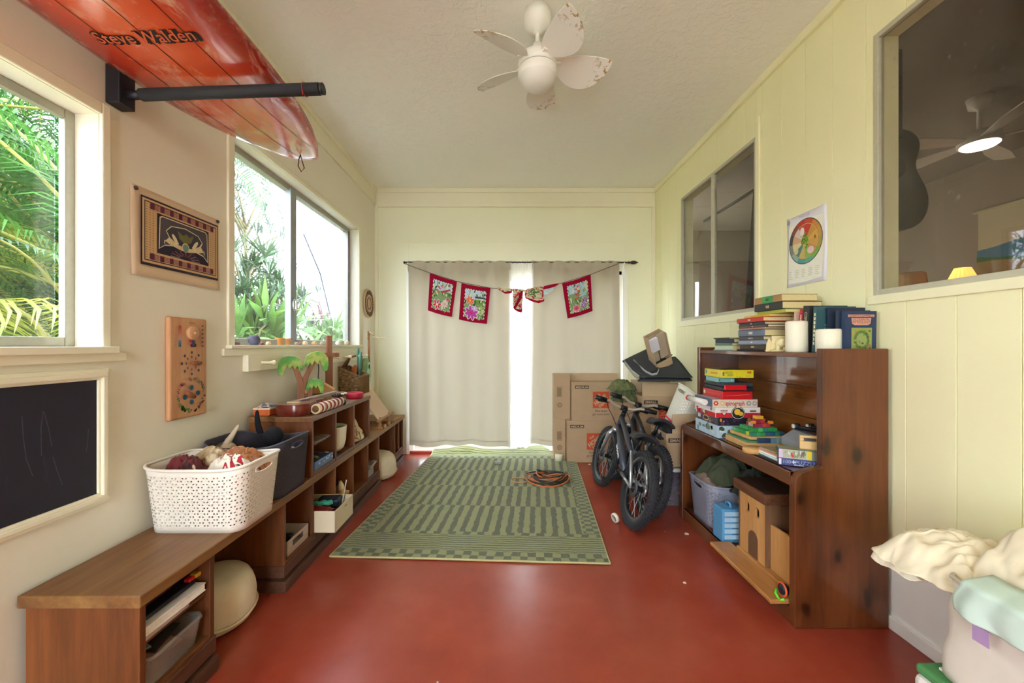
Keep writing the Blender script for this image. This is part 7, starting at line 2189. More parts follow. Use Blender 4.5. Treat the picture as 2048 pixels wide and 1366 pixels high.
game('small teal card box near the top of the game stack', 1.135, 1.225, 2.17, 2.30, 0.900, 0.9245, '#6fa8a4', None, None, lambda p, w, h: (p.text('~1', w * 0.12, h * 0.5, 0.016, '#2a4a4a'), p.text('~1', w * 0.82, h * 0.5, 0.014, '#d8e6d8')), None)
def f_drag(p, w, h):
    p.text("DRAGON'S", w * 0.23, h * 0.68, 0.020, '#2a3a3a', width=w * 0.24); p.text('BREATH', w * 0.28, h * 0.34, 0.017, '#2a4a4a', width=w * 0.18)
    p.text('HABA', w * 0.86, h * 0.72, 0.017, '#c0282c', offset=0.03, width=w * 0.13); p.rect(w * 0.04, h * 0.25, w * 0.09, h * 0.75, '#5a7a7a'); blobs(['#8ab04a', '#6f9a5a', '#e2c83a'], 8, 7)(p, w, h * 0.5)
game('bright yellow game box on top of the game stack', 1.140, 1.312, 2.145, 2.325, 0.925, 0.968, '#d6c41e', '#d9cc1e', '#5a5038', f_drag, lambda p, w, h: (p.text('~7', w * 0.6, h * 0.5, 0.018, '#d8902a', width=w * 0.4), p.ell(w * 0.12, h * 0.55, 0.010, 0.012, '#5a9aa0', 10)))

# wooden mosaic blocks: lower tray and stepped pyramid
def block_rows(t, x0, x1, y0, y1, z0, h, n, cols, seed, inner=None):
    r = random.Random(seed)
    sx_, sy_ = (x1 - x0) / n, (y1 - y0) / n
    for i in range(n):
        for j in range(n):
            if inner and i not in (0, n - 1) and j not in (0, n - 1): continue
            m = MB(C(r.choice(cols), 0.5, 0.05))
            m.box(x0 + i * sx_ + 0.0006, x0 + (i + 1) * sx_ - 0.0006, y0 + j * sy_ + 0.0006, y0 + (j + 1) * sy_ - 0.0006, z0, z0 + h)
            m.build('block', t)
LTW = wood('tray_wood', '#b0824a', '#cda064', '#dcb680', 'X', 2.0, 0.5)
tr1 = thing('mosaic_tray', 'green flat wooden tray with coloured blocks along its edge', 'toy', (1.275, 2.045, ZM), -0.02)
MB(LTW).box(-0.115, 0.115, -0.10, 0.10, 0.0, 0.028).build('tray', tr1, bevel=0.003)
MB(C('#3f8a64', 0.5)).box(-0.105, 0.105, -0.088, 0.092, 0.0282, 0.034).build('felt', tr1)
for i, col in enumerate(('#2f4a6a', '#2a3f5c', '#5f8aa4', '#8ab0b8', '#a8c4a0', '#b82a3a')):
    MB(C(col, 0.5)).box(-0.06 + i * 0.029, -0.032 + i * 0.029, -0.1025, -0.088, 0.028, 0.05).build('block', tr1, bevel=0.001, segs=1)
tr2 = thing('block_pyramid', 'stepped pyramid of bright wooden blocks on a square tray', 'toy', (1.285, 2.065, ZM + 0.036), 0.05)
MB(LTW).box(-0.095, 0.095, -0.085, 0.085, 0.0, 0.015).build('tray', tr2, bevel=0.002)
GR = ['#3f9a5a', '#2f7f6a', '#5fb464', '#2a5a7a', '#b8c83a', '#3f8a8a', '#2f8a4a']; RD = ['#b8323a', '#9a2a3a', '#8a3a5a', '#c84a3a', '#c0a8a0']; OR = ['#d98a2e', '#e2a83a', '#d9962e']
block_rows(tr2, -0.085, 0.085, -0.075, 0.075, 0.0155, 0.018, 7, GR, 1, True)
block_rows(tr2, -0.062, 0.062, -0.055, 0.055, 0.0155, 0.036, 5, GR, 2, True)
block_rows(tr2, -0.040, 0.040, -0.036, 0.036, 0.0155, 0.054, 4, RD, 3, True)
block_rows(tr2, -0.022, 0.022, -0.020, 0.020, 0.0155, 0.072, 2, RD, 4)
MB(C('#e0a83a', 0.5)).box(-0.018, 0.018, -0.016, 0.016, 0.088, 0.104).build('block', tr2, bevel=0.001)
for (x, y) in ((-0.045, -0.03), (0.045, 0.03), (0.04, -0.036)):
    MB(C('#d98a2e', 0.5)).box(x - 0.009, x + 0.009, y - 0.009, y + 0.009, 0.0697, 0.083).build('block', tr2, bevel=0.001)
ob = MB(LTW); ob.lathe([(0, 0), (0.05, 0), (0.05, 0.022), (0, 0.022)], 30, sx=1, sy=0.8); tag(ob.build('oval_box', loc=(1.172, 1.985 , ZM)), 'pale oval wooden box at the front of the middle shelf', 'box')
bpy.data.objects['oval_box'].location = (1.155, 1.885, ZM + 0.0)
# magazines
for i, (col, w, l, rz, lb) in enumerate((('#4a5a66', 0.20, 0.16, 0.05, 'dark grey magazine at the bottom of the magazine pile'), ('#cfe0da', 0.21, 0.17, -0.03, 'pale mint magazine in the pile'), ('#dfe6e2', 0.20, 0.16, 0.02, 'white magazine in the middle of the pile'), ('#d98a7a', 0.20, 0.165, -0.05, 'salmon-edged magazine high in the pile'), ('#9a8f6a', 0.19, 0.15, 0.06, 'photo-covered magazine on top of the pile'))):
    m = MB(C(col, 0.4, 0.3 if i == 4 else 0.06, 18)); m.cbox((0, 0, 0.0035), (w, l, 0.007)); tag(m.build('magazine', loc=(1.255, 1.775, ZM + 0.0005 + i * 0.0075), rot=(0, 0, rz)), lb, 'magazine', 'magazines on the middle shelf')
    if i == 0: pass
# black crank apparatus
ap = thing('hand_crank_toy', 'black and grey apparatus with a wheel on the middle shelf', 'apparatus', (1.36, 1.79, ZM + 0.039), -0.12)
DK = C('#26262c', 0.45, 0.1); GY = C('#8d9096', 0.45, 0.08)
m = MB(GY); m.prism([(-0.09, 0.0), (-0.02, 0.0), (-0.02, 0.07), (-0.04, 0.07), (-0.09, 0.035)], -0.05, 0.085, lambda u, v, d: (u, d, v)); m.build('wedge', ap, bevel=0.003)
m = MB(DK); m.prism([(-0.02, 0.0), (0.088, 0.0), (0.088, 0.03), (-0.005, 0.075), (-0.02, 0.075)], -0.06, 0.085, lambda u, v, d: (u, d, v)); m.build('housing', ap, bevel=0.004)
MB(C('#b9c4b4', 0.3)).box(-0.075, -0.04, -0.02, 0.05, 0.0, 0.001).build('window', ap, loc=(0, 0, 0.058), rot=(0, -0.6, 0))
for xx in (-0.03, 0.03):
    m = MB(DK); m.tube([(xx, 0.07, 0.085), (xx + 0.06, 0.02, 0.078)], 0.008, 10); m.lathe([(0, -0.01), (0.014, -0.01), (0.014, 0.01), (0, 0.01)], 16, (xx, 0.075, 0.086), 'X'); m.build('roller', ap)
    m = MB(C('#e4e2dc', 0.4)); m.lathe([(0, -0.016), (0.010, -0.016), (0.010, -0.010), (0, -0.010)], 14, (xx, 0.075, 0.086), 'X'); m.build('roller_cap', ap)
m = MB(DK); m.lathe([(0, -0.008), (0.034, -0.008), (0.038, 0), (0.034, 0.008), (0, 0.008)], 24, (0.07, -0.075, 0.06), 'Y'); m.build('wheel', ap)
m = MB(C('#c4b4c8', 0.6)); m.cbox((0, 0, 0.006), (0.13, 0.06, 0.012)); tag(m.build('folded_paper', loc=(1.36, 1.690, ZM + 0.0), rot=(0, 0, -0.1)), 'pale lilac folded paper in front of the black apparatus', 'paper')
# puzzle box
pz = thing('puzzle_box', 'blue one-hundred-piece puzzle box at the near end of the middle shelf', 'puzzle box', (1.215, 1.683, ZM + 0.001), math.radians(-27), 'games on the bookcase')
MB(C('#3a3f7a', 0.4)).box(-0.073, 0.073, -0.030, 0.030, 0, 0.068).build('box', pz, bevel=0.002)
m = MB(C('#e6e2da', 0.4)); p = Pr(m, (-0.073, -0.0305, 0), (1, 0, 0), (0, 0, 1))
p.rect(0.001, 0.031, 0.145, 0.067, '#b9b89a'); p.rect(0.001, 0.031, 0.014, 0.067, '#c8b4d0'); p.rect(0.016, 0.035, 0.094, 0.064, '#a8a894'); p.ell(0.052, 0.047, 0.010, 0.013, '#c8383a', 10); p.ell(0.080, 0.052, 0.006, 0.008, '#c84a5a', 8)
r = random.Random(3)
for i in range(16): p.ell(r.uniform(.02, .09), r.uniform(.038, .062), .003, .008, r.choice(['#6a7a5a', '#d8d2d8', '#8a9a7a']), 6, r.uniform(-.5, .5), up=i == 0)
p.rect(0.097, 0.031, 0.112, 0.067, '#dcc02e'); p.rect(0.113, 0.031, 0.145, 0.067, '#6f7468')
p.text('100', 0.030, 0.017, 0.020, '#9ab0d8'); p.text('+', 0.052, 0.017, 0.026, '#c8d2e8', offset=0.04); p.text('PUZZLE', 0.092, 0.017, 0.020, '#9ab0d8'); p.text('~8', 0.07, 0.006, 0.007, '#d8dce8'); p.rect(0.001, 0.003, 0.010, 0.028, '#d8d4e0')
p = Pr(m, (-0.0735, 0.030, 0), (0, -1, 0), (0, 0, 1)); p.rect(0.001, 0.001, 0.059, 0.067, '#4a6a4a'); p.text('100', 0.03, 0.034, 0.030, '#c8d29a', rot=PI / 2)
p = Pr(m, (-0.073, -0.030, 0.0684), (1, 0, 0), (0, 1, 0)); p.rect(0.001, 0.001, 0.145, 0.059, '#9aa07a')
m.build('print', pz)
wh = thing('slotted_block', 'pale wooden handle block standing on the puzzle box', 'block', (1.255, 1.672, ZM + 0.0698), math.radians(-27))
HD_ = C('#d9b478', 0.55, 0.08, 30)
m = MB(HD_); m.box(-0.036, 0.036, -0.01, 0.01, 0, 0.032).box(-0.036, 0.036, -0.01, 0.01, 0.046, 0.056).box(-0.036, -0.022, -0.01, 0.01, 0.032, 0.046).box(0.022, 0.036, -0.01, 0.01, 0.032, 0.046); m.build('handle_block', wh, bevel=0.002)

# ---- bottom shelf
ZL = 0.0665
GHM = hole_mat('grey_perforated_plastic', '#8e90a0'); GPL = C('#8e90a0', 0.5, 0.04, 8)
basket('storage_basket', 'grey perforated basket of clothes on the bottom bookcase shelf', (1.295, 2.392, ZL), 0.33, 0.29, 0.235, GHM, GPL, 0, 0.88, 0.012, 0.06)
OLV = C('#3f4430', 0.9, 0.2, 25, 0, 0.4)
crumple('folded_trousers', OLV, (1.31, 2.40, 0.305), (0.31, 0.29, 0.16), 3.6, amp=0.28, dome=0.75, label='dark olive trousers heaped on the grey basket', cat='clothes', freq=1.6)
crumple('folded_shirt', C('#8a7468', 0.9, 0.12, 25), (1.20, 2.40, 0.295), (0.14, 0.27, 0.05), 5.5, amp=0.25, dome=0.8, label='grey-brown shirt at the front edge of the grey basket', cat='clothes')
crumple('folded_jeans', C('#2c3026', 0.9, 0.2, 25, 0, 0.4), (1.32, 2.16, 0.30), (0.21, 0.18, 0.15), 8.2, amp=0.3, dome=0.7, label='dark green garment slumped behind the blue case', cat='clothes')
dk = basket('storage_basket', 'dark perforated basket with a tan lining behind the blue case', (1.36, 2.145, ZL), 0.20, 0.15, 0.21, hole_mat('dark_perforated_plastic', '#4a4a52'), C('#8a6a4e', 0.7), 0, 0.9, 0.01, 0.05)
bcse = thing('organiser_case', 'translucent blue organiser case on the bottom bookcase shelf', 'case', (1.185, 2.158, ZL), 0.0)
BLU = glass_mat('blue_plastic', 0.55, '#6fb0dc', (0.55, 0.75, 0.92), (3, 3, 3), lo=0.0, hi=0.5); BLS = C('#5a9ac8', 0.35, 0.06, 10)
MB(BLS).box(-0.055, 0.0, -0.045, 0.055, 0, 0.175).build('back_shell', bcse, bevel=0.006)
MB(BLU).box(-0.0, 0.05, -0.045, 0.055, 0, 0.175).build('front_shell', bcse, bevel=0.006)
for i in range(5): MB(C('#a8c8dc', 0.4)).box(-0.045, 0.045, -0.0475, -0.044, 0.02 + i * 0.03, 0.042 + i * 0.03).build('divider', bcse)
MB(BLS).tube([(0, -0.02, 0.175), (0, -0.015, 0.195), (0, 0.02, 0.195), (0, 0.025, 0.175)], 0.006, 8).build('handle', bcse)
# toy castle
ca = thing('toy_castle', 'wooden toy castle with a tower on the bottom bookcase shelf', 'toy castle', (1.25, 1.86, ZL))
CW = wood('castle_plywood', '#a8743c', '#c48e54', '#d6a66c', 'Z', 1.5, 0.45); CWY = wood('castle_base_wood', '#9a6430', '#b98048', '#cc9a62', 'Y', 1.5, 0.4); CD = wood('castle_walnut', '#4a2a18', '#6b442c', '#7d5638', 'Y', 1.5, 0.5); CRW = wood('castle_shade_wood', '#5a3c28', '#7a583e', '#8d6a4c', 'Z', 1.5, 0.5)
MB(CWY).box(-0.195, -0.09, -0.245, 0.235, 0.0, 0.018).box(-0.09, 0.10, -0.245, 0.185, 0.0, 0.018).build('base_board', ca, bevel=0.003)
MB(CWY).box(-0.088, 0.10, -0.245, 0.18, 0.018, 0.026).build('plinth', ca, bevel=0.002)
# tower front wall (faces the room) with two arched windows and an arched door
tx0, tx1, ty0, ty1, th_ = -0.075, 0.085, -0.022, 0.172, 0.30
m = MB(CW)
m.box(tx0, tx0 + 0.012, ty0, ty1, 0.026, 0.225).box(tx0, tx0 + 0.012, ty0, ty1, 0.272, 0.315)
for a, b in ((ty0, 0.020), (0.052, 0.096), (0.128, ty1)): m.box(tx0, tx0 + 0.012, a, b, 0.225, 0.272)
m.build('tower_front', ca)
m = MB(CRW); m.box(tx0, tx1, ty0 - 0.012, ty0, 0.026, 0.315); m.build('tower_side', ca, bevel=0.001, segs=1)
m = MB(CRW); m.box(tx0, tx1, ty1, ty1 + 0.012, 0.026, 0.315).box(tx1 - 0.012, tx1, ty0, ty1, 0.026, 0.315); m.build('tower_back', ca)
m = MB(CW)
for c_ in (0.036, 0.112):     # arched window tops
    for sd in (-1, 1):
        m.prism([(c_ + sd * 0.016, 0.272)] + [(c_ + sd * 0.016 * math.cos(a), 0.256 + 0.016 * math.sin(a)) for a in [PI / 2 * k / 5 for k in range(5, -1, -1)]], tx0, tx0 + 0.012, lambda u, v, d: (d, u, v))
m.build('arch', ca)
m = MB(C('#6a4a34', 0.6)); m.prism([(0.030, 0.026), (0.102, 0.026), (0.102, 0.11)] + [(0.066 + 0.036 * math.cos(a), 0.11 + 0.040 * math.sin(a)) for a in [PI * k / 10 for k in range(1, 10)]] + [(0.030, 0.11)], tx0 - 0.0015, tx0 + 0.004, lambda u, v, d: (d, u, v)); m.build('door', ca)
MB(CD).box(tx0 - 0.018, tx1 + 0.01, ty0 - 0.026, ty1 + 0.028, 0.315, 0.362).build('roof_rim', ca, bevel=0.002)
MB(C('#3a2418', 0.5)).box(tx0 - 0.008, tx1, ty0 - 0.016, ty1 + 0.018, 0.3625, 0.364).build('roof_floor', ca)
m = MB(CW); m.box(-0.058, -0.046, -0.225, ty0 - 0.013, 0.026, 0.225); m.build('curtain_wall', ca, bevel=0.001, segs=1)
MB(C('#c8a27a', 0.5)).lathe([(0, 0), (0.022, 0), (0.026, 0.01), (0.02, 0.022), (0, 0.024)], 16, (0.0, -0.17, 0.19)).build('knob', ca)
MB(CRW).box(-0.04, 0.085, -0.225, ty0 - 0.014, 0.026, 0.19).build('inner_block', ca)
gg = thing('swim_goggles', 'black goggles with orange and neon green edges by the bookcase end', 'goggles', (1.125, 1.64, ZL + 0.019))
MB(C('#1f1c30', 0.4)).lathe([(0, -0.012), (0.02, -0.012), (0.024, 0.0), (0.02, 0.012), (0, 0.012)], 16, (0, 0, 0.026), 'X').build('lens', gg)
m = MB(C('#e8602e', 0.5)); m.tube([(-0.006, 0.024 * math.cos(2 * PI * k / 20), 0.026 + 0.024 * math.sin(2 * PI * k / 20)) for k in range(20)], 0.004, 6, closed=True); m.build('orange_rim', gg)
m = MB(C('#5ae02e', 0.5)); m.tube([(-0.02, 0.015, 0.018), (-0.034, 0.0, 0.01), (-0.03, -0.02, -0.006), (-0.018, -0.03, 0.004)], 0.005, 6); m.build('green_strap', gg)

# ================================================================== RIGHT WALL
ps = thing('wall_chart', 'pale wall chart with a round colourful picture on the right wall', 'poster', (XR - 0.001, 2.145, 1.33))
pw2, ph2 = 0.27, 0.44
ya_, yb_ = 1218.2 / (1576 - 1012), 1218.2 / (1655 - 1012)
WS, HS = ya_ - yb_, 0.0
zb_, zt_ = CAM_H + (690 - 576) * ya_ / FPX, CAM_H + (690 - 440) * ya_ / FPX
ps.location = (XR - 0.0005, ya_, zb_)
m = MB(C('#e9e6ec', 0.5, 0.03)); m.grid(lambda u, v: (-0.0008 - 0.004 * (abs(u - .5) * 2) ** 3 * (abs(v - .5) * 2) ** 2, -u * WS, v * (zt_ - zb_)), 12, 12); o = m.build('sheet', ps); s_ = o.modifiers.new('thickness', 'SOLIDIFY'); s_.thickness = 0.0006
q = MB(C('#f0eee4', 0.5)); p = Pr(q, (-0.006, 0, 0), (0, -1, 0), (0, 0, 1), 0.0002)
H_ = zt_ - zb_; W_ = WS
p.poly([(W_ * .05, H_ * .05), (W_ * .5, H_ * .035), (W_ * .9, H_ * .06), (W_ * .96, H_ * .5), (W_ * .93, H_ * .88), (W_ * .5, H_ * .90), (W_ * .06, H_ * .86)], '#f1efe2')
cx_, cy_, R_ = W_ * 0.5, H_ * 0.595, W_ * 0.43
p.ell(cx_, cy_, R_, R_ * 1.0, '#5a5a5a', 40)
cols = ['#c89a52', '#d08a3e', '#c8543a', '#c03a34', '#8a4a4a', '#4a4a52', '#7f8a88', '#8fb0aa', '#4f9a9a', '#5fa88a', '#7fb04a', '#b0a050']
for k, c_ in enumerate(cols):
    a0, a1 = 2 * PI * k / 12, 2 * PI * (k + 1) / 12
    p.poly([(cx_ + R_ * .96 * math.cos(a), cy_ + R_ * .96 * math.sin(a)) for a in (a0, (a0 + a1) / 2, a1)] + [(cx_ + R_ * .78 * math.cos(a), cy_ + R_ * .78 * math.sin(a)) for a in (a1, (a0 + a1) / 2, a0)], c_, up=k == 0)
p.ell(cx_, cy_, R_ * 0.77, R_ * 0.77, '#cfae62', 36)
cols2 = ['#d8a84e', '#c8964a', '#c8423a', '#cc5a40', '#d8c8c0', '#d8a888', '#d8d0a0', '#5f8a8a', '#c8b46a', '#8fb45a', '#c88a5a', '#d0a05a']
for k, c_ in enumerate(cols2):
    a0, a1 = 2 * PI * k / 12, 2 * PI * (k + 1) / 12
    p.poly([(cx_ + R_ * .74 * math.cos(a), cy_ + R_ * .74 * math.sin(a)) for a in (a0, (a0 + a1) / 2, a1)] + [(cx_ + R_ * .22 * math.cos(a), cy_ + R_ * .22 * math.sin(a)) for a in (a1, a0)], c_, up=k == 0)
r = random.Random(12)
for k in range(26):
    a, rr_ = r.uniform(0, 2 * PI), R_ * r.uniform(0.02, 0.42)
    p.ell(cx_ + rr_ * math.cos(a) * 0.6, cy_ + rr_ * math.sin(a), R_ * .10, R_ * .035, r.choice(['#6a9a2e', '#8ab83e', '#4f8a2a']), 6, r.uniform(0, 3), up=k % 5 == 0)
for (a, b, ra, rb, c_) in ((0.35, -0.45, .2, .16, '#e2c8c4'), (-0.15, 0.45, .13, .19, '#e6dcd8'), (-0.5, -0.35, .12, .13, '#d9c88a'), (0.6, 0.05, .06, .08, '#8a6a3a')):
    p.ell(cx_ + a * R_, cy_ + b * R_, R_ * ra, R_ * rb, c_, 12)
for k in range(5):
    for j in range(5):
        p.rect(W_ * (0.08 + k * 0.17), H_ * (0.11 + j * 0.025), W_ * (0.08 + k * 0.17 + 0.11 * r.uniform(.6, 1)), H_ * (0.116 + j * 0.025), '#b9c0ae', up=(k + j == 0))
p.text('~6', W_ * .5, H_ * .955, 0.02, '#c8c0d2'); p.ell(W_ * .07, H_ * .93, .012, .012, '#9a9ab0', 14)
q.build('print', ps)

# ================================================================== LAUNDRY BY THE RIGHT WALL
HAM = C('#dcd3c6', 0.9, 0.05, 20, 0, 0.3)
hp = thing('laundry_hamper', 'white cloth laundry hamper in the near right corner', 'hamper', (1.29, 0.90, 0.235))
hx0, hx1, hy0, hy1, hh_ = -0.155, 0.19, -0.26, 0.20, 0.26
m = MB(HAM)
def hamper(u, v):
    # rounded rectangle going round, slumping outwards at the foot
    P = [(hx0, hy0), (hx1, hy0), (hx1, hy1), (hx0, hy1), (hx0, hy0)]
    s_ = u * 4; k = min(3, int(s_)); f = s_ - k
    x = P[k][0] + (P[k + 1][0] - P[k][0]) * f; y = P[k][1] + (P[k + 1][1] - P[k][1]) * f
    cx, cy = (hx0 + hx1) / 2, (hy0 + hy1) / 2
    rr_ = 0.93 + 0.05 * (1 - v) ** 2
    n_ = 1 + 0.03 * fbm(x * 5, y * 5, v * 3) 
    corner = 1 - 0.10 * (abs((x - cx) / 0.17) * abs((y - cy) / 0.23)) ** 4
    return (cx + (x - cx) * rr_ * n_ * corner, cy + (y - cy) * rr_ * n_ * corner, hh_ * v)
m.grid(hamper, 64, 14); o = m.build('cloth_wall', hp)
o.modifiers.new('thickness', 'SOLIDIFY').thickness = 0.006
MB(HAM).box(hx0 + 0.02, hx1 - 0.02, hy0 + 0.02, hy1 - 0.02, 0, 0.006).build('base', hp)
m = MB(C('#cfc6b4', 0.8)); m.tube([Vector(hamper(i / 48, 1.0)) for i in range(48)], 0.006, 7, closed=True); m.build('rim', hp)
gb = thing('tote_bag', 'folded white and green bag under the laundry hamper', 'bag', (1.29, 0.90, 0))
MB(C('#e4e0d6', 0.85, 0.05)).box(-0.165, 0.195, -0.28, 0.225, 0, 0.20).build('bag_body', gb, bevel=0.02)
MB(C('#4f8a52', 0.8, 0.1)).box(-0.168, 0.195, -0.29, 0.212, 0.205, 0.232).build('green_panel', gb, bevel=0.008)
CL = C('#e9dcc0', 0.9, 0.06, 20, 0, 0.3); CL2 = C('#e6d9bc', 0.9, 0.06, 20, 0, 0.3)
crumple('laundry_sheet', CL, (1.30, 1.15, 0.455), (0.33, 0.31, 0.115), 2.2, amp=0.3, dome=0.7, label='cream sheet bunched over the far rim of the hamper', cat='laundry', n=34)
crumple('laundry_shirt', CL2, (1.35, 0.93, 0.485), (0.30, 0.40, 0.19), 7.1, amp=0.3, dome=0.75, label='cream shirts heaped high in the middle of the hamper', cat='laundry', n=36, freq=2.6)
crumple('laundry_towel', C('#a89a2a', 0.9, 0.15, 30, 0, 0.4), (1.385, 1.03, 0.53), (0.10, 0.09, 0.06), 4.4, amp=0.4, label='small olive yellow cloth among the cream laundry', cat='laundry', n=18)
crumple('laundry_sleeve', CL, (1.225, 1.235, 0.42), (0.13, 0.15, 0.075), 1.9, amp=0.35, dome=0.7, label='cream sleeve end nearest the bookcase, sticking out of the hamper', cat='laundry', n=20)
# mint towel over the side
tw2 = thing('mint_towel', 'pale mint garment hanging over the side of the hamper', 'garment', (1.118, 0.90, 0.38))
MT = C('#c4d8cc', 0.9, 0.08, 20, 0, 0.3)
m = MB(MT)
m.grid(lambda u, v: (0.075 * max(0, (v - 0.86) / 0.14) - 0.010 * math.sin(u * 9 + v * 3) * (1 - v) + 0.004 * math.sin(u * 21), -0.14 + 0.245 * u + 0.01 * math.sin(v * 5), 0.045 + 0.105 * v + 0.02 * u * (1 - v)), 34, 24)
o = m.build('cloth', tw2); s_ = o.modifiers.new('thickness', 'SOLIDIFY'); s_.thickness = 0.006
MB(C('#a88ab4', 0.7)).box(-0.004, -0.001, 0.035, 0.068, 0.018, 0.056).build('care_label', tw2)

# ================================================================== BEYOND THE RIGHT WINDOWS
gt = thing('hanging_guitar', 'black guitar hanging beyond the near right window', 'guitar', (1.845, 2.01, 1.879), 0, None, (PI / 2, 0, 0))
GB = C('#15120f', 0.25, 0.1, 20)
O = [(x * 1.9, y * 1.67) for x, y in uke_outline(1.0)]
m = MB(GB); m.prism(O, 0, 0.09, lambda u, v, d: (u, v, d), smooth=True); m.build('body', gt, bevel=0.006)
m = MB(GB); m.box(-0.028, 0.028, 0.2, 0.62, 0.07, 0.10); m.build('neck', gt, bevel=0.006)
m = MB(C('#0a0908', 0.6)); p = Pr(m, (0, 0.06, 0.0905), (1, 0, 0), (0, 1, 0)); p.ell(0, 0, 0.05, 0.05, C('#050505', 0.9), 24); m.build('sound_hole', gt)
af = thing('ceiling_fan', 'ceiling fan with a lit lamp beyond the near right window', 'ceiling fan', (2.97, 2.54, 2.35))
FD = C('#b8aa9c', 0.5)
MB(FD).lathe([(0, 0.30), (0.06, 0.30), (0.05, 0.24), (0.012, 0.22), (0.012, 0.1), (0.08, 0.08), (0.10, 0.03), (0.10, 0.006), (0, 0.006)], 28).build('motor', af)
for k in range(5):
    m = MB(FD); a = 2 * PI * k / 5 + 0.5; m.M = Matrix.Rotation(a, 4, 'Z') @ Matrix.Rotation(0.2, 4, 'X'); m.prism([(0.09, -0.03), (0.35, -0.06), (0.52, -0.05), (0.54, 0), (0.52, 0.05), (0.35, 0.06), (0.09, 0.03)], 0.03, 0.036, lambda u, v, d: (u, v, d)); m.build('blade', af)
EM = NT('lamp_glow'); EM.b.inputs['Emission Color'].default_value = (1.0, 0.93, 0.85, 1); EM.b.inputs['Emission Strength'].default_value = 3.5; EM.set(color='#fff4e4')
MB(EM.m).lathe([(0, -0.012), (0.075, -0.010), (0.088, 0.0), (0.088, 0.006), (0, 0.006)], 28).build('lamp', af)
dr2 = thing('tall_dresser', 'dark dresser beyond the near right window sill', 'dresser', (3.75, 3.3, 0))
DW2 = wood('dresser_wood', '#2a1a10', '#45301f', '#5a402a', 'Y', 1, 0.5)
MB(DW2).box(-0.28, 0.28, -0.75, 0.6, 0, 1.44).build('body', dr2, bevel=0.006); MB(DW2).box(-0.30, 0.29, -0.77, 0.62, 1.44, 1.47).build('top', dr2, bevel=0.004)
for i in range(4): MB(DW2).box(-0.292, -0.28, -0.72, 0.57, 0.06 + i * 0.345, 0.38 + i * 0.345).build('drawer', dr2, bevel=0.003)
lp = thing('pleated_lamp', 'small lit lamp with a pleated orange shade on the dresser', 'lamp', (3.62, 3.21, 1.47))
MB(C('#c9a24a', 0.3, 0.1, 20, 0.8)).lathe([(0, 0), (0.06, 0), (0.05, 0.015), (0.01, 0.03), (0.01, 0.12), (0, 0.12)], 20).build('base', lp)
LS = NT('lamp_shade'); LS.set(color='#d98a3a'); LS.b.inputs['Emission Color'].default_value = (1.0, 0.45, 0.10, 1); LS.b.inputs['Emission Strength'].default_value = 0.9
m = MB(LS.m); n_ = 40
rg0 = [m.vert(((0.10 + 0.005 * (k % 2)) * math.cos(2 * PI * k / n_), (0.10 + 0.005 * (k % 2)) * math.sin(2 * PI * k / n_), 0.10)) for k in range(n_)]
rg1 = [m.vert(((0.045 + 0.003 * (k % 2)) * math.cos(2 * PI * k / n_), (0.045 + 0.003 * (k % 2)) * math.sin(2 * PI * k / n_), 0.24)) for k in range(n_)]
for k in range(n_): m.face((rg0[k], rg0[(k + 1) % n_], rg1[(k + 1) % n_], rg1[k]))
m.build('shade', lp)
bl_ = bpy.data.lights.new('lamp_bulb', 'POINT'); bl_.energy = 0.7; bl_.color = (1.0, 0.62, 0.30); bl_.shadow_soft_size = 0.03
bo_ = bpy.data.objects.new('lamp_bulb', bl_); COL.objects.link(bo_); bo_.parent = lp; bo_.location = (-0.05, 0, 0.30)
bsk = thing('wicker_basket', 'brown wicker basket on the dresser beyond the near right window', 'basket', (3.60, 3.585, 1.47))
MB(C('#7a5628', 0.8, 0.4, 60, 0, 0.8)).lathe([(0, 0), (0.085, 0), (0.10, 0.08), (0.095, 0.18), (0.085, 0.26), (0.07, 0.27), (0.06, 0.24), (0, 0.2)], 24).build('body', bsk)
wh2 = thing('woven_wall_hanging', 'fringed woven wall hanging with blue and green hills', 'wall hanging', (AX - 0.02, 2.75, 1.3))
HY0, HY1 = -0.75, 0.70
MB(C('#8a7a5a', 0.7)).tube([(0, HY0 - 0.05, 0.93), (0, HY1 + 0.04, 0.93)], 0.014, 10).build('dowel', wh2)
m = MB(C('#8f7f62', 0.9, 0.2, 120)); m.box(-0.008, 0, HY0, HY1, 0.42, 0.92); m.build('warp', wh2)
def hills(nm, col, zf, zb):
    m = MB(C(col, 0.9, 0.15, 90)); n = 40
    T = [(HY0 + (HY1 - HY0) * i / n, zf(i / n)) for i in range(n + 1)]
    m.prism([(HY0, zb)] + [(HY1, zb)] + T[::-1], -0.016, -0.008, lambda u, v, d: (d, u, v)); m.build(nm, wh2)
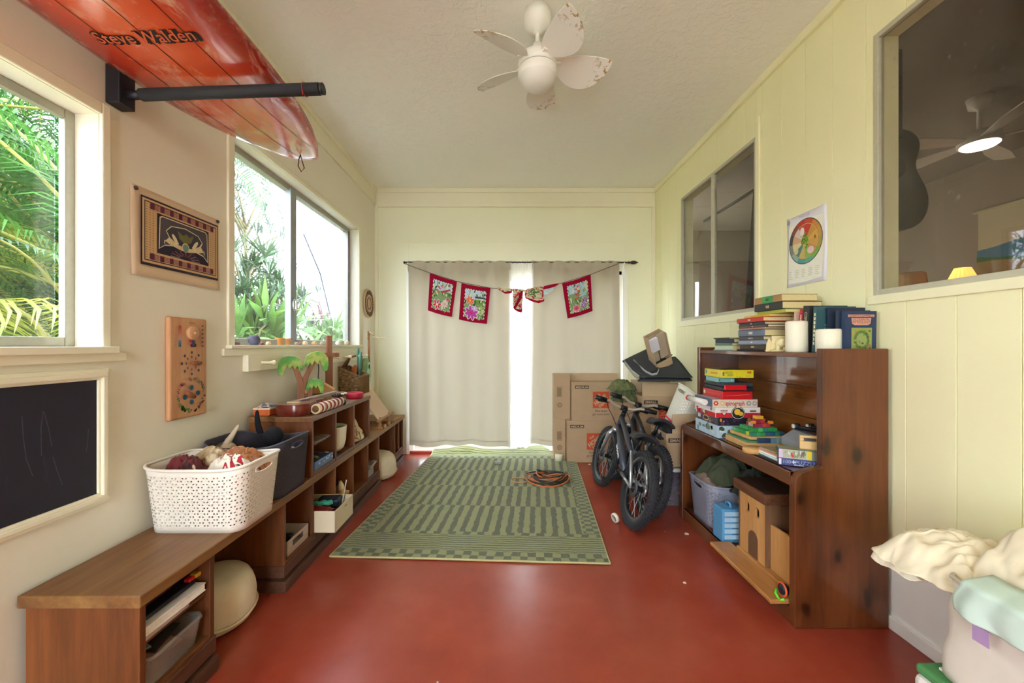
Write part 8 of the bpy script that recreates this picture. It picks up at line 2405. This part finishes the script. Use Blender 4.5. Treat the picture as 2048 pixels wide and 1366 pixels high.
hills('blue_hill', '#3f5a68', lambda u: 0.66 + 0.06 * math.sin(u * 5.5 - 0.9), 0.40)
m = MB(C('#3a5430', 0.9, 0.15, 90)); n = 40
m.prism([(HY0, 0.2), (HY1, 0.2)] + [(HY0 + (HY1 - HY0) * i / n, 0.555 + 0.05 * math.sin(i / n * 6.5 - 0.4)) for i in range(n + 1)][::-1], -0.021, -0.016, lambda u, v, d: (d, u, v)); m.build('green_hill', wh2)
m = MB(C('#77603a', 0.9, 0.2, 90)); m.prism([(HY0, 0.05), (HY1, 0.05)] + [(HY0 + (HY1 - HY0) * i / n, 0.46 + 0.04 * math.sin(i / n * 7 + 1)) for i in range(n + 1)][::-1], -0.026, -0.021, lambda u, v, d: (d, u, v)); m.build('tan_field', wh2)
# dark drape behind the far right window
dc = thing('dark_drape', 'dark plum drape behind the far right window', 'curtain', (1.70, 2.62, 0.9))
m = MB(C('#1f141a', 0.9, 0.2, 10)); m.grid(lambda u, v: (0.03 * math.sin(u * 30) + 0.05 * math.sin(u * 9), -0.30 + 0.60 * u * (1 - 0.25 * v), 1.25 * v), 60, 10); m.build('cloth', dc)
m = MB(C('#2a2228', 0.6)); m.tube([(0, -0.45, 1.26), (0, 0.85, 1.26)], 0.012, 10); m.build('rod', dc)

# paper scraps dropped on the red floor
for i, (px, py, s_, lb) in enumerate(((800, 908, 0.012, 'tiny pale scrap on the floor by the rug left edge'), (757, 948, 0.008, 'tiny pale fleck on the floor beside the bench plinth'), (1179, 929, 0.014, 'tiny pale scrap on the floor left of the bicycle front wheel'),
                                   (1373, 1068, 0.012, 'tiny pale scrap on the floor in front of the blue case'), (1369, 1166, 0.007, 'tiny pale fleck on the floor in front of the castle ledge'))):
    k = CAM_H / (py - 690)
    m = MB(C('#e4d2c4', 0.8)); m.prism([(-s_, -s_ * .6), (s_ * .8, -s_ * .8), (s_, s_ * .5), (0, s_), (-s_ * .9, s_ * .4)], 0.0003, 0.003, lambda u, v, d: (u, v, d))
    tag(m.build('paper_scrap', loc=((px - 1012) * k, FPX * k, 0.0)), lb, 'scrap')
